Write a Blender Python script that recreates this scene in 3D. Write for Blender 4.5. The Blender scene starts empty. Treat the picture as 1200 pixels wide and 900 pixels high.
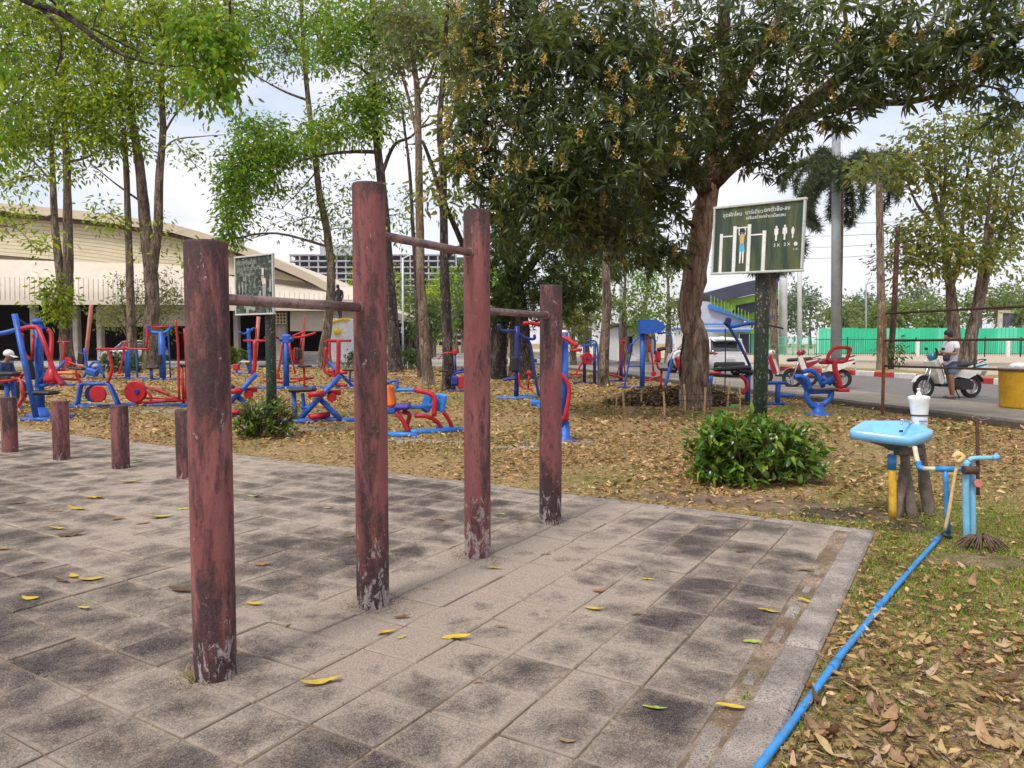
import bpy, bmesh, math, random
import numpy as np
from mathutils import Vector, Matrix, Euler
R = math.radians
rng = np.random.default_rng(7)
random.seed(7)
sc = bpy.context.scene
col = sc.collection
# ------------------------------------------------------------------ camera
PITCH = R(3.17); FPX = 866.0; CAMZ = 1.5
cam = bpy.data.cameras.new('camera'); camo = bpy.data.objects.new('camera', cam); col.objects.link(camo)
camo.location = (0, 0, CAMZ); camo.rotation_euler = (R(90) - PITCH, 0, 0)
cam.sensor_width = 36; cam.lens = FPX / 1200 * 36; cam.clip_start = 0.05; cam.clip_end = 3000
sc.camera = camo
# ------------------------------------------------------------------ sky and sun (bright overcast)
SUN_EL, SUN_AZ = R(56), R(215)      # azimuth measured clockwise from +Y; sun behind and to the left of the viewer
w = bpy.data.worlds.new('World'); sc.world = w; w.use_nodes = True
nt = w.node_tree; nt.nodes.clear()
def WN(t, **k):
    n = nt.nodes.new(t)
    for a, b in k.items(): setattr(n, a, b)
    return n
sky = WN('ShaderNodeTexSky', sky_type='NISHITA'); sky.sun_disc = False
sky.sun_elevation = SUN_EL; sky.sun_rotation = SUN_AZ; sky.air_density = 1.2; sky.dust_density = 2.5
tc = WN('ShaderNodeTexCoord'); mp = WN('ShaderNodeMapping'); mp.inputs['Scale'].default_value = (1, 1, 2.6)
nz = WN('ShaderNodeTexNoise'); nz.inputs['Scale'].default_value = 2.3; nz.inputs['Detail'].default_value = 6; nz.inputs['Roughness'].default_value = .55
rp = WN('ShaderNodeValToRGB'); rp.color_ramp.elements[0].position = .36; rp.color_ramp.elements[1].position = .56
rp.color_ramp.elements[0].color = (.25, .25, .25, 1); rp.color_ramp.elements[1].color = (1, 1, 1, 1)
mx = WN('ShaderNodeMix', data_type='RGBA'); mx.inputs[7].default_value = (5.5, 5.45, 5.95, 1)
bg = WN('ShaderNodeBackground'); bg.inputs[1].default_value = .1; wo = WN('ShaderNodeOutputWorld')
L = nt.links.new
L(tc.outputs['Generated'], mp.inputs[0]); L(mp.outputs[0], nz.inputs['Vector']); L(nz.outputs[0], rp.inputs[0])
L(rp.outputs[0], mx.inputs[0]); L(sky.outputs[0], mx.inputs[6]); L(mx.outputs[2], bg.inputs[0]); L(bg.outputs[0], wo.inputs[0])
sun = bpy.data.lights.new('sun', 'SUN'); sun.energy = 1.5; sun.angle = R(12); sun.color = (1, .95, .87)
suno = bpy.data.objects.new('sun', sun); col.objects.link(suno)
suno.rotation_euler = (R(90) - SUN_EL, 0, -SUN_AZ + math.pi); suno.location = (-10, -10, 30)
sc.view_settings.view_transform = 'Standard'; sc.view_settings.look = 'None'
sc.view_settings.exposure = 0.95; sc.view_settings.gamma = 1
sc.cycles.use_denoising = True; sc.cycles.max_bounces = 6; sc.cycles.transparent_max_bounces = 6
sc.cycles.caustics_reflective = False; sc.cycles.caustics_refractive = False

# ------------------------------------------------------------------ measuring: where a sight line of the photograph meets the place
CAMP = Vector((0, 0, CAMZ))
def ray(px, py):
    return Vector(((px - 600) / FPX, math.cos(PITCH) + math.sin(PITCH) * (450 - py) / FPX, -math.sin(PITCH) + math.cos(PITCH) * (450 - py) / FPX))
def P(px, py, d):
    r = ray(px, py); return CAMP + r * (d / r.y)
def G(px, py, z=0.0):
    r = ray(px, py); return CAMP + r * ((z - CAMZ) / r.z)
TH = R(31.3); GA = Vector((math.cos(TH), -math.sin(TH), 0)); GB = Vector((math.sin(TH), math.cos(TH), 0))
def UV(u, v, z=0): return GA * u + GB * v + Vector((0, 0, z))

# ------------------------------------------------------------------ object helpers
def tag(o, label=None, cat=None, group=None, kind=None):
    if label: o['label'] = label
    if cat: o['category'] = cat
    if group: o['group'] = group
    if kind: o['kind'] = kind
    return o
def thing(name, label, cat, loc=(0, 0, 0), rz=0, group=None):
    o = bpy.data.objects.new(name, None); o.empty_display_size = .2; col.objects.link(o)
    o.location = loc; o.rotation_euler = (0, 0, rz); return tag(o, label, cat, group)
def link(name, me, mat=None, parent=None):
    o = bpy.data.objects.new(name, me); col.objects.link(o)
    if mat is not None and not me.materials: me.materials.append(mat)
    if parent is not None: o.parent = parent
    return o
def catmull(pts, k):
    pts = [Vector(p) for p in pts]
    if k < 2 or len(pts) < 3: return pts
    q = [pts[0] * 2 - pts[1]] + pts + [pts[-1] * 2 - pts[-2]]; out = []
    for i in range(1, len(q) - 2):
        a, b, c, d = q[i - 1:i + 3]
        for j in range(k):
            t = j / k
            out.append(.5 * ((2 * b) + (c - a) * t + (2 * a - 5 * b + 4 * c - d) * t * t + (3 * b - a - 3 * c + d) * t ** 3))
    out.append(pts[-1]); return out
class MB:
    def __init__(s, org=(0, 0, 0)): s.v = []; s.f = []; s.sm = []; s.o = Vector(org)
    def add(s, vs, fs, smooth=False):
        k = len(s.v); s.v += [tuple(Vector(v) - s.o) for v in vs]
        for f in fs: s.f.append([i + k for i in f]); s.sm.append(smooth)
        return s
    def tube(s, pts, r, n=8, sub=1, cap=True, wob=0, rs=None):
        pts = [Vector(p) for p in pts]
        rad = list(r) if isinstance(r, (list, tuple)) else [r] * len(pts)
        if sub > 1 and len(pts) > 2:
            rr = [rad[0]] * 0
            for i in range(len(rad) - 1): rr += [rad[i] + (rad[i + 1] - rad[i]) * j / sub for j in range(sub)]
            rad = rr + [rad[-1]]; pts = catmull(pts, sub)
        t = (pts[1] - pts[0]).normalized(); ref = Vector((0, 0, 1)) if abs(t.z) < .9 else Vector((1, 0, 0))
        u = t.cross(ref).normalized(); vs = []; fs = []
        rs = rs or random
        for i, p in enumerate(pts):
            a = pts[max(i - 1, 0)]; b = pts[min(i + 1, len(pts) - 1)]; t = (b - a)
            t = t.normalized() if t.length > 1e-9 else Vector((0, 0, 1))
            u = (u - t * u.dot(t)); u = u.normalized() if u.length > 1e-6 else t.orthogonal().normalized()
            w_ = t.cross(u)
            for k in range(n):
                an = 2 * math.pi * k / n; q = rad[i] * (1 + (rs.uniform(-wob, wob) if wob else 0))
                vs.append(p + u * math.cos(an) * q + w_ * math.sin(an) * q)
        for i in range(len(pts) - 1):
            for k in range(n):
                a = i * n + k; b = i * n + (k + 1) % n; fs.append((a, b, b + n, a + n))
        s.add(vs, fs, True)
        if cap:
            k0 = len(s.v) - len(vs); m = len(vs) - n
            s.f.append([k0 + i for i in range(n - 1, -1, -1)]); s.sm.append(False)
            s.f.append([k0 + m + i for i in range(n)]); s.sm.append(False)
        return s
    def box(s, c, d, rot=(0, 0, 0), bev=0.0):
        h = Vector(d) * .5; M = Euler(rot).to_matrix() if not isinstance(rot, Matrix) else rot; c = Vector(c)
        b = min(bev, min(h) * .9)
        if b <= 0:
            vs = [c + M @ Vector((x * h.x, y * h.y, z * h.z)) for x in (-1, 1) for y in (-1, 1) for z in (-1, 1)]
            return s.add(vs, [(0, 1, 3, 2), (4, 6, 7, 5), (0, 4, 5, 1), (2, 3, 7, 6), (0, 2, 6, 4), (1, 5, 7, 3)])
        vs = []; idx = {}
        for x in (-1, 1):
            for y in (-1, 1):
                for z in (-1, 1):
                    for ax in range(3):
                        q = Vector((x * (h.x - b), y * (h.y - b), z * (h.z - b))); q[ax] = (x, y, z)[ax] * h[ax]
                        idx[(x, y, z, ax)] = len(vs); vs.append(c + M @ q)
        fs = []; I = idx
        def quad(l, nrm):
            a, b_, c_ = [Vector(vs[i]) for i in l[:3]]
            if (b_ - a).cross(c_ - a).dot(M @ Vector(nrm)) < 0: l = l[::-1]
            fs.append(tuple(l))
        for ax in range(3):
            o1, o2 = (ax + 1) % 3, (ax + 2) % 3
            for sg in (-1, 1):
                l = []
                for (p, q) in ((-1, -1), (1, -1), (1, 1), (-1, 1)):
                    k = [0, 0, 0]; k[ax] = sg; k[o1] = p; k[o2] = q; l.append(I[tuple(k) + (ax,)])
                n = [0, 0, 0]; n[ax] = sg; quad(l, n)
            for p in (-1, 1):
                for q in (-1, 1):
                    k1 = [0, 0, 0]; k1[ax] = -1; k1[o1] = p; k1[o2] = q; k2 = list(k1); k2[ax] = 1
                    n = [0, 0, 0]; n[o1] = p; n[o2] = q
                    quad([I[tuple(k1) + (o1,)], I[tuple(k2) + (o1,)], I[tuple(k2) + (o2,)], I[tuple(k1) + (o2,)]], n)
        for x in (-1, 1):
            for y in (-1, 1):
                for z in (-1, 1): quad([I[(x, y, z, 0)], I[(x, y, z, 1)], I[(x, y, z, 2)]], (x, y, z))
        return s.add(vs, fs)
    def lathe(s, prof, c=(0, 0, 0), ax=(0, 0, 1), n=20, smooth=True, sx=1, sy=1, cap=True):
        ax = Vector(ax).normalized(); u = ax.orthogonal().normalized()
        if abs(ax.z) > .99: u = Vector((1, 0, 0))
        w_ = ax.cross(u); c = Vector(c); vs = []; fs = []
        for (r, z) in prof:
            for k in range(n):
                a = 2 * math.pi * k / n; vs.append(c + ax * z + u * (math.cos(a) * r * sx) + w_ * (math.sin(a) * r * sy))
        for i in range(len(prof) - 1):
            for k in range(n):
                a = i * n + k; b = i * n + (k + 1) % n; fs.append((a, b, b + n, a + n))
        s.add(vs, fs, smooth); k0 = len(s.v) - len(vs); m = len(vs) - n
        if cap and prof[0][0] > 1e-5: s.f.append([k0 + i for i in range(n - 1, -1, -1)]); s.sm.append(False)
        if cap and prof[-1][0] > 1e-5: s.f.append([k0 + m + i for i in range(n)]); s.sm.append(False)
        return s
    def disc(s, c, ax, r, t, n=20):     # a wheel-like disc of thickness t with rounded rim
        return s.lathe([(r * .9, -t / 2), (r, -t / 4), (r, t / 4), (r * .9, t / 2)], c, ax, n)
    def prism(s, poly, ext):              # poly: planar 3D points, ext: extrusion vector
        poly = [Vector(p) for p in poly]; ext = Vector(ext); n = len(poly)
        vs = poly + [p + ext for p in poly]
        nrm = Vector((0, 0, 0))
        for i in range(n): nrm += poly[i].cross(poly[(i + 1) % n])
        flip = nrm.dot(ext) > 0
        fs = [tuple(range(n)), tuple(range(2 * n - 1, n - 1, -1))] + [(i, i + n, (i + 1) % n + n, (i + 1) % n) for i in range(n)]
        if flip: fs = [f[::-1] for f in fs]
        return s.add(vs, fs)
    def sheet(s, rows):                   # grid of points -> smooth quads
        m = len(rows[0]); vs = [p for r_ in rows for p in r_]
        fs = [(i * m + j, i * m + j + 1, (i + 1) * m + j + 1, (i + 1) * m + j) for i in range(len(rows) - 1) for j in range(m - 1)]
        return s.add(vs, fs, True)
    def mesh(s, name):
        me = bpy.data.meshes.new(name); me.from_pydata(s.v, [], s.f); me.polygons.foreach_set('use_smooth', s.sm); me.update(); return me
    def build(s, name, mat, parent=None, label=None, cat=None, group=None, kind=None, loc=None):
        o = link(name, s.mesh(name), mat, parent)
        if loc is not None: o.location = loc
        return tag(o, label, cat, group, kind)
def npmesh(name, V, F):                   # numpy verts (n,3), faces (m,k) -> mesh
    me = bpy.data.meshes.new(name); V = np.ascontiguousarray(V, dtype=np.float32); F = np.ascontiguousarray(F, dtype=np.int32); k = F.shape[1]
    me.vertices.add(len(V)); me.vertices.foreach_set('co', V.ravel())
    me.loops.add(F.size); me.loops.foreach_set('vertex_index', F.ravel())
    me.polygons.add(len(F)); me.polygons.foreach_set('loop_start', np.arange(0, F.size, k, dtype=np.int32))
    me.update(calc_edges=True); return me
def nrm(a): return a / np.maximum(np.linalg.norm(a, axis=-1, keepdims=True), 1e-9)
def leafmesh(name, C, D, Nn, Ln, Wd, bend=.25, fold=.18):
    """leaves: base C, axis D, face normal Nn, length, width; each a folded, drooping blade of 6 triangles"""
    D = nrm(D); S = nrm(np.cross(D, Nn)); U = np.cross(S, D); Ln = Ln[:, None]; Wd = Wd[:, None]; n = len(C)
    def pt(t, w_, up): return C + D * (Ln * t) + S * (Wd * w_) + U * (Ln * up)
    v = np.stack([C, pt(.33, .46, .06 - bend * .1 + fold * .25), pt(.36, 0, .06 - bend * .1), pt(.33, -.46, .06 - bend * .1 + fold * .25),
                  pt(.7, .33, -bend * .45 + fold * .15), pt(.7, 0, -bend * .45), pt(.7, -.33, -bend * .45 + fold * .15), pt(1, 0, -bend)], 1).reshape(-1, 3)
    f = np.array([(0, 2, 1), (0, 3, 2), (1, 2, 5), (1, 5, 4), (2, 3, 6), (2, 6, 5), (4, 5, 7), (5, 6, 7)])
    F = (f[None] + (np.arange(n) * 8)[:, None, None]).reshape(-1, 3)
    return npmesh(name, v, F)
def rnd_unit(n): return nrm(rng.normal(size=(n, 3)))
# ------------------------------------------------------------------ procedural materials
class NT:
    def __init__(s, name):
        s.m = bpy.data.materials.new(name); s.m.use_nodes = True; s.t = s.m.node_tree; s.t.nodes.clear()
        s.out = s.t.nodes.new('ShaderNodeOutputMaterial')
    def n(s, t, ins=None, **k):
        x = s.t.nodes.new(t)
        for a, b in k.items(): setattr(x, a, b)
        for a, b in (ins or {}).items():
            if isinstance(b, bpy.types.NodeSocket): s.t.links.new(b, x.inputs[a])
            else: x.inputs[a].default_value = b
        return x
    def pos(s, sc_=(1, 1, 1), rot=(0, 0, 0), src='pos'):
        if src == 'pos': o = s.n('ShaderNodeNewGeometry').outputs['Position']
        else: o = s.n('ShaderNodeTexCoord').outputs[src]
        return s.n('ShaderNodeMapping', {'Vector': o, 'Scale': sc_, 'Rotation': rot}).outputs[0]
    def noise(s, vec, scale, det=4, rough=.6, dist=0): return s.n('ShaderNodeTexNoise', {'Vector': vec, 'Scale': scale, 'Detail': det, 'Roughness': rough, 'Distortion': dist}).outputs[0]
    def ramp(s, fac, stops, interp='LINEAR'):
        x = s.n('ShaderNodeValToRGB', {'Fac': fac}); cr = x.color_ramp; cr.interpolation = interp
        while len(cr.elements) < len(stops): cr.elements.new(.5)
        for e, (p, c) in zip(cr.elements, stops): e.position = p; e.color = (c, c, c, 1) if isinstance(c, (int, float)) else tuple(c) + (1,)
        return x.outputs[0]
    def mix(s, fac, a, b, bt='MIX'):
        x = s.n('ShaderNodeMix', data_type='RGBA', blend_type=bt)
        for i, q in ((0, fac), (6, a), (7, b)):
            if isinstance(q, bpy.types.NodeSocket): s.t.links.new(q, x.inputs[i])
            else: x.inputs[i].default_value = q if i == 0 else tuple(q) + (1,)
        return x.outputs[2]
    def math(s, op, a, b=0.0, c=None):
        ins = {0: a, 1: b}
        if c is not None: ins[2] = c
        return s.n('ShaderNodeMath', ins, operation=op).outputs[0]
    def bsdf(s, colr, rough=.6, bump=None, bs=.3, bd=.01, metal=0, spec=.5, coat=0, trans=0):
        b = s.n('ShaderNodeBsdfPrincipled', {'Roughness': rough, 'Metallic': metal, 'Specular IOR Level': spec, 'Coat Weight': coat, 'Transmission Weight': trans})
        if isinstance(colr, bpy.types.NodeSocket): s.t.links.new(colr, b.inputs['Base Color'])
        else: b.inputs['Base Color'].default_value = tuple(colr) + (1,)
        if bump is not None:
            bn = s.n('ShaderNodeBump', {'Height': bump, 'Strength': bs, 'Distance': bd}); s.t.links.new(bn.outputs[0], b.inputs['Normal'])
        s.t.links.new(b.outputs[0], s.out.inputs[0]); return b
def paint(name, c, rough=.4, dirt=(.12, .1, .08), amt=.35, scale=6, var=.18, bump=.15, metal=0, spec=.5, coat=0):
    """a solid colour with uneven tone, patches of dirt or rust, fine relief"""
    t = NT(name); p = t.pos()
    n1 = t.noise(p, scale, 5, .65); n2 = t.noise(p, scale * 5.3, 4, .7)
    base = t.mix(t.ramp(n1, [(.3, 0), (.7, 1)]), tuple(x * (1 - var) for x in c), tuple(min(1, x * (1 + var)) for x in c))
    m = t.math('MULTIPLY', t.ramp(n2, [(.52, 0), (.72, 1)]), amt)
    colr = t.mix(m, base, dirt)
    t.bsdf(colr, t.ramp(n2, [(.3, max(.05, rough - .08)), (.75, min(1, rough + .25))]), n2, bump, .004, metal, spec, coat)
    return t.m
M = {}
M['blue'] = paint('blue_paint', (.012, .10, .46), .42, (.06, .035, .025), .7, 7, .3)
M['lblue'] = paint('sky_blue_paint', (.018, .18, .6), .4, (.07, .06, .05), .6, 7, .28)
M['dblue'] = paint('dark_blue_paint', (.01, .03, .21), .38, (.03, .02, .02), .35)
M['red'] = paint('red_paint', (.46, .008, .018), .4, (.11, .03, .02), .7, 7, .28)
M['pink'] = paint('faded_red_paint', (.6, .2, .16), .5, (.2, .1, .07), .45)
M['black'] = paint('black_pad', (.012, .012, .014), .5, (.1, .09, .08), .3)
M['orange'] = paint('orange_pad', (.8, .16, .02), .5, (.2, .1, .05), .3)
M['purple'] = paint('violet_pad', (.05, .03, .33), .5, (.1, .1, .1), .25)
M['yellow'] = paint('yellow_paint', (.72, .43, .025), .5, (.2, .15, .08), .35)
M['white'] = paint('white_paint', (.72, .72, .7), .45, (.3, .27, .23), .3)
M['steel'] = paint('worn_steel', (.22, .2, .19), .42, (.08, .04, .025), .75, 9, metal=.6)
M['barsteel'] = paint('bar_steel', (.26, .17, .16), .36, (.03, .022, .02), .95, 6, .45, metal=.4)
M['rust'] = paint('rusty_pipe', (.10, .05, .035), .75, (.03, .018, .012), .7, 8, .4)
M['rustor'] = paint('orange_rust', (.26, .12, .045), .8, (.07, .035, .02), .8, 5, .4)
M['rubber'] = paint('tyre_rubber', (.015, .015, .016), .75, (.12, .11, .1), .25)
M['dark'] = paint('dark_plastic', (.02, .02, .022), .5, (.1, .1, .1), .2)
M['chrome'] = paint('chrome_metal', (.55, .55, .56), .2, (.1, .1, .1), .2, metal=.9)
M['alloy'] = paint('alloy_wheel', (.42, .42, .43), .35, (.1, .1, .1), .35, metal=.6)
M['sinkblue'] = paint('basin_glaze', (.2, .50, .82), .22, (.22, .28, .3), .3, 4, .08, .05, coat=.4)
M['sinkgrey'] = paint('basin_underside', (.10, .15, .16), .6, (.03, .03, .03), .6)
M['pvc'] = paint('blue_pipe_plastic', (.022, .23, .56), .5, (.2, .18, .14), .85, 8, .3)
M['pvcpale'] = paint('pale_blue_pipe', (.17, .45, .66), .42, (.4, .45, .45), .45, 9, .2)
M['pvcyel'] = paint('yellow_pipe_plastic', (.66, .4, .04), .45, (.16, .1, .05), .6, 9, .3)
M['pvcwhite'] = paint('cream_pipe_plastic', (.62, .55, .4), .45, (.25, .2, .14), .5)
M['jug'] = paint('white_jug_plastic', (.78, .78, .76), .35, (.45, .43, .4), .3)
M['rope'] = paint('pale_rope', (.62, .46, .2), .9, (.25, .18, .1), .5, 20)
M['wood'] = None
M['bamboo'] = paint('bamboo_cane', (.5, .34, .15), .6, (.16, .1, .05), .5, 10, .25)
M['carpaint'] = paint('pearl_car_paint', (.74, .74, .73), .18, (.5, .48, .45), .12, 2, .04, .02, coat=.6)
M['redlens'] = paint('red_lamp_lens', (.35, .01, .015), .12, (.1, 0, 0), .1, coat=.5)
M['bikered'] = paint('maroon_fairing', (.33, .012, .035), .22, (.1, .05, .05), .2, coat=.5)
M['bikewhite'] = paint('cream_fairing', (.68, .67, .6), .22, (.3, .28, .25), .2, coat=.5)
M['biketeal'] = paint('teal_fairing', (.012, .16, .28), .22, (.05, .08, .1), .2, coat=.5)
M['bikecyan'] = paint('cyan_fairing', (.06, .42, .62), .25, (.1, .1, .1), .2, coat=.5)
M['skin'] = paint('skin', (.30, .15, .085), .55, (.2, .09, .05), .25, 20, .1)
M['hair'] = paint('black_hair', (.012, .01, .009), .5, (.03, .02, .02), .3, 40)
M['tshirt'] = paint('white_cotton', (.72, .72, .76), .9, (.5, .5, .55), .3, 9, .06)
M['denim'] = paint('blue_denim', (.13, .18, .29), .9, (.06, .08, .14), .5, 14, .25)
M['navy'] = paint('navy_cloth', (.045, .075, .2), .9, (.02, .03, .08), .4)
M['hall'] = paint('cream_cladding', (.56, .48, .37), .6, (.42, .33, .23), .45, .7, .08)
M['hallroof'] = paint('cream_roof_sheet', (.62, .52, .4), .55, (.48, .39, .3), .4, .5, .08)
M['halllouvre'] = paint('yellow_cream_louvre', (.68, .6, .42), .6, (.54, .46, .32), .4, .8, .08)
M['hallpale'] = paint('pale_curved_cladding', (.6, .535, .45), .55, (.45, .38, .3), .35, .5, .06)
M['shade'] = paint('dark_shade_brown', (.09, .055, .04), .8, (.04, .03, .02), .4)  # dark brown; on the hall it paints the shade under the eave
M['interior'] = paint('shaded_interior_wall', (.06, .05, .045), .9, (.03, .02, .02), .4)  # dark tone puts the shade of the open ground floor into the colour
M['colm'] = paint('grey_column', (.42, .38, .33), .8, (.2, .17, .14), .5, 2)
M['conc'] = paint('grey_concrete', (.27, .25, .23), .9, (.12, .11, .1), .6, 2.5, .2, .4)
M['slabconc'] = paint('pavement_concrete', (.25, .215, .17), .9, (.11, .09, .07), .7, 1.6, .25, .5)
M['darkconc'] = paint('dark_concrete', (.10, .085, .07), .9, (.04, .035, .03), .7, 3, .3, .5)  # darker concrete for the sidewalk's side face
M['frame'] = paint('building_frame', (.4, .41, .46), .9, (.3, .31, .35), .4, .2)
M['void'] = paint('building_void', (.09, .10, .14), .9, (.03, .03, .04), .4, .3)
M['mast'] = paint('grey_mast', (.27, .29, .31), .55, (.18, .18, .18), .4, 1.5)
M['pylon'] = paint('white_column', (.62, .64, .66), .5, (.4, .4, .4), .35, .6)
M['hoard'] = paint('green_hoarding', (.03, .50, .27), .6, (.12, .55, .38), .5, .35, .12)
M['hoard2'] = paint('green_hoarding_pale', (.10, .58, .38), .6, (.05, .5, .3), .5, .35, .12)
M['lime'] = paint('lime_green_panel', (.2, .36, .03), .5, (.1, .2, .02), .4, .4)
M['roofnavy'] = paint('navy_roof_underside', (.045, .05, .085), .6, (.03, .03, .05), .4, .3)
M['wallgrey'] = paint('pale_lavender_wall', (.45, .46, .55), .7, (.35, .36, .42), .4, .5)
M['stairblue'] = paint('blue_stair', (.03, .17, .6), .45, (.03, .1, .3), .3, .6)
M['tan'] = paint('terracotta_wall', (.46, .3, .18), .8, (.3, .2, .13), .4, .5)
M['iron'] = paint('black_iron', (.025, .027, .03), .6, (.06, .04, .03), .4)
M['bronze'] = paint('dark_bronze', (.05, .045, .05), .4, (.02, .02, .02), .4, metal=.5)
M['garland'] = paint('yellow_garland', (.85, .55, .02), .8, (.6, .35, .02), .4, 12, .2)
M['kerbred'] = paint('red_kerb_paint', (.42, .03, .035), .7, (.2, .12, .1), .5, 3)
M['kerbwhite'] = paint('white_kerb_paint', (.62, .6, .57), .7, (.3, .27, .24), .5, 3)
M['line'] = paint('road_line_paint', (.55, .54, .5), .8, (.25, .24, .22), .7, 3)
M['bin'] = paint('yellow_bin_paint', (.58, .33, .015), .6, (.2, .12, .04), .55, 2.5, .2)
M['stem'] = paint('brown_stem', (.12, .075, .05), .85, (.05, .03, .02), .5)
M['signpole'] = None
def glass(name, c=(.02, .025, .03)):
    t = NT(name); t.bsdf(c, .06, None, spec=.8, coat=.5); return t.m
M['glass'] = glass('tinted_glass')
def bark(name, c1, c2, c3, scale=5, lich=.0, red=None):
    t = NT(name); p = t.pos((1, 1, .22)); n1 = t.noise(p, scale, 7, .75, .9); n2 = t.noise(t.pos((1, 1, .5)), scale * 3.1, 6, .75, .4)
    n3 = t.noise(t.pos((1, 1, .7)), 1.5, 5, .65); vo = t.n('ShaderNodeTexVoronoi', {'Vector': t.pos((1, 1, .25)), 'Scale': scale * 2.2}, feature='DISTANCE_TO_EDGE').outputs[0]
    c = t.ramp(n1, [(.38, c1), (.5, c2), (.61, c3)])
    if red: c = t.mix(t.ramp(t.n('ShaderNodeSeparateXYZ', {0: t.n('ShaderNodeTexCoord').outputs['Generated']}).outputs[2], [(.42, 0), (.6, .85)]), c, t.mix(.55, c, red))
    c = t.mix(t.ramp(n3, [(.48, 0), (.62, .45)]), c, tuple(x * .4 for x in c2))
    if lich: c = t.mix(t.math('MULTIPLY', t.ramp(n2, [(.56, 0), (.64, 1)]), lich), c, (.46, .41, .33))
    c = t.mix(t.ramp(vo, [(.015, .45), (.07, 0)]), c, tuple(x * .5 for x in c1))
    t.bsdf(c, .9, t.math('ADD', t.math('ADD', n1, t.math('MULTIPLY', n2, .6)), t.ramp(vo, [(.0, 0), (.12, .35)])), 1, .07); return t.m
M['bark'] = bark('grey_brown_bark', (.04, .027, .02), (.17, .12, .085), (.36, .27, .19), 4, .4)
M['barkdark'] = bark('dark_bark', (.012, .008, .007), (.05, .033, .026), (.15, .11, .085), 4, .5)
M['barkpale'] = bark('pale_bark', (.09, .06, .04), (.24, .17, .115), (.36, .28, .2), 4, .2)
M['barkmango'] = bark('mango_bark', (.09, .05, .035), (.3, .2, .14), (.55, .42, .31), 3.2, .35, (.17, .065, .04))  # upper trunk mixed redder and darker, its shade put into the bark colour
M['barkred'] = bark('reddish_limb_bark', (.025, .01, .008), (.10, .042, .028), (.2, .1, .07), 4, .1)
M['wood'] = paint('weathered_timber', (.17, .13, .105), .9, (.05, .036, .03), .8, 13, .4, .6)
def leaf(name, cols, rough=.45, trans=.3, spec=.4):
    t = NT(name); g = t.n('ShaderNodeNewGeometry'); k = len(cols)
    c = t.ramp(g.outputs['Random Per Island'], [((i + .5) / k, cc) for i, cc in enumerate(cols)])
    n = t.noise(t.pos(), .55, 3, .6)
    c = t.mix(t.ramp(n, [(.35, .0), (.65, .4)]), c, t.mix(.5, c, (1, 1, .6), 'MULTIPLY'))
    b = t.bsdf(c, rough, None, spec=spec)
    tr = t.n('ShaderNodeBsdfTranslucent', {'Color': t.mix(.5, c, (.5, .6, .08))}); ms = t.n('ShaderNodeMixShader', {0: trans})
    t.t.links.new(b.outputs[0], ms.inputs[1]); t.t.links.new(tr.outputs[0], ms.inputs[2]); t.t.links.new(ms.outputs[0], t.out.inputs[0])
    return t.m
M['lfmango'] = leaf('mango_leaf', [(.014, .03, .014), (.035, .065, .022), (.07, .11, .032), (.02, .036, .02), (.15, .19, .035), (.016, .032, .016), (.13, .18, .045), (.010, .02, .011), (.05, .09, .03)], .34, .22, .5)
M['lfflower'] = leaf('mango_blossom', [(.5, .3, .08), (.58, .4, .12), (.36, .19, .07), (.5, .44, .12)], .8, .2)
M['lflime'] = leaf('lime_leaf', [(.24, .37, .004), (.38, .48, .006), (.14, .27, .004), (.5, .55, .010), (.07, .15, .004), (.02, .05, .004), (.18, .3, .004)], .5, .38, .25)  # darkest stops put shadow among the leaves into the colour
M['lfmid'] = leaf('mid_green_leaf', [(.07, .21, .004), (.13, .32, .006), (.22, .4, .008), (.035, .11, .004), (.36, .48, .010), (.012, .04, .004), (.08, .22, .004)], .5, .38, .25)  # the near black greens paint shadow inside the crown
M['lfdark'] = leaf('deep_green_leaf', [(.02, .05, .012), (.035, .08, .016), (.06, .12, .02)], .4, .25)
M['lfolive'] = leaf('olive_leaf', [(.08, .12, .022), (.13, .16, .026), (.24, .22, .035), (.05, .085, .018), (.34, .26, .04), (.07, .1, .03)], .5, .38)
M['lfgrey'] = leaf('grey_green_leaf', [(.10, .13, .06), (.15, .17, .09), (.07, .10, .04), (.2, .2, .1)], .55, .3)
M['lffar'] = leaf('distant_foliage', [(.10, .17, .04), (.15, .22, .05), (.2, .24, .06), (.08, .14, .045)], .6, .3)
M['lffar2'] = leaf('haze_tinted_foliage', [(.10, .16, .10), (.14, .2, .13), (.19, .23, .14), (.07, .11, .08)], .6, .25)  # blue green tone puts the distance haze into the leaf colour
M['lfpalm'] = leaf('palm_leaf', [(.03, .06, .03), (.06, .09, .05), (.1, .12, .08), (.045, .06, .05)], .45, .2)
M['lfbush'] = leaf('shrub_leaf', [(.04, .12, .014), (.08, .2, .02), (.15, .3, .03), (.035, .11, .014), (.3, .4, .045), (.02, .06, .012)], .28, .3, .6)
M['lfbush2'] = leaf('croton_leaf', [(.03, .1, .015), (.1, .2, .02), (.22, .28, .035), (.05, .1, .02), (.16, .09, .05), (.02, .05, .012)], .35, .22, .6)
M['litter'] = leaf('dry_leaf_litter', [(.44, .27, .12), (.56, .37, .18), (.26, .14, .065), (.66, .48, .27), (.11, .055, .028), (.5, .31, .11), (.36, .19, .09), (.05, .028, .015), (.2, .1, .05)], .75, .12, .2)
M['litterbig'] = leaf('dry_fallen_leaf', [(.42, .25, .12), (.52, .34, .19), (.3, .17, .08), (.58, .42, .27), (.22, .12, .06)], .6, .12, .3)
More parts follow.
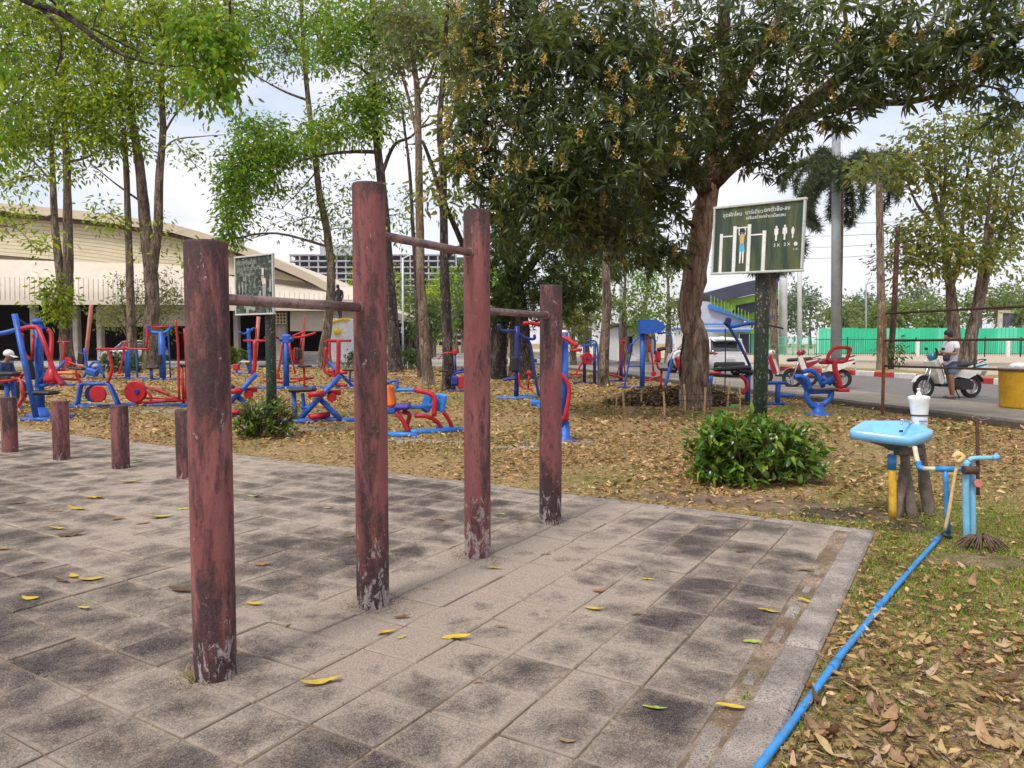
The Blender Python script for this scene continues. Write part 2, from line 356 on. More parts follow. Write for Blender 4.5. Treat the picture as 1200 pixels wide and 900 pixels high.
def objleaf(name, cols):
    t = NT(name); k = len(cols); c = t.ramp(t.n('ShaderNodeObjectInfo').outputs['Random'], [((i + .5) / k, cc) for i, cc in enumerate(cols)]); n = t.noise(t.pos(), 45, 5, .7); n2 = t.noise(t.pos(), 9, 4, .6)
    c = t.mix(t.ramp(n, [(.45, 0), (.7, .6)]), c, t.mix(.75, c, (.35, .22, .12), 'MULTIPLY')); c = t.mix(t.ramp(n2, [(.55, 0), (.7, .5)]), c, (.12, .07, .035)); t.bsdf(c, .6, n, .3, .004, spec=.3); return t.m
M['leafdry'] = objleaf('curled_dry_leaf', [(.36, .22, .11), (.48, .34, .2), (.22, .125, .065), (.55, .42, .28), (.12, .065, .035), (.4, .26, .12), (.3, .17, .09), (.44, .33, .14), (.2, .11, .06)])
M['leafyel'] = objleaf('yellow_fallen_leaf', [(.5, .36, .04), (.58, .43, .05), (.42, .28, .04), (.5, .4, .1)])
M['leafbrn'] = objleaf('brown_fallen_leaf', [(.3, .17, .06), (.2, .11, .045), (.42, .29, .14), (.12, .07, .04)])
M['leafgrn'] = objleaf('green_fallen_leaf', [(.3, .38, .06), (.4, .42, .1), (.2, .28, .05)])
M['grass'] = leaf('grass_blade', [(.09, .19, .015), (.13, .26, .02), (.2, .28, .03), (.06, .14, .015), (.3, .28, .08)], .6, .35, .2)
M['drygrass'] = leaf('dry_grass_blade', [(.36, .27, .12), (.45, .34, .17), (.28, .2, .08), (.2, .18, .05)], .7, .3, .2)
# ground: dry soil, leaf crumbs, green patches
def ground_mat():
    t = NT('dry_lawn'); p = t.pos(); n1 = t.noise(p, .35, 5, .6); n2 = t.noise(p, 5, 6, .7); n3 = t.noise(p, 28, 5, .75)
    vo = t.n('ShaderNodeTexVoronoi', {'Vector': t.pos((1, 1.6, 1)), 'Scale': 26, 'Randomness': 1}); 
    c = t.ramp(n3, [(.34, (.035, .021, .011)), (.46, (.2, .12, .055)), (.58, (.40, .265, .125)), (.7, (.56, .41, .22))])
    lf = t.mix(t.ramp(vo.outputs['Color'], [(.2, .1), (.8, .75)]), c, t.ramp(vo.outputs['Color'], [(.2, (.12, .068, .034)), (.5, (.4, .26, .12)), (.8, (.56, .4, .21))]))
    gm = t.math('MULTIPLY', t.ramp(n1, [(.50, 0), (.64, 1)]), t.ramp(n2, [(.38, .1), (.6, .9)]))
    c = t.mix(gm, lf, t.ramp(n3, [(.3, (.06, .09, .015)), (.55, (.16, .2, .035)), (.75, (.28, .27, .08))]))
    t.bsdf(c, .95, t.math('ADD', n3, t.math('MULTIPLY', vo.outputs['Distance'], .6)), .9, .03, spec=.2); return t.m
M['lawn'] = ground_mat()
def soil_mat(name, a, b, c_):
    t = NT(name); p = t.pos(); n2 = t.noise(p, 3, 6, .7); n3 = t.noise(p, 40, 5, .75)
    c = t.ramp(n2, [(.3, a), (.5, b), (.7, c_)]); c = t.mix(t.ramp(n3, [(.35, .55), (.55, 0)]), c, tuple(x * .4 for x in b))
    t.bsdf(c, .95, t.math('ADD', n3, n2), .7, .02, spec=.15); return t.m
M['soil'] = soil_mat('bare_soil', (.11, .07, .045), (.22, .15, .10), (.34, .25, .17))
M['mud'] = soil_mat('damp_soil', (.035, .025, .018), (.09, .065, .048), (.2, .16, .12))
M['sand'] = soil_mat('sandy_joint_fill', (.10, .07, .05), (.25, .185, .13), (.5, .4, .3))
M['verge'] = soil_mat('verge_grass', (.14, .15, .04), (.28, .24, .09), (.42, .34, .17))
M['path'] = soil_mat('sandy_path', (.42, .35, .25), (.5, .42, .31), (.58, .5, .4))
M['asphalt'] = soil_mat('road_asphalt', (.15, .14, .135), (.2, .185, .175), (.25, .235, .225))
M['plaza'] = soil_mat('plaza_concrete', (.3, .28, .26), (.38, .35, .32), (.46, .43, .4))
TU, TV, U0, V0 = .334, .329, -.82, 3.0
def slab_mat():
    """concrete slabs: mould-dark faces, pale dust drifted against the joints, exposed grit"""
    t = NT('paving_slab_concrete'); g = t.pos((1, 1, 1), (0, 0, TH)); sx = t.n('ShaderNodeSeparateXYZ', {0: g})
    u = t.math('DIVIDE', t.math('SUBTRACT', sx.outputs[0], U0), TU); v = t.math('DIVIDE', t.math('SUBTRACT', sx.outputs[1], V0), TV)
    fu, fv = t.math('FRACT', u), t.math('FRACT', v)
    cell = t.n('ShaderNodeCombineXYZ', {0: t.math('FLOOR', u), 1: t.math('FLOOR', v)})
    wn = t.n('ShaderNodeTexWhiteNoise', {'Vector': cell.outputs[0]}).outputs[0]
    du = t.math('MINIMUM', fu, t.math('SUBTRACT', 1, fu)); dv = t.math('MINIMUM', fv, t.math('SUBTRACT', 1, fv)); ed = t.math('MINIMUM', du, dv)
    p = t.pos(); big = t.noise(p, .42, 3, .55); mid = t.noise(p, 2.6, 6, .72, .5); fin = t.noise(p, 11, 6, .75, .3); grit = t.noise(p, 125, 4, .85); gr2 = t.noise(p, 230, 2, .8)
    # dust: drifts over whole areas, thicker towards the joints
    e = t.math('ADD', t.math('MULTIPLY', ed, -1.15), t.math('ADD', t.math('MULTIPLY', mid, 2.5), t.math('MULTIPLY', big, 2.6)))
    e = t.math('ADD', t.math('ADD', e, t.math('MULTIPLY', wn, .36)), t.math('MULTIPLY', fin, 1.4))
    e = t.math('ADD', e, t.math('MULTIPLY', t.ramp(t.math('ABSOLUTE', t.math('ADD', t.math('ADD', sx.outputs[0], 2.6), t.math('MULTIPLY', t.math('SUBTRACT', t.noise(p, .9, 4, .6), .5), 3.4))), [(.1, 1), (.95, .0)]), t.ramp(t.math('MULTIPLY', sx.outputs[1], .1), [(.20, .1), (.28, .95), (.42, .95), (.6, .2)])))
    dust = t.ramp(t.math('MULTIPLY', e, .27), [(.74, 0), (.85, .42), (.99, 1)])
    gs_ = t.n('ShaderNodeTexVoronoi', {'Vector': p, 'Scale': 150}).outputs['Color']
    face = t.ramp(t.math('ADD', t.math('MULTIPLY', wn, .38), t.math('MULTIPLY', mid, .8)), [(.3, (.12, .092, .084)), (.5, (.185, .147, .128)), (.75, (.265, .217, .187)), (.98, (.36, .3, .255))])
    mould = t.math('MULTIPLY', t.ramp(fin, [(.44, 0), (.6, .8)]), t.ramp(t.math('ADD', t.math('MULTIPLY', big, .6), t.math('MULTIPLY', wn, .35)), [(.35, 1), (.58, .1)]))
    face = t.mix(mould, face, (.062, .047, .044))
    c = t.mix(dust, face, t.ramp(grit, [(.3, (.45, .36, .28)), (.7, (.66, .54, .435))]))
    c = t.mix(t.math('MULTIPLY', t.ramp(gs_, [(.45, 1), (.62, 0)]), t.math('SUBTRACT', .8, t.math('MULTIPLY', dust, .45))), c, t.mix(.8, c, (.2, .17, .16), 'MULTIPLY'))
    c = t.mix(t.math('MULTIPLY', t.ramp(grit, [(.38, .85), (.5, 0)]), t.math('SUBTRACT', 1, t.math('MULTIPLY', dust, .7))), c, (.04, .031, .03)); c = t.mix(t.ramp(gr2, [(.54, 0), (.64, .8)]), c, t.mix(dust, (.4, .34, .3), (.7, .6, .5)))
    jn = t.ramp(ed, [(.012, .85), (.026, 0)]); c = t.mix(t.math('MULTIPLY', jn, t.ramp(mid, [(.42, 0), (.56, 1)])), c, (.09, .065, .048)); c = t.mix(t.math('MULTIPLY', dust, t.ramp(ed, [(.02, .7), (.06, 0)])), c, (.52, .43, .35))
    t.bsdf(c, .92, t.math('ADD', t.math('ADD', grit, t.math('MULTIPLY', gr2, .7)), t.math('MULTIPLY', fin, 1.2)), 1, .012, spec=.25); return t.m
M['slab'] = slab_mat()
def kerb_mat():
    t = NT('kerb_concrete'); p = t.pos(); mid = t.noise(p, 3.5, 6, .7); grit = t.noise(p, 110, 3, .8); g2 = t.noise(p, 220, 2, .8)
    c = t.ramp(mid, [(.3, (.19, .16, .14)), (.5, (.35, .3, .26)), (.66, (.52, .45, .39))])
    c = t.mix(t.ramp(grit, [(.36, .8), (.52, 0)]), c, (.05, .042, .04)); c = t.mix(t.ramp(g2, [(.58, 0), (.7, .6)]), c, (.55, .5, .45))
    t.bsdf(c, .92, t.math('ADD', grit, g2), .8, .006, spec=.2); return t.m
M['kerb'] = kerb_mat()
def post_mat():
    """old pink-red paint on concrete: vertical mould streaks, heavier at top and foot, chips of bare grey"""
    t = NT('weathered_post_paint'); ge = t.n('ShaderNodeTexCoord').outputs['Generated']; gz = t.n('ShaderNodeSeparateXYZ', {0: ge}).outputs[2]
    st = t.noise(t.pos((1, 1, .16)), 7.5, 6, .7, .5); st2 = t.noise(t.pos((1, 1, .4)), 36, 7, .8, .5); big = t.noise(t.pos((1, 1, .35)), 2.3, 4, .6); fine = t.noise(t.pos(), 70, 4, .8)
    base = t.ramp(t.math('ADD', t.math('MULTIPLY', big, .6), t.math('MULTIPLY', st2, .4)), [(.34, (.125, .036, .038)), (.5, (.235, .08, .078)), (.66, (.38, .165, .152))])
    hz = t.ramp(gz, [(0, .55), (.12, .22), (.3, .08), (.6, .06), (.82, .13), (.94, .22), (1, .42)])
    k = t.math('ADD', t.math('ADD', t.math('MULTIPLY', st, .62), t.math('MULTIPLY', st2, .46)), t.math('ADD', t.math('MULTIPLY', hz, .36), t.math('MULTIPLY', t.math('SUBTRACT', big, .5), .7)))
    mould = t.ramp(k, [(.575, 0), (.61, .5), (.68, .93)])
    c = t.mix(mould, base, t.ramp(fine, [(.3, (.014, .009, .01)), (.7, (.07, .042, .043))]))
    ch = t.math('ADD', t.math('ADD', t.math('MULTIPLY', t.noise(t.pos((1, 1, .5), (0, 0, 1)), 19, 6, .8, .6), 1), t.math('MULTIPLY', t.ramp(gz, [(0, .6), (.12, .32), (.3, .0)]), .32)), 0.0)
    chips = t.ramp(ch, [(.635, 0), (.66, .9)])
    c = t.mix(chips, c, t.ramp(fine, [(.3, (.22, .18, .17)), (.7, (.5, .45, .43))]))
    t.bsdf(c, .7, t.math('ADD', t.math('ADD', t.math('MULTIPLY', mould, -.4), t.math('MULTIPLY', chips, -.6)), t.math('MULTIPLY', fine, .8)), .55, .006, spec=.35); return t.m
M['post'] = post_mat()
def signpole_mat():
    t = NT('sign_pole_paint'); p = t.pos((1, 1, .6)); ge = t.n('ShaderNodeTexCoord').outputs['Generated']; gz = t.n('ShaderNodeSeparateXYZ', {0: ge}).outputs[2]
    n = t.noise(p, 34, 5, .75); n2 = t.noise(t.pos((1, 1, .3)), 6, 5, .7)
    c = t.ramp(gz, [(0, (.03, .10, .06)), (.4, (.028, .065, .04)), (.65, (.035, .04, .028)), (1, (.02, .022, .018))])
    c = t.mix(t.ramp(n2, [(.45, 0), (.62, .7)]), c, (.022, .024, .018)); c = t.mix(t.ramp(n, [(.585, 0), (.63, .85)]), c, (.42, .40, .34))
    t.bsdf(c, .75, n, .5, .006); return t.m
M['signpole'] = signpole_mat()
def board_mat():
    t = NT('sign_board_paint'); p = t.pos((1, 1, .12)); n = t.noise(p, 9, 5, .65, .3); n2 = t.noise(t.pos((1, 1, .5)), 14, 6, .8)
    c = t.ramp(n, [(.3, (.012, .034, .030)), (.46, (.028, .052, .032)), (.58, (.075, .092, .034)), (.72, (.13, .13, .05))])
    c = t.mix(t.ramp(n2, [(.6, 0), (.72, .5)]), c, (.012, .018, .012)); t.bsdf(c, .55, n2, .2, .003); return t.m
M['board'] = board_mat()
def board2_mat():
    t = NT('mouldy_board_paint'); p = t.pos(); n = t.noise(p, 16, 6, .8, .4); n2 = t.noise(t.pos((1, 1, .4)), 6, 5, .7)
    c = t.ramp(n, [(.42, (.010, .011, .010)), (.52, (.04, .05, .04)), (.62, (.34, .36, .32))])
    c = t.mix(t.ramp(n2, [(.45, 0), (.65, .7)]), c, (.03, .07, .04)); t.bsdf(c, .7, n, .3, .004); return t.m
M['board2'] = board2_mat()
M['oldprint'] = paint('faded_print', (.3, .31, .28), .7, (.06, .07, .06), .95, 18, .2)
M['frameold'] = paint('grey_sign_frame', (.5, .52, .48), .6, (.2, .2, .17), .6, 10, .15)
M['heap'] = leaf('heaped_dry_leaf', [(.3, .17, .085), (.4, .25, .14), (.18, .09, .045), (.09, .045, .025), (.46, .32, .2), (.05, .028, .017)], .7, .1, .3)
M['skinprint'] = paint('tan_print', (.55, .38, .18), .7, (.3, .22, .12), .5, 14, .15)
# ------------------------------------------------------------------ the setting
GZ = -.025
def GL(px, py): return G(px, py, GZ)
RU = Vector((-.2, 1, 0)).normalized(); RN = Vector((1, .2, 0)).normalized(); E0 = Vector((10.2, 20, 0))
def RD(t, n, z=0): return E0 + RU * t + RN * n + Vector((0, 0, z))
ROADZ = .10
MB().add([(-700, -120, GZ), (700, -120, GZ), (700, 1600, GZ), (-700, 1600, GZ)], [(0, 1, 2, 3)]).build('ground', M['lawn'], kind='structure')
def strip(name, n0, n1, z, th, mat, t0=-22, t1=150):
    return MB().prism([RD(t0, n0, z - th), RD(t0, n1, z - th), RD(t1, n1, z - th), RD(t1, n0, z - th)], (0, 0, th)).build(name, mat, kind='structure')
walk = strip('sidewalk', -2.5, -.02, ROADZ + .035, .5, M['slabconc'])
MB().box(RD(20, -2.53, .0), (.05, 84, .18), (0, 0, math.atan2(.2, 1))).build('edge_face', M['darkconc'], walk)
road = strip('road', 0, 7, ROADZ, .5, M['asphalt'])
for i in range(14):
    t = -20 + i * 4.2
    MB().prism([RD(t, .12, ROADZ + .004), RD(t, .22, ROADZ + .004), RD(t + 3.9, .22, ROADZ + .004), RD(t + 3.9, .12, ROADZ + .004)], (0, 0, .003)).build('edge_line', M['line'], road)
strip('verge', 7.3, 11.5, ROADZ + .1, .5, M['verge'])
strip('sandy_path', 11.52, 120, ROADZ + .06, .5, M['path'])
kerb = MB().box(RD(40, 7.14, ROADZ - .1), (.2, 120, .2), (0, 0, math.atan2(.2, 1))).build('roadside_kerb', M['conc'], kind='structure')
km = [MB().box((0, 0, 0), (.24, 1.17, .32), bev=.03).mesh('kerb_block') for i in range(2)]
km[0].materials.append(M['kerbred']); km[1].materials.append(M['kerbwhite'])
for i in range(58):
    o = link('kerb_block', km[i % 2], None, kerb); o.location = RD(-10 + i * 1.2, 7.14, ROADZ + .05); o.rotation_euler = (0, 0, math.atan2(.2, 1))
# plaza in front of the hall
MB().prism([(-140, 46, -.3), (4.2, 47, -.3), (0.2, 67, -.3), (-12, 150, -.3), (-140, 150, -.3)], (0, 0, .33)).build('plaza', M['plaza'], kind='structure')
# bare patches of soil on the lawn, each a low irregular mound
def patch(name, cx, cy, rx, ry, mat, seed, h=.012, rot=0):
    r_ = random.Random(seed); n = 40; vs = [Vector((0, 0, GZ + h))]; ph = [r_.uniform(0, 6.28) for _ in range(4)]
    for ring in (.55, .82, 1.0):
        for k in range(n):
            a = 2 * math.pi * k / n; q = 1 + .16 * math.sin(2 * a + ph[0]) + .12 * math.sin(3 * a + ph[1]) + .08 * math.sin(5 * a + ph[2]) + .05 * math.sin(9 * a + ph[3])
            x = math.cos(a) * rx * q * ring; y = math.sin(a) * ry * q * ring
            vs.append(Vector((x * math.cos(rot) - y * math.sin(rot), x * math.sin(rot) + y * math.cos(rot), GZ + (h if ring < .6 else h * .6 if ring < .9 else -.004))))
    fs = [(0, 1 + k, 1 + (k + 1) % n) for k in range(n)]
    for r0 in (0, 1):
        fs += [(1 + r0 * n + k, 1 + (r0 + 1) * n + k, 1 + (r0 + 1) * n + (k + 1) % n, 1 + r0 * n + (k + 1) % n) for k in range(n)]
    return MB().add([v + Vector((cx, cy, 0)) for v in vs], fs, True).build(name, mat, kind='structure')
g = GL(900, 592); patch('bare_soil', g.x, g.y, 1.05, .42, M['soil'], 3, .014, -.5)
g = GL(985, 602); patch('damp_soil', g.x, g.y, .42, .3, M['mud'], 4, .02)
g = GL(1150, 658); patch('bare_soil', g.x, g.y, .42, .2, M['soil'], 5, .016)
g = GL(1060, 618); patch('damp_soil', g.x, g.y, .3, .16, M['mud'], 6, .019)
for (x, y, rx, ry, s) in ((490, 517, .75, .28, 11), (610, 525, .5, .22, 12), (660, 519, .55, .2, 13), (380, 503, .6, .22, 14), (190, 482, 1.0, .25, 15)):
    g = GL(x, y); patch('concrete_footing', g.x, g.y, rx, ry, M['slabconc'], s, .02)
# ------------------------------------------------------------------ paving: bed, slabs, kerbs
NU, NV0, NV1 = 46, -9, 10
bed = MB().prism([UV(U0 - NU * TU, V0 + NV0 * TV, -.16), UV(-.60, V0 + NV0 * TV, -.16), UV(-.60, 6.46, -.16), UV(U0 - NU * TU, 6.46, -.16)], (0, 0, .149)).build('pavement', M['sand'], kind='structure')
cells = []
for i in range(NU):
    for j in range(NV0, NV1):
        c = UV(U0 - (i + .5) * TU, V0 + (j + .5) * TV)
        # screen size of the slab, 0 when it is out of view
        if c.y < .6: a = 0
        else:
            px = 600 + FPX * c.x / c.y; py = 402 + FPX * 1.5 / c.y
            a = 1 / c.y ** 3 if -40 < px < 1240 and py < 945 else 0
        cells.append((a, i, j, c))
cells.sort(key=lambda q: -q[0])
slabm = []
for k in range(14):
    r_ = random.Random(k); d = .0035 + .002 * r_.random()
    b = MB().box((0, 0, 0), (TU - 2 * d, TV - 2 * d, .06), (r_.uniform(-.013, .013), r_.uniform(-.013, .013), r_.uniform(-.009, .009)), bev=.007)
    b.v = [(x + r_.uniform(-.003, .003), y + r_.uniform(-.003, .003), z) for x, y, z in b.v]
    me = b.mesh('paving_slab'); me.materials.append(M['slab']); slabm.append(me)
rest = MB()
for k, (a, i, j, c) in enumerate(cells):
    dz = random.uniform(-.006, .0035) - .03
    if k < 300 and a > 0:
        o = link('paving_slab', random.choice(slabm), None, bed); o.location = c + Vector((0, 0, dz)); o.rotation_euler = (0, 0, -TH)
    elif a > 0 or c.y > -.5:
        rest.box(c + Vector((0, 0, dz)), (TU - .009, TV - .009, .06), (random.uniform(-.007, .007), random.uniform(-.007, .007), -TH), bev=.006)
rest.build('distant_paving_slabs', M['slab'], bed, kind='stuff')
edge = MB()
for k in range(NV0 - 0, 11):
    pass
for k in range(11):                               # kerb along the lawn on the right, blocks of 0.86 m
    v = 6.38 - (k + .5) * .86
    b = MB().box((0, 0, 0), (.17, .848, .14), (random.uniform(-.01, .01), 0, 0), bev=.016); o = b.build('kerb_stone', M['kerb'], bed)
    o.location = UV(-.635, v, -.062 + random.uniform(-.004, .006)); o.rotation_euler = (0, 0, -TH + random.uniform(-.006, .006))
for k in range(18):                               # thin edging along the back
    b = MB().box((0, 0, 0), (.846, .13, .12), bev=.014); o = b.build('edging_stone', M['kerb'], bed)
    o.location = UV(-.55 - (k + .5) * .86, 6.395 + .075, -.06 + random.uniform(-.004, .004)); o.rotation_euler = (0, 0, -TH + random.uniform(-.004, .004))
rw = MB()
for k in range(NU):                               # cut slabs of the last row
    b = MB().box((0, 0, 0), (TU - .01, .098, .06), bev=.006); o = b.build('cut_slab', M['slab'], bed)
    o.location = UV(U0 - (k + .5) * TU, V0 + NV1 * TV + .052, -.031); o.rotation_euler = (0, 0, -TH)
    if k > 36: break
for k, (v, l, wd) in enumerate([(2.62, .42, .085), (3.35, .16, .06), (3.92, .2, .055), (4.35, .3, .075), (4.75, .14, .05), (5.15, .12, .05), (2.0, .5, .085)]):   # broken filler pieces in the gap
    b = MB().box((0, 0, 0), (wd, l, .05), (0, .02, .02), bev=.008); o = b.build('filler_piece', M['kerb'], bed)
    o.location = UV(-.772, v, -.034); o.rotation_euler = (0, 0, -TH + random.uniform(-.05, .05))
# ------------------------------------------------------------------ pull-up posts and stumps
def post(mb, c, h, r, n=36):
    return mb.lathe([(r * 1.005, -.12), (r * 1.005, .0), (r, .04), (r, h * .5), (r * .995, h - .012), (r * .955, h)], c, (0, 0, 1), n)
pb = thing('pull_up_frame', 'four weathered pinkish red pull up posts joined by three worn steel bars on the paving', 'pull-up bars', UV(-2.88, 2.129, 0))
PV = [2.098, 3.155, 4.276, 5.399]; PH = [1.945, 2.385, 2.412, 1.975]; PU = [-2.849, -2.855, -2.885, -2.906]; org = pb.location.copy()
for k in range(4):
    o = post(MB(), (0, 0, 0), PH[k], .0925).build('post', M['post'], pb); o.location = UV(PU[k], PV[k]) - org
for k, z0 in ((0, 1.697), (1, 2.115), (2, 1.728)):
    a, b = UV(PU[k], PV[k] + .07, z0), UV(PU[k + 1], PV[k + 1] - .07, z0 + (-.0 if k != 0 else .0))
    bar = MB(org).tube([a, a.lerp(b, .5), b], .026, 14).build('bar', M['barsteel'], pb)
    MB(org).tube([a.lerp(b, .012), a.lerp(b, .03)], .034, 14).build('collar', M['barsteel'], bar); MB(org).tube([a.lerp(b, .97), a.lerp(b, .988)], .034, 14).build('collar', M['barsteel'], bar)
for k, (u, v) in enumerate([(-11.234, 5.084), (-9.9, 5.08), (-8.614, 5.1), (-7.394, 5.12), (-12.55, 5.09)]):
    if k == 4: continue
    lab = ['short pinkish red concrete stump, farthest along its row from the pull up frame', 'short red concrete stump, third along its row from the pull up frame',
           'short red concrete stump, second along its row from the pull up frame', 'short red concrete stump, first of its row and nearest the pull up frame'][k]
    o = post(MB(), (0, 0, 0), .755, .098).build('concrete_stump', M['post'], None, lab, 'stump', 'row of short concrete stumps', loc=UV(u, v))
# ------------------------------------------------------------------ fallen leaves
def leaf_single(seed, L_, W_, curl):
    r_ = random.Random(seed); rows = []
    for i in range(8):
        t = i / 7; wd = W_ * math.sin(math.pi * min(1, t * .93 + .035)) ** .8 * .5; zc = curl * L_ * (4 * (t - .5) ** 2) * .5 + .004
        lift = .35 * wd + r_.uniform(-.002, .002)
        sway = .12 * L_ * math.sin(t * 3 + seed)
        rows.append([Vector((t * L_ - L_ / 2, sway - wd, zc + lift)), Vector((t * L_ - L_ / 2, sway, zc)), Vector((t * L_ - L_ / 2, sway + wd, zc + lift * r_.uniform(.3, 1.5)))])
    return MB().sheet(rows)
LV = {}
for k, mt in (('y', 'leafyel'), ('b', 'leafbrn'), ('g', 'leafgrn'), ('d', 'leafdry')):
    LV[k] = []
    for s in range(9 if k == 'd' else 5):
        b = leaf_single(s * 7 + ord(k), 1, .30 + .03 * (s % 4), .08 + (.05 if k != 'd' else .085) * s); me = b.mesh('fallen_leaf'); me.materials.append(M[mt]); LV[k].append(me)
LLAB = {'y': ('yellow fallen leaf lying on the grey paving slabs', 'yellow leaves on the paving'), 'b': ('curled brown fallen leaf lying on the grey paving slabs', 'brown leaves on the paving'),
        'g': ('pale green fallen leaf lying on the grey paving slabs', 'green leaves on the paving'), 'd': ('large dry tan leaf on the lawn beside the long blue pipe', 'dry leaves on the lawn by the blue pipe')}
def put_leaf(k, g, L_, rz, tilt=0):
    o = link('fallen_leaf', random.choice(LV[k])); o.location = g; o.scale = (L_, L_, L_); o.rotation_euler = (random.uniform(-tilt, tilt), random.uniform(-tilt, tilt), rz)
    return tag(o, LLAB[k][0], 'leaf', LLAB[k][1])
for s in """88,675,y,.13 70,682,b,.12 107,679,y,.13 36,701,y,.1 98,713,y,.1 376,801,y,.15 299,707,y,.1 308,661,b,.1 210,693,b,.14 187,606,y,.19 89,597,y,.17 64,600,b,.12 110,584,y,.17
154,565,y,.2 84,627,b,.17 65,620,y,.13 299,582,g,.14 385,596,g,.1 364,625,b,.07 336,733,b,.05 215,597,g,.12 159,542,g,.16 5,643,b,.12 138,609,b,.12 168,614,b,.1 453,742,y,.09 471,747,y,.05 471,724,b,.08
534,748,y,.13 579,666,y,.09 696,713,y,.1 701,692,b,.08 759,679,y,.07 588,735,b,.06 746,719,b,.07 791,693,b,.04 767,829,g,.09 664,868,b,.06 587,603,g,.07 515,609,b,.09 411,629,b,.09 901,716,y,.1
882,753,g,.08 943,704,y,.08 856,828,y,.1 868,646,b,.08 943,668,b,.1 20,590,b,.13 45,660,b,.08 250,640,b,.07 500,690,b,.05 640,650,b,.06 830,610,b,.08 560,800,b,.04""".split():
    x, y, k, l = s.split(','); g = G(float(x), float(y), .003); put_leaf(k, g, float(l) * 1.15, random.uniform(-.6, .6) + random.choice((0, math.pi)), .12)
def outside(x, y):       # lawn, not paving, not sidewalk
    u = x * GA.x + y * GA.y; v = x * GB.x + y * GB.y
    pav = (u < -.53) & (v < 6.56)
    nn = (x - E0.x) * RN.x + (y - E0.y) * RN.y
    return (~pav) & (nn < -2.6)
r_ = random.Random(21); cnt = 0
while cnt < 245:
    px = r_.uniform(880, 1210); py = 640 + 270 * r_.random() ** .8; g = GL(px, py)
    if not outside(np.array([g.x]), np.array([g.y]))[0]: continue
    if g.x * GA.x + g.y * GA.y < -.5: continue
    if py < 700 and px > 1110 and r_.random() < .5: continue
    if px > 1080 and 690 < py < 740 and r_.random() < .6: continue
    g.z = GZ + r_.uniform(.008, .03); put_leaf('d', g, r_.choice((.03, .04, .05, .055, .065, .08, .11)) * r_.uniform(.8, 1.15), r_.uniform(0, 6.28), .5); cnt += 1
# litter too dense to count
def scatter(dens, d0, d1, xr=.78):
    A = xr * (d1 * d1 - d0 * d0); n = int(A * dens); d = np.sqrt(rng.uniform(d0 * d0, d1 * d1, n)); x = rng.uniform(-xr, xr, n) * d
    return x, d
def lownoise(x, y): return (np.sin(x * .9 + 1.3 * np.sin(y * .7)) + np.sin(y * 1.1 + x * .5 + 2) + np.sin(x * 2.3 - y * 1.9)) / 3
def greenish(x, y):      # where the lawn keeps some green
    return np.exp(-(((x - 3.7) / 1.6) ** 2 + ((y - 5.6) / 1.2) ** 2)) + .55 * np.exp(-(((x - 2.6) / 1.0) ** 2 + ((y - 4.2) / .8) ** 2))
Cs = []; Ls = []
for dens, d0, d1, l0, l1 in ((680, 2.0, 6.5, .02, .07), (230, 6.5, 12, .045, .1), (100, 12, 20, .07, .14), (44, 20, 32, .1, .18), (16, 32, 46, .14, .24)):
    x, y = scatter(dens, d0, d1); k = outside(x, y) & (rng.random(len(x)) < np.clip(.68 + .75 * lownoise(x, y) - .75 * greenish(x, y), .1, 1))
    x, y = x[k], y[k]; Cs.append(np.stack([x, y, np.full(len(x), GZ) + rng.uniform(.003, .03, len(x))], 1)); Ls.append(rng.uniform(l0, l1, len(x)))
C_ = np.concatenate(Cs); Ln = np.concatenate(Ls); n = len(C_); an = rng.uniform(0, 6.28, n)
D = np.stack([np.cos(an), np.sin(an), rng.normal(0, .32, n)], 1); Nn = nrm(np.stack([rng.normal(0, .5, n), rng.normal(0, .5, n), np.ones(n)], 1))
tag(link('leaf_litter', leafmesh('leaf_litter', C_, D, Nn, Ln, Ln * rng.uniform(.3, .5, n), -.1, .5), M['litter']), 'dry brown leaf litter strewn over the lawn', 'leaf litter', kind='stuff')
# grass
def blades(name, x, y, h, mat, lab, z=GZ):
    n = len(x); an = rng.uniform(0, 6.28, n); le = rng.uniform(.2, 1.1, n); B = np.stack([x, y, np.full(n, z - .004)], 1)
    S = np.stack([np.cos(an), np.sin(an), np.zeros(n)], 1) * (h * .055 + .0012)[:, None]; T = np.stack([-np.sin(an) * le, np.cos(an) * le, np.ones(n)], 1)
    v = np.stack([B - S, B + S, B + T * (h * .55)[:, None] + S * .7, B + T * (h * .5)[:, None] - S * .7, B + T * (h * np.array(.8))[:, None] + np.stack([-np.sin(an), np.cos(an), np.zeros(n)], 1) * (h * .25)[:, None]], 1).reshape(-1, 3)
    f = np.array([(0, 1, 2), (0, 2, 3), (3, 2, 4)]); F = (f[None] + (np.arange(n) * 5)[:, None, None]).reshape(-1, 3)
    return tag(link(name, npmesh(name, v, F), mat), lab, 'grass', kind='stuff')
x, y = scatter(4600, 2.2, 9); k = outside(x, y) & (rng.random(len(x)) < np.clip(greenish(x, y) * 1.2 + .07 + .22 * lownoise(x * 1.7, y * 1.7), 0, 1) * np.clip(9.5 / (y + 1) - .55, .1, 1)) & (x > -1); x, y = x[k], y[k]
blades('grass', x, y, rng.uniform(.016, .05, len(x)), M['grass'], 'short patchy green grass around the wash basin and blue pipe')
x, y = scatter(1500, 2.2, 10); k = outside(x, y) & (rng.random(len(x)) < .5); x, y = x[k], y[k]
blades('dry_grass', x, y, rng.uniform(.012, .035, len(x)), M['drygrass'], 'short dry straw coloured grass among the fallen leaves')
x, y = scatter(260, 10, 24); k = outside(x, y) & (lownoise(x * .8 + 3, y * .8) > .05); x, y = x[k], y[k]
blades('sparse_grass', x, y, rng.uniform(.02, .06, len(x)), M['grass'], 'sparse green grass between the exercise machines')
xs = []; ys = []
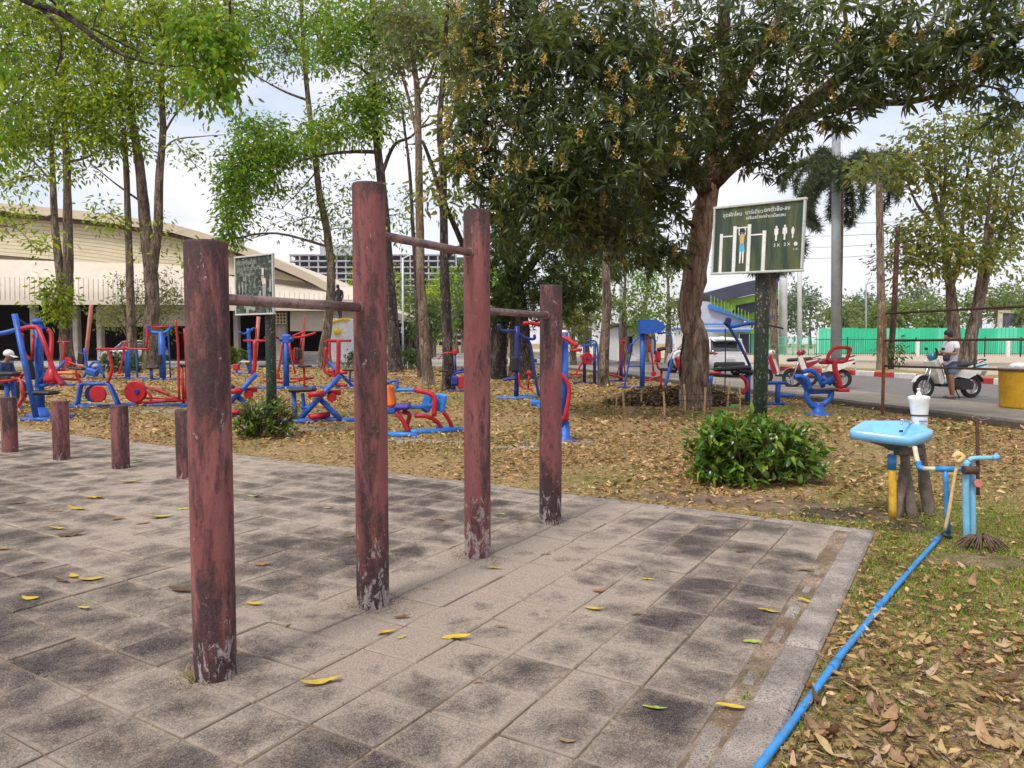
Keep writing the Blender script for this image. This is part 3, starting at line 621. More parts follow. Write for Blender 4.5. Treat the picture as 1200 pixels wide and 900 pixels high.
for (px, py, m, s) in ((783, 771, 60, .02), (790, 776, 30, .03), (812, 777, 40, .018), (578, 653, 70, .03), (945, 700, 60, .03), (940, 720, 40, .03), (895, 790, 50, .035), (875, 815, 40, .02), (740, 711, 25, .03), (318, 793, 30, .03), (168, 850, 25, .02), (700, 712, 20, .03)):
    g = G(px, py); xs.append(g.x + rng.normal(0, s, m)); ys.append(g.y + rng.normal(0, s, m))
x, y = np.concatenate(xs), np.concatenate(ys); blades('joint_weeds', x, y, rng.uniform(.012, .03, len(x)), M['grass'], 'tiny green weeds sprouting in the paving joints', z=-.012)
g = G(240, 793); m = 160; x = g.x + rng.normal(0, .035, m); y = g.y + rng.normal(0, .03, m)
blades('straw_tuft', x, y, rng.uniform(.03, .07, m), M['drygrass'], 'tuft of dead straw at the foot of a pull up post', z=-.002)

# crumbs of grit and soil in the gap by the kerb, round the posts and along the joints
def crumbs(n):
    xs, ys = [], []
    k = n // 3; v = rng.uniform(1.2, 6.4, k); u = -.77 + rng.normal(0, .03, k); xs.append(u * GA.x + v * GB.x); ys.append(u * GA.y + v * GB.y)
    for i in range(4):
        a = rng.uniform(0, 6.28, n // 12); q = .1 + abs(rng.normal(0, .07, n // 12)); c = UV(PU[i], PV[i]); xs.append(c.x + np.cos(a) * q); ys.append(c.y + np.sin(a) * q)
    k = n // 3; i = rng.integers(0, 12, k); v = rng.uniform(1.5, 6.3, k); u = U0 - i * TU + rng.normal(0, .01, k); xs.append(u * GA.x + v * GB.x); ys.append(u * GA.y + v * GB.y)
    k = n // 3; v = rng.uniform(1.2, 6.4, k); u = -.53 + abs(rng.normal(0, .05, k)); xs.append(u * GA.x + v * GB.x); ys.append(u * GA.y + v * GB.y)
    return np.concatenate(xs), np.concatenate(ys)
x, y = crumbs(6500); n = len(x); sz = rng.uniform(.0012, .0045, n); o8 = np.array([(1, 0, 0), (-1, 0, 0), (0, 1, 0), (0, -1, 0), (0, 0, 1), (0, 0, -.6)]); zz = np.where(x * GA.x + y * GA.y > -.56, GZ + .004, np.where(x * GA.x + y * GA.y > -.82, -.009, .002))
V = np.stack([x, y, zz], 1)[:, None, :] + o8[None] * (sz[:, None, None] * rng.uniform(.6, 1.3, (n, 6, 1)))
F = np.array([(0, 2, 4), (2, 1, 4), (1, 3, 4), (3, 0, 4), (2, 0, 5), (1, 2, 5), (3, 1, 5), (0, 3, 5)])
M['crumb'] = leaf('soil_crumb', [(.2, .14, .09), (.34, .26, .18), (.11, .075, .05), (.45, .37, .28)], .9, .0, .1)
tag(link('soil_crumbs', npmesh('soil_crumbs', V.reshape(-1, 3), (F[None] + (np.arange(n) * 6)[:, None, None]).reshape(-1, 3)), M['crumb']), 'soil and grit crumbs along the kerb gap and slab joints', 'grit', kind='stuff')

# fallen twigs
tg = MB(); r_ = random.Random(33)
for k in range(700):
    if k < 260: px, py = r_.uniform(880, 1210), 620 + 280 * r_.random()
    else: px, py = r_.uniform(0, 1200), r_.uniform(470, 620)
    g = GL(px, py)
    if not outside(np.array([g.x]), np.array([g.y]))[0]: continue
    a = r_.uniform(0, 6.28); l = r_.uniform(.05, .3); e = Vector((math.cos(a) * l, math.sin(a) * l, 0)); m_ = g + e * .5 + Vector((r_.uniform(-.03, .03), r_.uniform(-.03, .03), r_.uniform(.01, .035)))
    tg.tube([g + Vector((0, 0, .008)), m_, g + e + Vector((0, 0, .01))], [.003, .003, .0015], 4, 2, False)
tag(tg.build('fallen_twigs', M['stem']), 'thin dry twigs scattered over the lawn', 'twigs', kind='stuff')
# ------------------------------------------------------------------ trees
def sprigs(C, k, sp, L_, wr, droop, up=.5):
    """k leaves round each cluster centre"""
    n = len(C) * k; c = np.repeat(C, k, 0); off = rng.normal(size=(n, 3)) * sp; off[:, 2] *= .8
    D = nrm(off + rnd_unit(n) * sp * .5) + np.array([0, 0, -droop]); Nn = nrm(rnd_unit(n) * .8 + np.array([0, 0, up])); ln = L_ * rng.uniform(.65, 1.25, n)
    return c + off, D, Nn, ln, ln * wr * rng.uniform(.8, 1.2, n)
def rosettes(C, k, L_, wr, droop):
    n = len(C) * k; c = np.repeat(C, k, 0); ax = np.repeat(nrm(rnd_unit(len(C)) * .6 + np.array([0, 0, .5])), k, 0)
    D = nrm(rnd_unit(n) + ax * .25); D = nrm(D + np.array([0, 0, -droop])); Nn = nrm(ax + rnd_unit(n) * .35); ln = L_ * rng.uniform(.65, 1.2, n)
    return c + D * .02, D, Nn, ln, ln * wr * rng.uniform(.85, 1.15, n)
def inball(n):
    v = rnd_unit(n); return v * (rng.random(n) ** .45)[:, None]
def tree(name, label, d, limbs, blobs, leafs, bk='bark', lf='lfmid', cat='tree', group=None, limbmat=None, flower=0, base=None, sides=10, twig=.012, nb=1.0, lname='foliage', zr=.8, gz=GZ, flare=1.45, radii=None, wob=.07):
    """limbs: list of ([(px,py,dd)..], r0, r1), the first is the trunk; blobs: (px,py,rx,ry,dd,clusters)"""
    s = d / FPX; b0 = limbs[0][0][0]; org = P(b0[0], b0[1], d + b0[2]); org.z = gz
    t = thing(name, label, cat, org, 0, group); sk = []
    rs = random.Random(len(name) + int(d * 10) + int(b0[0]))
    for i, (pts, r0, r1) in enumerate(limbs):
        w_ = [P(x, y, d + dd) for (x, y, dd) in pts]; n = len(w_); rr = [r0 + (r1 - r0) * k / (n - 1) for k in range(n)]
        if i == 0 and radii: rr = list(radii)
        if i == 0 or pts[0][1] >= b0[1] - 2:
            w_[0].z = gz - .25; nxt = w_[1]; f = w_[0].lerp(nxt, .35); f.z = max(gz + .25, min(f.z, gz + .5)); w_.insert(1, f)
            rr = [rr[0] * flare, rr[0] * 1.08] + rr[1:]
        m = MB(org); m.tube(w_, rr, sides, 4, True, wob, rs)
        c = catmull(w_, 5); k0 = len(c)
        for j, q in enumerate(c): sk.append((q, r0 + (r1 - r0) * j / max(1, k0 - 1), i))
        m.build('trunk' if i == 0 else 'limb', M[bk if i == 0 or not limbmat else limbmat], t)
    tw = MB(org); CC = []; FL = []
    for (px, py, rx, ry, dd, nc) in blobs:
        c = P(px, py, d + dd); sc_ = (d + dd) / FPX; nc = max(3, int(nc * nb)); r3 = np.array([rx * sc_, (rx + ry) * .5 * sc_ * zr, ry * sc_])
        q = np.array(c)[None] + inball(nc) * r3[None]; CC.append(q)
        best = min(sk, key=lambda k: (k[0] - c).length + max(0, k[0].z - c.z) * 1.5 + (2 if k[1] > .2 and k[0].z < gz + 2 else 0))
        a = best[0]; mid = a.lerp(c, .5) + Vector((rs.uniform(-.1, .1), rs.uniform(-.1, .1), rs.uniform(0, .2))) * (c - a).length
        rb = max(twig * 1.6, min(best[1] * .6, .02 + .012 * (c - a).length)); tw.tube([a, mid, c], [rb, rb * .75, rb * .5], 6, 4, False)
        for j in range(min(26, max(5, nc // 4))):
            e = Vector(q[rs.randrange(nc)]); e = c + (e - c) * rs.uniform(.8, 1.3); s0 = mid.lerp(c, rs.random()); mm = s0.lerp(e, .55) + Vector((rs.uniform(-1, 1), rs.uniform(-1, 1), rs.uniform(-.3, 1))) * .18 * (e - s0).length
            tw.tube([s0, mm, e], [twig * 1.1, twig * .7, twig * .35], 4, 3, False)
        if flower:
            m = max(1, int(nc * flower * (6 if px < 562 else 1))); f = np.array(c)[None] + nrm(np.stack([rng.normal(0, 1, m), -abs(rng.normal(0, 1, m)), rng.normal(0, .8, m)], 1)) * r3[None] * .97; FL.append(f)
    tag(tw.build('branches', M[limbmat or bk], t), kind='stuff')
    C = np.concatenate(CC); style, k, sp, L_, wr, droop = leafs
    a = rosettes(C, k, L_, wr, droop) if style == 'ros' else sprigs(C, k, sp, L_, wr, droop)
    o_ = np.array(org)[None]
    link(lname, leafmesh(lname, a[0] - o_, *a[1:], .3, .2), M[lf], t)
    if FL:
        F = np.concatenate(FL); n = len(F) * 36; c = np.repeat(F, 36, 0); h = rng.random(n)[:, None]; off = rnd_unit(n) * (1 - h) * .09; off[:, 2] = h[:, 0] * .22 - .04
        link('blossom', leafmesh('blossom', c + off - o_, rnd_unit(n), rnd_unit(n), rng.uniform(.04, .085, n), rng.uniform(.018, .03, n), .1, .1), M['lfflower'], t)
    return t
def dep(py, gz=GZ): return G(600, py, gz).y
# the big mango
d = dep(478)
tree('mango_tree', 'huge dark leaved mango tree with knobbly trunk fenced by bamboo stakes', d,
 [([(815, 478, 0), (814, 440, 0), (816, 400, 0), (808, 368, 0), (812, 340, 0), (819, 290, 0), (826, 248, 0), (832, 212, 0)], .47, .27),
  ([(808, 478, .3), (803, 445, .3), (803, 415, .25), (808, 380, .1)], .15, .1),
  ([(832, 214, 0), (866, 182, -.4), (905, 160, -1), (960, 112, -2.2), (1010, 72, -3.4), (1085, 40, -4.5)], .25, .07),
  ([(830, 220, 0), (842, 150, .1), (852, 92, .2), (848, 30, 0), (855, -70, 0)], .24, .1),
  ([(829, 226, 0), (802, 182, -.8), (768, 130, -2), (720, 92, -3), (640, 60, -4)], .2, .05),
  ([(806, 188, -.7), (740, 172, -1.8), (680, 182, -2.8), (610, 205, -3.2)], .14, .04),
  ([(905, 160, -1), (990, 122, -2.5), (1060, 120, -4), (1150, 100, -5)], .1, .03),
  ([(845, 140, .1), (900, 40, 1.5), (960, -40, 3)], .16, .06), ([(842, 150, .1), (770, 50, 2), (690, -30, 3)], .16, .06)],
 [(556, 55, 34, 75, -3, 110), (553, 165, 32, 65, -3.4, 90), (590, 245, 50, 55, -3, 150), (615, 110, 70, 85, -3.6, 260), (650, 215, 75, 70, -4, 270), (610, 20, 70, 50, -3.2, 170),
  (700, 60, 85, 75, -4.5, 270), (715, 165, 85, 75, -4.6, 300), (700, 262, 70, 42, -3.2, 180), (765, 225, 48, 55, -2.2, 130), (780, 110, 65, 85, -3.6, 230), (640, 160, 80, 90, -.5, 70),
  (850, 50, 85, 65, -3.6, 138), (862, 125, 50, 38, -2.5, 48), (925, 50, 75, 55, -4, 114), (905, 118, 50, 40, -3, 54), (930, 172, 42, 28, -2, 33), (985, 62, 75, 60, -5, 114), (980, 135, 50, 30, -4, 42),
  (1055, 45, 75, 55, -5, 108), (1035, 110, 55, 22, -4.6, 24), (1135, 35, 80, 50, -6, 102), (1190, 70, 60, 40, -6.2, 60), (1120, 100, 50, 20, -5, 21), (1185, 130, 40, 22, -6, 18),
  (800, -40, 140, 60, -2, 110), (620, -60, 130, 60, -1, 90), (990, -50, 150, 60, -3, 90), (720, 60, 120, 100, 2, 60), (880, 10, 130, 80, 2.5, 60), (580, 150, 70, 110, 0, 50), (1170, -40, 100, 50, -4, 80),  # clumps above the frame are unseen, added to shade the crown
  (1080, 80, 120, 30, -5.4, 70), (780, 290, 34, 24, -1, 34), (792, 196, 42, 34, -1.8, 80), (862, 178, 42, 26, -1.6, 50), (838, 150, 50, 36, -2.2, 90), (900, 190, 34, 20, -1.6, 30), (760, 300, 40, 22, -1.4, 50), (720, 250, 60, 50, -1, 120)],
 ('ros', 11, 0, .235, .235, .45), 'barkmango', 'lfmango', limbmat='barkred', flower=.05, sides=18, twig=.014, nb=.8, flare=1.12, wob=.14, radii=[.34, .32, .285, .25, .27, .25, .23, .25])
# mango trees standing behind by the road
d = 31
tree('mango_tree', 'dense dark mango tree by the road behind the tall blue lat machine', d,
 [([(612, 442, 0), (610, 400, 0), (606, 350, 0), (598, 300, 0), (592, 250, 0)], .5, .25), ([(580, 440, .5), (585, 390, .5), (596, 330, .2), (620, 280, 0), (640, 250, 0)], .42, .18),
  ([(604, 340, 0), (630, 300, -.5), (660, 265, -1)], .2, .1)],
 [(585, 300, 55, 50, -1, 190), (640, 285, 60, 45, -1.5, 220), (690, 300, 55, 45, -1, 190), (730, 285, 50, 45, 0, 140), (630, 345, 55, 32, -.5, 170), (575, 355, 30, 30, 0, 70), (670, 350, 36, 30, 0, 110), (660, 230, 90, 50, 0, 200), (600, 375, 40, 16, .5, 60)],
 ('ros', 12, 0, .26, .26, .4), 'barkdark', 'lfdark', limbmat='barkdark', sides=10)
# slender tree in the middle of the machines
tree('slender_tree', 'slender straight grey brown tree trunk beside the box headed blue machine', dep(453),
 [([(707, 453, 0), (708, 410, 0), (711, 360, 0), (710, 310, 0), (712, 250, 0), (710, 180, 0), (716, 100, 0)], .19, .1)],
 [(705, 210, 60, 40, 0, 90), (760, 215, 45, 45, 1, 70), (730, 130, 60, 60, 0, 90), (690, 285, 40, 25, 1, 40)],
 ('ros', 10, 0, .24, .25, .4), 'bark', 'lfmango', limbmat='bark', flower=.04)
# airy trees of the left half
d = dep(433)
tree('rain_tree', 'twin stemmed tree with yellow green canopy and ivy tuft on its trunk', d,
 [([(80, 433, 0), (77, 390, 0), (79, 350, 0), (80, 300, 0), (79, 240, 0), (78, 180, 0), (73, 110, 0), (70, 40, 0)], .38, .12),
  ([(78, 380, 0), (72, 330, 0), (65, 270, .2), (62, 210, .3), (60, 150, .5)], .32, .1), ([(78, 190, 0), (100, 185, -.5), (130, 170, -1)], .09, .03), ([(65, 220, .3), (40, 190, 0), (15, 180, -.5)], .08, .03),
  ([(66, 250, 0), (30, 262, -2), (-10, 268, -4)], .05, .015), ([(-20, 262, -4), (20, 268, -4), (40, 290, -4.5), (62, 296, -5)], .05, .01)],
 [(70, 130, 60, 38, 0, 120), (110, 120, 55, 38, -1, 130), (40, 165, 45, 30, .5, 70), (120, 165, 45, 25, -1, 55), (60, 60, 70, 45, 0, 120), (15, 90, 40, 60, 0, 90), (20, 210, 40, 26, 0, 30), (10, 255, 40, 18, -3, 16), (45, 285, 34, 10, -4, 8), (65, 352, 16, 30, -1, 50), (85, 200, 40, 20, 0, 18), (30, 10, 60, 40, 0, 80), (60, 20, 80, 30, 1, 60), (15, 150, 26, 40, 1, 40)],
 ('spr', 9, .30, .31, .4, .35), 'bark', 'lflime', nb=1.75)
tree('rain_tree', 'tall forked tree with a paler second stem before the cream hall', d,
 [([(178, 433, 0), (177, 390, 0), (178, 340, 0), (173, 290, 0), (168, 240, 0), (163, 190, 0), (155, 140, 0), (150, 80, 0), (140, 10, 0)], .48, .13),
  ([(157, 434, -.5), (154, 380, -.5), (152, 320, -.4), (150, 260, -.3), (148, 200, -.2), (145, 150, 0)], .26, .13), ([(177, 325, 0), (185, 265, -.2), (187, 205, -.2), (191, 150, -.3), (189, 90, -.5), (195, 30, -.5)], .3, .1),
  ([(190, 160, -.3), (205, 135, -.5), (220, 118, -.6)], .07, .03), ([(189, 178, -.3), (205, 164, -1), (235, 160, -1.5), (262, 158, -2)], .06, .015), ([(205, 166, -1), (225, 190, -1.5), (250, 205, -2)], .03, .01), ([(168, 238, 0), (135, 215, 0), (105, 190, -.5)], .07, .02), ([(152, 100, 0), (120, 85, -.5), (100, 70, -1)], .1, .03)],
 [(150, 60, 70, 50, 0, 150), (200, 40, 60, 45, 0, 130), (110, 30, 60, 40, 0, 100), (170, 110, 55, 28, -.5, 60), (215, 95, 45, 40, -1, 70), (130, 160, 45, 25, 0, 30), (160, 170, 30, 15, 0, 16), (125, 250, 30, 18, -1, 14), (185, 285, 36, 40, 0, 10), (235, 180, 34, 24, -1.5, 12), (240, 15, 50, 40, 0, 80), (180, 10, 90, 30, 0, 90), (120, 110, 60, 40, 0, 60)],
 ('spr', 9, .30, .30, .4, .35), 'bark', 'lflime', nb=1.6)
tree('shrub_tree', 'low spreading olive green tree before the hall wall', 50,
 [([(150, 424, 0), (150, 400, 0), (148, 375, 0), (142, 350, 0)], .12, .05), ([(149, 390, 0), (170, 365, 0), (195, 345, 0)], .07, .03), ([(149, 395, 0), (135, 370, 0), (120, 365, 0)], .06, .03)],
 [(130, 372, 26, 14, 0, 50), (155, 355, 30, 20, 0, 60), (195, 355, 24, 24, 0, 60), (145, 330, 16, 8, 0, 14), (190, 325, 20, 10, 0, 16), (180, 380, 30, 14, 0, 40)],
 ('spr', 10, .3, .22, .42, .3), 'bark', 'lfolive')
d = dep(432)
tree('rain_tree', 'curved trunk tree with thick green hanging foliage beside the mouldy sign', d,
 [([(380, 433, 0), (379, 412, 0), (385, 375, 0), (388, 320, 0), (383, 270, 0), (374, 225, 0), (369, 180, 0), (362, 125, 0), (356, 60, 0), (352, -20, 0)], .32, .1),
  ([(372, 185, 0), (340, 178, -1), (300, 185, -2), (275, 195, -2.5)], .1, .03), ([(362, 118, 0), (335, 108, -.5), (305, 92, -1), (285, 80, -1)], .08, .02), ([(358, 70, 0), (340, 40, 0), (330, 0, 0)], .08, .03), ([(372, 200, 0), (350, 225, -1), (330, 245, -1.5)], .05, .015)],
 [(295, 190, 40, 30, -2.2, 150), (275, 235, 24, 45, -2.6, 130), (330, 175, 45, 22, -1.6, 110), (375, 165, 30, 30, 0, 60), (300, 150, 35, 15, -1.5, 50), (320, 220, 40, 24, -1, 30), (370, 240, 44, 40, 0, 34), (345, 260, 50, 34, .5, 14), (330, 60, 80, 32, 0, 110), (300, 20, 60, 30, 0, 110), (380, 25, 60, 35, 0, 110), (270, 280, 14, 22, -2.6, 26), (410, 270, 24, 40, 0, 24), (250, 65, 30, 50, -1, 50)],
 ('spr', 9, .27, .27, .4, .4), 'bark', 'lfmid', nb=1.9)
d = dep(436)
tree('rain_tree', 'tall dark trunk right behind the tallest pull up post with spreading branches', d,
 [([(464, 437, 0), (461, 400, 0), (457, 340, 0), (453, 290, 0), (449, 230, 0), (443, 180, 0), (439, 130, 0), (437, 70, 0), (436, -20, 0)], .36, .12),
  ([(447, 205, 0), (462, 170, 0), (482, 160, -.3), (505, 135, -.6)], .11, .03), ([(441, 178, 0), (410, 178, -.5), (375, 182, -1), (345, 190, -1)], .11, .03), ([(438, 92, 0), (415, 75, -.5), (395, 70, -1)], .09, .03), ([(438, 80, 0), (460, 60, -.5), (485, 40, -1)], .09, .03)],
 [(410, 130, 40, 26, -.5, 70), (440, 110, 30, 40, 0, 70), (390, 160, 40, 14, -.8, 34), (430, 155, 40, 16, -.5, 40), (460, 120, 40, 20, -.3, 34), (430, 35, 70, 34, 0, 150), (490, 25, 60, 30, 0, 120), (470, 65, 50, 18, -.4, 50), (390, 60, 40, 25, -.6, 60), (470, 250, 22, 40, 0, 14), (420, 220, 24, 30, 0, 12), (520, 40, 40, 34, -.5, 60), (440, -20, 90, 30, 0, 60)],
 ('spr', 9, .27, .27, .4, .35), 'barkdark', 'lfmid', nb=1.7)
d = dep(451)
tree('tall_tree', 'pale mottled straight trunk between the two tallest pull up posts', d,
 [([(503, 451, 0), (499, 420, 0), (496, 370, 0), (493, 330, 0), (492, 270, 0), (491, 210, 0), (490, 150, 0), (488, 95, 0), (478, 40, 0), (470, -20, 0)], .22, .07),
  ([(490, 165, 0), (480, 120, 0), (468, 80, -.2), (450, 50, -.4)], .08, .02), ([(490, 112, 0), (505, 85, -.2), (512, 55, -.4), (505, 20, -.5)], .07, .02), ([(488, 95, 0), (500, 90, .4), (530, 95, .6)], .04, .012), ([(490, 150, 0), (515, 140, 0), (535, 115, -.5)], .05, .012)],
 [(470, 60, 40, 26, -.2, 24), (510, 50, 36, 30, -.4, 30), (490, 20, 50, 30, 0, 50), (520, 100, 24, 24, 0, 16), (455, 85, 24, 20, 0, 10), (545, 130, 22, 40, -.5, 18)],
 ('spr', 8, .24, .26, .4, .35), 'barkpale', 'lfgrey', nb=1.7)
tree('tall_tree', 'thin dark stem leaning against the pale mottled trunk', dep(442),
 [([(494, 442, 0), (492, 410, 0), (490, 380, 0), (488, 330, 0), (484, 270, 0), (480, 200, 0), (470, 120, 0)], .16, .05)], [(470, 130, 26, 24, 0, 14), (490, 170, 20, 30, 0, 8)], ('spr', 8, .2, .15, .42, .3), 'barkdark', 'lfgrey')
tree('tall_tree', 'dark lichened trunk with a slanting bough, left of the second tallest post', dep(458),
 [([(526, 458, 0), (525, 420, 0), (523, 370, 0), (521, 320, 0), (520, 260, 0), (519, 200, 0), (515, 150, 0), (520, 80, 0), (525, 0, 0)], .2, .06),
  ([(548, 300, .5), (535, 270, .3), (518, 230, .2), (503, 185, .1), (495, 165, 0)], .1, .05), ([(522, 300, 0), (540, 290, .4), (550, 300, .5), (560, 330, .8)], .09, .06), ([(517, 170, 0), (535, 130, -.2), (545, 80, -.3)], .05, .015)],
 [(540, 60, 26, 50, -.3, 34), (535, 160, 20, 50, 0, 24), (530, 230, 16, 40, 0, 14), (505, 215, 16, 30, .2, 8), (550, 20, 30, 30, 0, 34)],
 ('spr', 8, .24, .26, .4, .35), 'barkdark', 'lfolive', nb=1.7)
# near tree whose boughs hang into the top left corner
tree('overhanging_tree', 'near tree reaching a bare dark bough and green leaves over the stumps', 13,
 [([(-260, 512, 0), (-250, 350, 0), (-235, 150, 0), (-200, -60, 0), (-150, -200, 0)], .3, .16),
  ([(-215, -20, 0), (-90, -60, 0), (25, -2, 0), (75, 18, 0), (122, 52, 0), (160, 70, 0), (205, 78, 0)], .09, .012), ([(45, 8, 0), (66, 30, 0), (72, 55, .1), (65, 88, .2)], .03, .008), ([(50, -8, 0), (85, 20, 0), (125, 42, 0), (165, 62, .2), (190, 76, .2)], .028, .008), ([(-170, -120, 0), (60, -120, 0), (250, -60, -.3), (270, 20, -.4)], .09, .02)],
 [(240, 55, 42, 30, -.3, 60), (255, 90, 30, 35, -.4, 50), (225, 30, 40, 25, -.2, 34), (270, 50, 26, 36, -.4, 40), (8, 60, 22, 70, 0, 44), (5, 150, 18, 40, 0, 26), (120, 10, 60, 16, 0, 12), (60, -10, 60, 16, 0, 20), (260, 120, 22, 16, -.4, 14), (200, 50, 26, 16, 0, 12)],
 ('spr', 8, .13, .16, .42, .7), 'barkdark', 'lfmid', twig=.005, nb=.85)
# right side beyond the road
gzr = ROADZ + .1
d = 42
tree('roadside_tree', 'many stemmed olive leaved tree across the road behind the person', d,
 [([(1133, 430, 0), (1138, 395, 0), (1146, 360, 0), (1156, 320, 0), (1160, 280, 0), (1168, 230, 0), (1172, 160, 0)], .4, .02),
  ([(1122, 430, .3), (1118, 395, .3), (1114, 340, .3), (1108, 300, .3), (1104, 250, .3), (1100, 170, .3)], .42, .03), ([(1114, 335, .3), (1125, 300, 0), (1128, 260, 0), (1134, 200, 0), (1140, 130, 0)], .2, .015), ([(1106, 270, .3), (1095, 230, .3), (1085, 190, .4), (1076, 150, .5)], .2, .015),
  ([(1104, 245, .3), (1108, 200, .2), (1106, 130, 0)], .14, .015), ([(1092, 260, .3), (1075, 240, .2), (1060, 205, 0)], .14, .015), ([(1156, 320, 0), (1175, 270, 0), (1185, 220, 0), (1198, 170, 0)], .18, .015), ([(1138, 395, 0), (1152, 300, -.5), (1160, 230, -.5), (1166, 140, -.6)], .2, .015)],
 [(1080, 275, 40, 26, -.5, 60), (1110, 300, 50, 22, -1, 70), (1150, 300, 36, 18, -1, 40), (1060, 310, 30, 24, 0, 34), (1080, 200, 50, 30, 0, 50), (1140, 190, 55, 45, 0, 60), (1190, 210, 40, 50, 0, 40), (1046, 200, 36, 26, 0, 50), (1012, 200, 22, 14, 0, 12), (1170, 260, 40, 36, 0, 30), (1120, 240, 40, 30, 0, 30), (1190, 300, 30, 40, .5, 20), (1140, 150, 55, 30, 0, 50), (1185, 165, 40, 30, 0, 40), (1095, 165, 45, 26, 0, 40), (1150, 235, 50, 30, -.5, 40), (1195, 250, 34, 40, 0, 34)],
 ('spr', 8, .34, .38, .42, .35), 'bark', 'lfolive', gz=gzr, nb=1.25)
tree('areca_palm', 'straight ringed trunk of a tall palm across the road', 36,
 [([(1034, 434, 0), (1033, 380, 0), (1032, 320, 0), (1031, 260, 0), (1030, 215, 0)], .22, .15)], [(1030, 200, 26, 18, 0, 20), (1015, 215, 34, 8, 0, 8)], ('spr', 8, .3, .3, .12, .5), 'barkpale', 'lfpalm', cat='palm', gz=gzr)
tree('leaning_tree', 'thin reddish leaning trunk with a few leaves beside the ringed palm', 38,
 [([(1042, 430, 0), (1046, 390, 0), (1049, 340, 0), (1051, 290, 0), (1053, 265, 0)], .16, .1)], [(1045, 300, 14, 14, 0, 10), (1052, 270, 12, 10, 0, 8), (1046, 412, 16, 14, -.5, 30), (1026, 305, 14, 12, 0, 10)], ('spr', 8, .25, .26, .3, .5), 'barkred', 'lfdark', gz=gzr)
# palm with drooping fronds
def palm(name, label, px, py, d, crown, gz, nf=22, L_=3.2):
    org = P(px, py, d); org.z = gz; t = thing(name, label, 'palm', org); c = P(crown[0], crown[1], d)
    MB(org).tube([org - Vector((0, 0, .3)), org.lerp(c, .4), org.lerp(c, .8), c], [.22, .16, .14, .1], 12, 4).build('trunk', M['barkpale'], t)
    r_ = random.Random(5)
    for k in range(nf):
        a = 6.283 * k / nf + r_.uniform(-.2, .2); el = r_.uniform(-.35, .8); pts = []
        for j in range(7):
            q = j / 6; e = el - 2.1 * q * q * r_.uniform(.85, 1.1)
            pts.append((pts[-1] + Vector((math.cos(a) * math.cos(e), math.sin(a) * math.cos(e), math.sin(e))) * (L_ / 6)) if pts else c)
        rach = MB(org).tube(pts, [.03, .006][0:1] * 1 + [.025, .02, .016, .012, .009, .005], 4, 2, False).build('frond', M['stem'], t)
        cc = catmull(pts, 12); A = np.array([tuple(p - org) for p in cc[8:]]); T = nrm(np.gradient(A, axis=0)); m = len(A) * 14; Ab = np.repeat(A, 14, 0); Tb = np.repeat(T, 14, 0)
        D = nrm(rnd_unit(m) + Tb * .5 + np.array([0, 0, -.15])); ln = rng.uniform(.3, .62, m)
        link('leaflets', leafmesh('leaflets', Ab, D, rnd_unit(m), ln, ln * .085, .25, .2), M['lfpalm'], rach)
    return t
palm('foxtail_palm', 'palm with bushy drooping dark fronds behind the tall grey mast', 982, 428, 48, (987, 205), gzr, 26, 4.8)
palm('foxtail_palm', 'palm with thin brown trunk just past the sign pole, fronds behind the sign', 908, 428, 36, (905, 290), gzr, 12, 1.8)
# far trees: behind the fence on the right, behind the road on the left
def far_tree(px, ybase, ytop, wpx, d, lf, lab, gz=0., seed=0, bk='bark', n=70, name='distant_tree', grp='distant trees'):
    r_ = random.Random(seed + int(px)); h = ybase - ytop; bl = []
    for k in range(7): bl.append((px + r_.uniform(-.38, .38) * wpx, ytop + h * (.12 + .55 * r_.random()), wpx * r_.uniform(.2, .32), h * r_.uniform(.12, .22), r_.uniform(-1.5, 1.5), n // 7 + 4))
    bl.append((px, ytop + h * .2, wpx * .22, h * .18, 0, n // 7)); s = d / FPX
    tree(name, lab, d, [([(px, ybase, 0), (px + r_.uniform(-3, 3), ybase - h * .35, 0), (px + r_.uniform(-4, 4), ytop + h * .3, 0)], max(.15, .03 * h * s), .08)], bl, ('spr', 14, 5.5 * s, 4.6 * s, .5, .2), bk, lf, group=grp, gz=gz, sides=7, twig=.02)
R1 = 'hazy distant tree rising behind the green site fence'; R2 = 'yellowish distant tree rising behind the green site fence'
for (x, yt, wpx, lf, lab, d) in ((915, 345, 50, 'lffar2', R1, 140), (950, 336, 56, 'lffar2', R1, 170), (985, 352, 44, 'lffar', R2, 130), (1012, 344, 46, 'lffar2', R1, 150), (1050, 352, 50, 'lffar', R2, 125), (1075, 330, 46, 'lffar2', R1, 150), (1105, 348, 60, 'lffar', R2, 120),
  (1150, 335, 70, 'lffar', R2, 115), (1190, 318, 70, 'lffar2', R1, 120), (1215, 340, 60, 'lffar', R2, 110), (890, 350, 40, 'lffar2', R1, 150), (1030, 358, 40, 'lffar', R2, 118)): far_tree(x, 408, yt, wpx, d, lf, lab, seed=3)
L1 = 'light green tree beyond the plaza road, under the unfinished building'; L2 = 'deep green tree beyond the plaza road, under the unfinished building'
for (x, yt, wpx, lf, lab, d) in ((440, 312, 56, 'lflime', L1, 84), (476, 322, 50, 'lffar', L1, 90), (508, 330, 44, 'lflime', L1, 78), (535, 300, 56, 'lfmid', L2, 100), (560, 318, 44, 'lffar', L1, 82), (590, 300, 60, 'lfmid', L2, 95), (505, 348, 34, 'lfdark', L2, 70), (548, 352, 30, 'lfdark', L2, 66)): far_tree(x, 414, yt, wpx, d, lf, lab, seed=9, gz=.0)
B1 = 'pale trunked tree lining the road behind the slender tree'
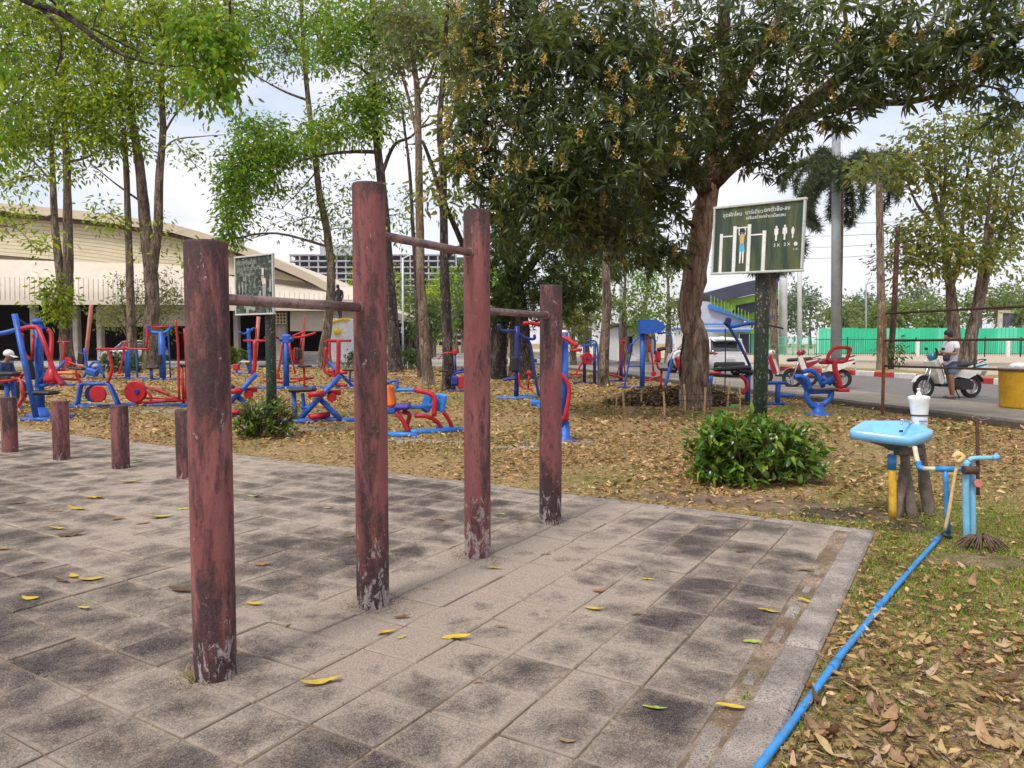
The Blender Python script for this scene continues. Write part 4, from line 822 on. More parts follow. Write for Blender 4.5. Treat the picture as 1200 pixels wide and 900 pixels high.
for (x, yb, yt, wpx, lf, bk, d) in ((654, 426, 300, 50, 'lfdark', 'barkpale', 52), (688, 428, 290, 60, 'lfmid', 'barkpale', 50), (733, 430, 280, 70, 'lffar', 'bark', 48), (757, 424, 300, 40, 'lfmid', 'barkpale', 55), (783, 426, 285, 70, 'lffar', 'barkpale', 52), (672, 430, 310, 44, 'lfolive', 'bark', 46)):
    far_tree(x, yb, yt, wpx, d, lf, B1, gz=GZ, seed=17, bk=bk, name='roadside_tree', grp='trees lining the road', n=60)
# shrubs
def shrub(name, label, px, py, rx, ry, h, lf, L_, n, wr=.42, k=7, seed=1):
    g = GL(px, py); t = thing(name, label, 'shrub', g); r_ = random.Random(seed); tips = []; st = MB(g); lob = [(r_.uniform(0, 6.28), r_.uniform(.7, 1.2)) for _ in range(9)]
    for i in range(n):
        a, q0 = lob[i % 9]; a += r_.gauss(0, .28); q = math.sqrt(r_.random()); x, y = math.cos(a) * q * rx * q0, math.sin(a) * q * ry * q0
        z = h * (r_.uniform(.06, 1.0) if q > .6 else r_.uniform(.4, 1.0)) * (1 - .18 * q * q) * (.72 + .36 * q0 * r_.random()) * (1 + (.22 if r_.random() < .06 else 0))
        e = g + Vector((x, y, z)); b = g + Vector((x * .35, y * .35, 0)); tips.append(e)
        if i % 2 == 0: st.tube([b - Vector((0, 0, .04)), b.lerp(e, .6) + Vector((0, 0, .05)), e], [.009, .007, .004], 5, 3, False)
    tag(st.build('stems', M['stem'], t), kind='stuff'); C = np.array([tuple(p - g) for p in tips]); nn = len(C) * k; c = np.repeat(C, k, 0)
    D = nrm(rnd_unit(nn) + np.array([0, 0, .25]) + nrm(c) * .3); ln = L_ * rng.uniform(.45, 1.35, nn); off = rnd_unit(nn) * L_ * .35
    P0 = c + off; P0[:, 2] = np.maximum(P0[:, 2], .03)
    D[:, 2] = np.where(P0[:, 2] < .12, np.abs(D[:, 2]), D[:, 2])
    link('foliage', leafmesh('foliage', P0, D, nrm(rnd_unit(nn) * .6 + np.array([0, 0, 1])), ln, ln * wr * rng.uniform(.7, 1.2, nn), .25, .3), M[lf], t); return t
shrub('shrub', 'glossy green leafy shrub growing round the foot of the pull up sign pole', 874, 564, .72, .46, .80, 'lfbush', .115, 420, .46, 7, 2)
shrub('shrub', 'mixed green and purplish shrub at the foot of the mouldy sign pole', 309, 513, .50, .34, .58, 'lfbush2', .095, 260, .42, 8, 3)
for (x, y, rx, ry, h, lab) in ((142, 437, 1.2, .5, 1.1, 'clipped dark hedge between the forked tree and the small blue swing'), (427, 432, 1.3, .6, 1.35, 'dark hedge beside the curved trunk tree'), (478, 433, 1.1, .6, 1.35, 'dark hedge between the tall dark trunk and the pale mottled trunk'), (276, 428, 1.0, .5, 1.3, 'low hedge left of the mouldy sign'), (345, 428, .7, .5, 1.0, 'low bright hedge behind the butterfly press')):
    shrub('hedge', lab, x, y, rx, ry, h, 'lfdark' if 'dark' in lab else 'lfmid', .2, 130, .5, 8, int(x))
# ------------------------------------------------------------------ outdoor exercise machines (measured on the photograph, each at its own distance)
class Mach:
    def __init__(s, name, label, px, py, cat='exercise machine', group='painted steel exercise machines on the lawn', gz=GZ):
        s.g = G(px, py, gz); s.gz = gz; s.d = s.g.y; s.t = thing(name, label, cat, s.g, 0, group); s.px = s.d / FPX
    def q(s, p):
        x, y = p[0], p[1]; dd = p[2] if len(p) > 2 else 0
        if y is None: v = P(x, 410, s.d + dd); v.z = s.gz + .03; return v
        return P(x, y, s.d + dd)
    def tube(s, part, mat, lines, r, sub=4, n=10, parent=None):
        lines = lines if isinstance(lines[0], list) else [lines]; o = None
        for l in lines: o = MB(s.g).tube([s.q(p) for p in l], r, n, sub if len(l) > 2 else 1).build(part, M[mat], parent or s.t)
        return o
    def box(s, part, mat, c, dim, rot=(0, 0, 0), bev=.02, parent=None): return MB(s.g).box(s.q(c), dim, rot, bev).build(part, M[mat], parent or s.t)
    def disc(s, part, mat, c, r, th, ax=(0, 1, 0), parent=None): return MB(s.g).disc(s.q(c), ax, r, th, 24).build(part, M[mat], parent or s.t)
    def foot(s, px, dd=0, r=.09, mat='blue'): 
        c = s.q((px, None, dd)); c.z = s.gz; return MB(s.g).lathe([(r, -.03), (r, .015), (r * .6, .03)], c, (0, 0, 1), 16).build('foot_plate', M[mat], s.t)
# 1 shoulder press at the far left
m = Mach('shoulder_press', 'blue shoulder press machine with slanting pole and big red handles behind the stumps', 40, 493)
m.tube('slanted_pole', 'blue', [(17, 368, 0), (40, None, -.05)], .055)
m.tube('column', 'blue', [(44, 377, .55), (45, None, .55)], .085)
MB(m.g).lathe([(.085, 0), (.1, .0), (.1, .05), (.05, .1)], m.q((44, 379, .55)), (0, 0, 1), 16).build('cap', M['blue'], m.t)
m.tube('top_arm', 'blue', [(-22, 396, -.2), (5, 390, -.1), (30, 384, .1), (44, 383, .5)], .045)
m.tube('brace', 'blue', [(19, 372, 0), (33, 381, .4), (58, 385, .7)], .02)
m.tube('handle', 'red', [[(23, 386, 0), (38, 383, 0), (45, 386, 0), (52, 402, -.1), (58, 420, -.1), (66, 440, -.1), (73, 452, -.1)], [(56, 386, .5), (60, 392, .5), (60, 408, .4), (59, 425, .3), (60, 438, .2)]], .042)
m.tube('lever', 'red', [[(26, 390, .3), (28, 412, .3), (36, 422, .3)], [(39, 392, .4), (38, 424, .4)]], .03)
MB(m.g).lathe([(.05, .1), (.09, 0), (.16, -.12), (.14, -.2)], m.q((61, 436, .1)), (0, 0, 1), 14).build('weight', M['red'], m.t)
m.box('backrest', 'black', (35, 433, .15), (.17, .09, .42), (0, -.12, 0), .03)
m.box('seat', 'black', (50, 460, .1), (.5, .36, .075), (0, .03, 0), .03)
m.tube('seat_arm', 'blue', [[(33, 461, .1), (42, 462, .3), (45, 455, .5)], [(47, 448, .5), (53, 438, .5), (56, 450, .5), (47, 452, .5)]], .035)
m.tube('base_bar', 'blue', [[(20, None, -.05), (60, None, -.1)], [(28, None, .55), (85, None, .6)]], .045)
MB(m.g).lathe([(.22, 0), (.2, .05), (.09, .22)], m.q((45, None, .55)) - Vector((0, 0, .03)), (0, 0, 1), 18).build('foot', M['blue'], m.t)
# 2 machine with a seated person at the frame edge
m = Mach('seated_press', 'red and blue seated press under the person in a white cap', 5, 480)
m.tube('frame', 'red', [[(-20, 449, 0), (10, 446, 0), (22, 444, 0), (26, 455, -.1), (27, 466, -.1), (22, 475, -.1), (18, None, -.1)], [(10, 440, .2), (28, 438, .2), (30, 425, .3), (38, 422, .3)]], .035)
m.tube('leg', 'blue', [[(7, 446, .1), (7, None, .1)], [(15, 446, .2), (15, None, .2)]], .05)
m.tube('cross_bar', 'blue', [[(7, 462, .1), (16, 450, .2)], [(-15, None, .2), (25, None, .2)]], .03)
m.box('seat', 'black', (6, 438, .1), (.6, .36, .08), (0, 0, 0), .03)
m.box('cushion', 'yellow', (-4, 444, .1), (.3, .3, .05), (0, 0, 0), .02)
# 3 exercise bike with orange seat
m = Mach('exercise_bike', 'blue framed exercise bike with orange seat and red disc wheel', 112, 477)
for dd, a in ((-.2, 0), (.2, 3)):
    m.tube('leg', 'blue', [[(87 + a, None, dd), (93 + a, 453, dd * .5), (97 + a, 450, dd * .4)], [(136 + a, None, dd), (128 + a, 453, dd * .5), (124 + a, 450, dd * .4)]], .032)
m.tube('top_bar', 'blue', [(93, 450, 0), (128, 450, 0)], .04)
m.disc('wheel', 'red', (115, 461.5, -.16), .2, .05); m.disc('wheel_guard', 'dblue', (109, 461.5, .06), .2, .05)
m.tube('handle_post', 'red', [(126, 449, 0), (130, 438, 0), (131, 428, 0), (127, 412, 0), (125, 408, 0)], .035)
m.tube('handlebar', 'red', [(113, 409, .05), (147, 409, -.05)], .025)
m.tube('seat_post', 'red', [[(95, 449, 0), (90, 440, 0), (88, 434, 0)], [(72, 444, 0), (90, 445, 0)]], .03)
m.box('seat', 'orange', (80, 437, 0), (.4, .3, .07), (0, .02, 0), .03)
m.tube('base_bar', 'blue', [[(80, None, -.3), (105, None, -.3)], [(80, None, .3), (100, None, .3)], [(88, None, 0), (138, None, 0)]], .038)
# 4 elliptical trainer
m = Mach('elliptical_trainer', 'red elliptical trainer with large red disc on a blue base rail', 185, 476)
m.disc('flywheel', 'red', (159, 459, 0), .27, .1); m.disc('hub', 'dblue', (160, 459, -.07), .06, .05)
m.tube('base_rail', 'blue', [[(138, None, .1), (222, None, -.1)], [(152, None, -.4), (160, None, .4)], [(212, None, -.4), (220, None, .4)]], .045)
m.tube('red_beam', 'red', [[(160, 472, 0), (218, 469, 0)], [(170, 457, 0), (176, 463, 0), (177, 472, 0)]], .032)
m.tube('pedal_arm', 'red', [[(171, 453, -.2), (180, 457, -.2), (212, 468, -.2)], [(168, 466, .2), (212, 468, .2)]], .022)
m.box('pedal', 'red', (190, 459, -.2), (.34, .14, .05), (0, .38, 0), .015); m.box('pedal', 'red', (188, 470, .2), (.4, .14, .05), (0, 0, 0), .015)
m.tube('handle', 'red', [[(206, 375, -.2), (208, 398, -.2), (209, 420, -.2), (210, 468, -.2)], [(216, 385, .2), (218, 420, .2), (218, 468, .2)]], .028)
m.tube('post', 'red', [(213, 428, 0), (214, None, 0)], .035); m.box('console', 'black', (214, 428, 0), (.2, .12, .06), (0, .2, 0), .02)
# 5 far bike with red knob
m = Mach('exercise_bike', 'small blue exercise bike with black seat and red disc near the twin stemmed tree', 104, 444)
m.tube('frame', 'blue', [[(98, 442, 0), (106, 428, 0), (112, 424, 0), (117, 428, 0), (122, 442, 0)], [(104, 436, .1), (115, 430, .1), (120, 438, .1)], [(99, 408, 0), (101, 425, 0), (104, 436, 0)], [(95, None, 0), (123, None, 0)]], .05)
m.disc('wheel', 'red', (79, 424, 0), .19, .08); m.box('backrest', 'black', (95, 420, 0), (.3, .12, .5), (0, .15, 0), .04); m.box('seat', 'black', (91, 432, 0), (.62, .4, .1), (0, .08, 0), .04)
m.tube('handle', 'red', [(80, 424, -.1), (88, 427, -.1), (98, 431, -.1)], .035); m.box('body', 'blue', (108, 436, 0), (.5, .3, .3), (0, .3, 0), .06); m.tube('leg', 'red', [(89, 434, 0), (94, None, 0)], .04)
# 6 far swing
m = Mach('leg_swing', 'blue swing machine with wavy red handle arms in front of the clipped hedge', 145, 444)
m.tube('post', 'blue', [(149, 411, 0), (149, None, 0)], .11); m.tube('side_frame', 'blue', [(152, 412, .2), (159, 412, .2), (160, None, .2)], .035)
m.tube('handle_arm', 'red', [[(144, 406, -.2), (145, 415, -.2), (143, 425, -.2), (140, 438, -.2)], [(146, 407, .2), (154, 409, .2), (176, 409, .2)]], .045)
m.box('footrest', 'red', (138, 440, -.2), (.45, .2, .06), (0, 0, 0), .02); m.tube('base_bar', 'blue', [[(118, None, 0), (172, None, 0)], [(149, None, -.5), (149, None, .5)]], .05)
m.tube('crossbar', 'red', [(114, 409.5, .1), (146, 409, 0)], .035)
# 7 tall T machine
m = Mach('pull_down_machine', 'tall blue pull down machine with winged top beside the forked tree', 188, 445)
m.tube('post', 'blue', [(189, 388, 0), (190, None, 0)], .13, n=12); m.tube('wing', 'blue', [[(172, 381, -.1), (176, 388, 0), (183, 390, 0), (195, 389, 0), (200, 382, .1)]], .07)
m.tube('top_bar', 'red', [(175, 383, 0), (198, 383, 0)], .03); m.tube('handle', 'red', [(172, 382, -.1), (173, 394, -.1), (171, 408, -.1)], .045)
m.box('seat', 'black', (179, 431, -.1), (.5, .36, .08), (0, 0, 0), .03); m.tube('seat_post', 'blue', [(177, 432, -.1), (177, None, -.1)], .06); m.box('backrest', 'black', (187, 421, -.16), (.2, .1, .42), (0, 0, 0), .04)
m.tube('ladder', 'blue', [[(197, 390, .2), (199, None, .2)], [(190, 409, .1), (198, 409, .2)], [(190, 426, .1), (198, 426, .2)]], .028); m.tube('base_bar', 'blue', [[(163, None, 0), (210, None, 0)], [(189, None, -.5), (189, None, .5)]], .05)
# 8-10 sit-and-pull rowers (crossed blue beams, red T handle)
def rower(label, px, py, s=1.0, dx=0):
    m = Mach('rowing_machine', label, px, py); k = m.d / 14.0
    f = lambda x, y, dd=0: (px + (x - 380) / (k) * s, None if y is None else py + (y - 495) / (k), dd)
    m.tube('beam', 'blue', [[f(348, None, -.09), f(399, 440, -.09)], [f(348, None, .09), f(399, 440, .09)]], .05)
    m.tube('rear_leg', 'blue', [f(373, 466, 0), f(399, None, 0)], .055); m.tube('handle_post', 'red', [f(395, 442, 0), f(397, 420, 0), f(397, 398, 0)], .042); m.tube('handlebar', 'red', [f(383, 398, .05), f(412, 398, -.05)], .026)
    m.box('seat', 'black', f(354, 457, 0), (.5, .3, .08), (0, -.03, 0), .03); m.tube('seat_post', 'blue', [f(343, 459, 0), f(344, None, 0)], .045); m.tube('seat_arm', 'blue', [[f(354, 461, 0), f(355, 477, 0), f(348, 480, 0)], [f(355, 478, 0), f(366, 478, 0)]], .035)
    m.tube('roller', 'red', [[f(361, 463, -.25), f(380, 461, -.2)], [f(362, 490, -.1), f(386, 486, .1)], [f(384, 460, .2), f(400, 460, .25)]], .055, n=14); m.disc('pulley', 'red', f(389, 466, .15), .09, .1)
    m.tube('base_bar', 'blue', [[f(322, None, -.28), f(364, None, -.33)], [f(368, None, .1), f(418, None, -.05)], [f(345, None, -.2), f(392, None, .2)]], .045); return m
rower('blue rowing machine with red handle and black seat, close behind the leafy mouldy sign shrub', 380, 494)
rower('blue rowing machine with red handle half hidden by the mouldy sign pole', 283, 489)
m = rower('distant blue rowing machine with red handles in front of the hedge by the curved trunk', 396, 455, -1)
m.tube('side_handle', 'red', [(382, 407, .3), (381, 420, .3), (380, 434, .3), (388, 441, .3)], .045)
# 11 butterfly press
m = Mach('butterfly_press', 'two seat butterfly press with blue cross shaped head and spreading red arms', 335, 455)
m.tube('post', 'blue', [(335, 392, 0), (335, None, 0)], .1, n=12)
for (cx, cy, w_, h_) in ((335.5, 397.5, .5, .16), (335.5, 397.5, .3, .34)): m.box('head', 'blue', (cx, cy, 0 if w_ > .4 else -.01), (w_, .2, h_), (0, 0, 0), .06)
m.tube('arm', 'red', [[(328, 397, 0), (320, 393, -.2), (312, 388, -.3)], [(343, 396, 0), (356, 394, -.2), (370, 390, -.3)], [(343, 394, 0), (350, 391, .2), (358, 388, .3)], [(328, 396, .1), (318, 395, .2), (310, 396, .3)]], .038)
m.tube('lever', 'red', [[(331, 402, -.1), (329, 420, -.1), (325, 440, -.1)], [(339, 402, -.1), (342, 420, -.1), (346, 438, -.1)], [(354, 394, .1), (352, 410, .1)]], .035)
for x, mt, s in ((319, 'yellow', -1), (350, 'red', 1)):
    m.box('backrest', 'black', (x, 415, 0), (.16, .34, .38), (0, .05 * s, 0), .04); m.box('back_shell', mt, (x - 3.5 * 1, 415, 0), (.06, .34, .44), (0, .05 * s, 0), .02)
    m.box('seat', 'black', (x + 7 * s, 429, 0), (.42, .36, .08), (0, 0, 0), .03); m.tube('seat_frame', 'red', [[(x, 422, 0), (x + 3 * s, 429, 0), (x + 6 * s, 431, 0), (x + 6 * s, None, 0)]], .04)
m.tube('red_rail', 'red', [[(308, 446, 0), (335, 448, 0), (366, 443, .2)], [(312, 440, .3), (330, 444, .1)], [(340, 444, .1), (368, 443, .3)]], .032)
m.tube('base_bar', 'blue', [[(300, None, -.3), (335, None, -.1), (370, None, .2)], [(325, None, -.5), (345, None, .6)]], .045); m.disc('weight', 'red', (325, 440, -.1), .09, .08); m.disc('weight', 'purple', (346, 424, .2), .1, .08)
# 12 far blue machine with yellow seat, beside the first rower
m = Mach('arm_swing', 'far blue machine with yellow seat and curved red handles beside the hall steps', 290, 438)
m.tube('post', 'blue', [(291, 385, 0), (292, 405, 0), (293, None, 0)], .09); m.tube('wing', 'blue', [(280, 389, -.2), (286, 391, 0), (292, 388, 0), (298, 384, .2)], .05); m.box('seat', 'yellow', (288, 424, -.1), (.45, .35, .1), (0, 0, 0), .04)
m.tube('frame', 'blue', [[(276, None, 0), (280, 428, 0), (286, 422, 0), (290, 428, 0), (292, None, 0)], [(272, None, 0), (297, None, 0)]], .05); m.box('guard', 'red', (277, 430, 0), (.3, .2, .3), (0, 0, 0), .04); m.tube('handle', 'red', [(300, 384, .2), (300, 394, .2), (298, 404, .2)], .04)
# 13 leg press
m = Mach('leg_press', 'leg press with orange backrest, violet seat and two sky blue foot plates', 495, 508)
m.tube('base_bar', 'lblue', [[(449, None, -.35), (489, None, -.5)], [(480, None, -.1), (512, None, .1), (552, None, .35)], [(512, None, .55), (548, None, .2)]], .05)
m.tube('frame', 'red', [[(464, 483, -.1), (472, 493, -.1), (478, None, -.1)], [(472, 482, .1), (480, 486, .1), (477, 498, .1), (479, None, .1)], [(486, 487, 0), (500, 488, 0), (512, 494, .1), (518, None, .15)]], .038)
m.tube('side_rail', 'red', [(486, 457, -.2), (500, 460, -.2), (508, 464, -.2), (509.5, 472, -.2), (508.5, 488, -.2)], .042)
m.tube('side_rail_tip', 'lblue', [(463, 457, -.2), (476, 457, -.2), (486, 457, -.2)], .028)
m.tube('plate_leg', 'red', [(519, 482, .2), (526, 492, .25), (530, None, .3)], .036)
m.box('backrest', 'orange', (457.5, 464, 0), (.13, .36, .36), (0, -.18, 0), .04); m.box('seat', 'purple', (472, 476.5, 0), (.27, .36, .09), (0, -.02, 0), .035); m.box('seat_rail', 'lblue', (494, 476.5, 0), (.38, .1, .07), (0, -.05, 0), .02)
m.box('under_seat', 'blue', (459, 480, 0), (.2, .3, .12), (0, 0, 0), .03); m.tube('armrest', 'blue', [(453, 449, -.2), (462, 446, -.2), (466, 448, -.2), (464, 457, -.2)], .026)
for x, dd in ((500.5, .25), (517, -.12)): 
    o = m.box('foot_plate', 'lblue', (x, 472, dd), (.17, .05, .30), (0, .22, -.35), .024)
m.tube('plate_bar', 'lblue', [(498, 463, .35), (510, 463, .1), (522, 465, -.1)], .026); m.tube('plate_stem', 'lblue', [(494, 478, .1), (500, 482, .2)], .035)
# 14 small bike behind it
m = Mach('exercise_bike', 'small dark blue bike with maroon disc behind the second tallest post', 536, 459)
m.disc('wheel', 'red', (541, 448, 0), .2, .08); m.tube('frame', 'dblue', [[(530, None, 0), (532, 440, 0), (540, 436, 0), (550, 438, 0), (553, None, 0)], [(524, None, 0), (556, None, 0)], [(531, 436, 0), (545, 432, 0)]], .045)
m.tube('handle_post', 'dblue', [(534, 436, 0), (533, 416, 0)], .035); m.box('head', 'red', (533, 413, 0), (.16, .12, .2), (0, 0, 0), .05); m.tube('handlebar', 'red', [(514, 421, 0), (520, 414, 0), (533, 413, 0)], .02); m.box('seat', 'black', (520, 434.5, 0), (.32, .22, .07), (0, 0, 0), .03)
m.box('body', 'dblue', (533, 446, 0), (.24, .2, .3), (0, 0, 0), .05)
# 15 lat machine between posts 3 and 4
m = Mach('lat_machine', 'dark blue lat machine with hooked arms and black backrest behind the shortest pull up bar', 606, 467)
m.tube('post', 'dblue', [(606, 382, 0), (606, 430, 0), (605, None, 0)], .07); m.tube('arm', 'dblue', [[(584, 380, -.2), (587, 387, -.15), (595, 388, -.1), (606, 388, 0)], [(606, 390, 0), (616, 396, 0), (626, 397, 0), (626, 392, 0)]], .042)
m.tube('slanted_pole', 'dblue', [(617, 397, .1), (622, 406, .1), (627, 440, .1), (632, None, .1)], .04); m.box('backrest', 'black', (603, 427, -.12), (.19, .1, .42), (0, 0, 0), .04); m.box('seat', 'dblue', (597, 444, -.2), (.36, .34, .07), (0, -.12, 0), .03)
m.tube('lever', 'red', [[(608, 437, -.1), (609, 450, -.1), (614, 455, -.1), (624, 456, -.1)], [(620, 438, -.1), (619, 455, -.1)]], .026); m.box('weight', 'red', (620, 437, -.1), (.16, .1, .12), (0, 0, 0), .04); m.tube('top_handle', 'red', [(613, 379, -.1), (622, 378.5, -.1), (633, 381, -.1)], .055)
m.tube('base_bar', 'lblue', [[(582, None, -.2), (625, None, -.3)], [(614, None, .4), (636, None, .2)], [(605, None, -.3), (628, None, .4)]], .045)
# 16 thick blue column with bent red handles
m = Mach('twist_column', 'thick blue column with bent red handles behind the shortest pull up post', 662, 517)
m.tube('column', 'blue', [(661, 390, 0), (661, 500, 0)], .068, n=18); MB(m.g).lathe([(.068, 0), (.06, .03), (.02, .045)], m.q((661, 390, 0)), (0, 0, 1), 16).build('cap', M['white'], m.t)
MB(m.g).lathe([(.19, -.02), (.19, .012), (.08, .07), (.068, .3)], m.g, (0, 0, 1), 20).build('foot', M['blue'], m.t)
m.tube('handle', 'red', [[(657, 391, -.12), (656, 412, -.12), (653, 432, -.12), (660, 441, -.12), (666, 450, -.12), (667, 462, -.12), (663, 484, -.12), (661, 492, -.1)], [(655, 394, -.1), (664, 397, -.15), (677, 406, -.2)], [(645, 391, .3), (640, 380, .35), (630, 379, .35)]], .034)
m.tube('grip', 'red', [(668, 411, -.15), (680, 410, -.2)], .026); m.tube('pedal_arm', 'lblue', [(661, 505, 0), (645, 490, .4), (628, 472, .8)], .03); m.box('pedal', 'lblue', (629, 472, .8), (.22, .16, .1), (0, .1, 0), .03)
m.tube('collar', 'red', [(656, 490, 0), (666, 491, 0)], .075, n=16)
# 17 arm wheel
m = Mach('arm_trainer', 'dark blue frame with round red hand wheel beside the slender tree', 692, 450)
m.disc('hand_wheel', 'red', (688, 420, -.2), .22, .09); m.disc('hub', 'dblue', (688, 420, -.27), .06, .06); m.tube('post', 'dblue', [[(685, 402, 0), (685, None, 0)], [(697, 402, 0), (697, None, 0)]], .06); m.tube('frame', 'blue', [[(681, 405, 0), (697, 404, 0)], [(688, 400, .2), (694, 399, .2), (700, 406, .2), (702, None, .2)]], .035)
m.tube('lever', 'red', [(684, 422, -.2), (678, 432, -.2), (675, 438, -.2)], .035); m.box('footrest', 'red', (675, 438.5, -.2), (.45, .18, .06), (0, 0, 0), .02); m.tube('crossbar', 'red', [(669, 411, 0), (682, 410, 0)], .05); m.tube('base_bar', 'dblue', [(668, None, 0), (704, None, 0)], .045)
# 18 far stepper
m = Mach('stepper', 'slim red and blue stepper with a long red treadle behind the slender tree', 727, 447)
m.tube('handle', 'red', [[(727, 399, -.15), (728, 418, -.15), (723, 440, -.15)], [(731, 400, .15), (730, 418, .15), (733, 440, .15)]], .03); m.tube('post', 'dblue', [(728, 418, 0), (728, None, 0)], .07); m.box('head', 'red', (729, 400, 0), (.25, .3, .1), (0, 0, 0), .04)
m.box('treadle', 'red', (718, 440, 0), (.8, .2, .08), (0, .22, 0), .03); m.tube('base_bar', 'dblue', [(708, None, 0), (736, None, 0)], .04)
# 19 tall blue machine with a box head
m = Mach('pull_down_machine', 'tall blue pull down machine with a large box shaped head and red seat frame', 755, 455)
v = [m.q(p + (-.22,)) for p in ((750, 374), (771, 375), (781, 382), (774, 390), (750, 391))]; MB(m.g).prism(v, (0, .44, 0)).build('head_box', M['blue'], m.t)
m.tube('post', 'blue', [(753, 391, 0), (753, None, 0)], .085, n=12); m.tube('pad_arm', 'blue', [[(750, 394, -.1), (744, 399, -.2), (740, 405, -.25)], [(757, 397, 0), (767, 397, .1), (767, 415, .1)]], .035); m.box('pad', 'dblue', (738.5, 408, -.25), (.12, .14, .34), (0, .2, 0), .05)
m.tube('slanted_pole', 'blue', [[(740, 410, -.2), (736, 430, -.1), (732, None, 0)], [(736, 429, -.1), (752, 429, 0)]], .03); m.tube('lever', 'red', [[(758, 392, -.1), (763, 412, -.1), (766, 436, -.1)], [(757, 446, 0), (775, 441, .1)]], .034); m.disc('weight', 'red', (766, 438, -.1), .09, .09)
m.tube('handle', 'blue', [(771, 391, .1), (783, 390, .15), (787, 396, .15), (787, 412, .15)], .03); m.box('backrest', 'red', (771, 417, .1), (.16, .32, .4), (0, -.06, 0), .05); m.box('back_pad', 'black', (775, 409, .05), (.3, .32, .12), (0, -.25, 0), .05)
m.tube('seat_frame', 'red', [(769, 424, .1), (772, 432, .1), (775, 434, .1), (775, None, .1)], .04); m.box('seat', 'black', (782, 433, .1), (.55, .36, .1), (0, .04, 0), .04); m.tube('base_bar', 'dblue', [[(722, None, 0), (772, None, 0)], [(753, None, -.5), (753, None, .5)]], .045)
# 20 reclining bench behind the mango trunk
m = Mach('recliner_bench', 'blue recliner bench with red and black backrest beside the mango trunk', 790, 457)
m.tube('leg', 'blue', [[(779, None, 0), (788, 420, 0), (790, 415, 0)], [(833, None, .2), (834, 440, .2)]], .05); m.box('backrest', 'red', (797, 429, 0), (.16, .4, .62), (0, -.32, 0), .05); m.box('back_pad', 'black', (800, 426, -.05), (.1, .36, .5), (0, -.32, 0), .04); m.tube('head_loop', 'white', [(789, 421, -.1), (791, 415, -.1), (796, 412, -.1), (800, 415, -.1)], .05)
m.tube('seat_rail', 'red', [(797, 440, 0), (815, 438, 0), (845, 437, 0)], .045); m.tube('base_bar', 'dblue', [(774, None, 0), (840, None, .1)], .045)
# 21 pull trainer behind the sign pole
m = Mach('pull_trainer', 'dark blue pull trainer with long black pad and crossing top bars behind the sign pole', 880, 474)
m.tube('top_bar', 'blue', [[(849, 377, 0), (856, 383, 0), (872, 380, 0), (884, 378, 0)]], .045); m.tube('slanted_pole', 'dblue', [(853, 381, 0), (867, 404, 0), (879, 429, 0)], .035); m.box('head_plate', 'dblue', (853, 377, 0), (.14, .14, .2), (0, .3, 0), .03); m.box('pulley_box', 'blue', (898, 374, .1), (.16, .16, .26), (0, .2, 0), .03)
m.tube('draw_bar', 'dark', [(893, 380, .1), (905, 382, .1), (918, 385, .1)], .022); m.tube('frame_bar', 'blue', [(884, 378, 0), (893, 380, 0), (898, 378, .1)], .04)
m.box('pad', 'black', (858, 432, 0), (.9, .36, .1), (0, -.06, 0), .05); m.box('seat', 'black', (872, 435, 0), (.42, .36, .14), (0, .2, 0), .05); m.tube('pad_rail', 'dark', [(838, 440, 0), (860, 441, 0), (874, 441, 0)], .035); m.tube('red_guard', 'red', [(868, 440, -.1), (874, 446, -.1), (875, 455, -.1), (870, 462, -.1)], .05)
m.tube('post', 'blue', [[(877, 428, 0), (877, None, 0)], [(912, 450, -.1), (912, None, -.1)]], .065); m.tube('foot_bar', 'blue', [[(890, 449, -.1), (921, 448.5, -.1)], [(912, 464, -.1), (930, 463, .2)], [(877, None, 0), (921, None, -.15)]], .045); m.tube('tall_rod', 'iron', [(850, 385, .2), (850, 430, .2), (850, None, .2)], .014)
# 22 rodeo rider in front of the motorbikes
m = Mach('rider_machine', 'blue rider machine on curved foot with red loop handle in front of parked motorbikes', 959, 486)
MB(m.g).lathe([(.27, -.02), (.27, .01), (.13, .04), (.1, .2), (.1, .26)], m.g, (0, 0, 1), 20).build('foot', M['blue'], m.t)
m.tube('curved_arm', 'blue', [[(957, 478, 0), (949, 473, 0), (945, 464, 0), (946, 458, 0), (941, 448, 0), (934, 442, 0)], [(961, 476, 0), (970, 470, 0), (974, 463, 0), (974, 457, 0)]], .06); m.tube('platform', 'blue', [(946, 458.5, 0), (975, 458, 0)], .065)
m.tube('seat_arm', 'blue', [[(931, 442, -.15), (938, 441, -.15), (946, 445, -.15), (949, 457, -.1)], [(940, 436, .15), (950, 434, .15), (958, 440, .15), (965, 454, .1)], [(964, 442, 0), (974, 450, 0)], [(963, 450, 0), (977, 443, 0)]], .05)
m.tube('link_bar', 'rust', [(952, 456, -.1), (984, 456.5, -.1)], .025); m.tube('handle_post', 'red', [(978, 421, -.05), (979, 435, -.05), (983, 446, -.05), (985, 455, -.05)], .055); m.box('pedal', 'red', (986, 457, -.05), (.24, .3, .07), (0, 0, 0), .02)
m.tube('loop_handle', 'red', [[(970, 423, 0), (971, 416, 0), (977, 408.5, 0), (986, 407, 0), (995, 408, 0), (996, 411, 0), (990, 423, 0), (978, 424, 0), (970, 423, 0)]], .038); m.box('saddle', 'bikered', (970, 424, .1), (.36, .2, .1), (0, 0, 0), .04)

rower('blue rowing machine with red handle between the shoulder press and the orange seated bike', 66, 452)
rower('distant blue rowing machine standing before the forked tree', 140, 436)
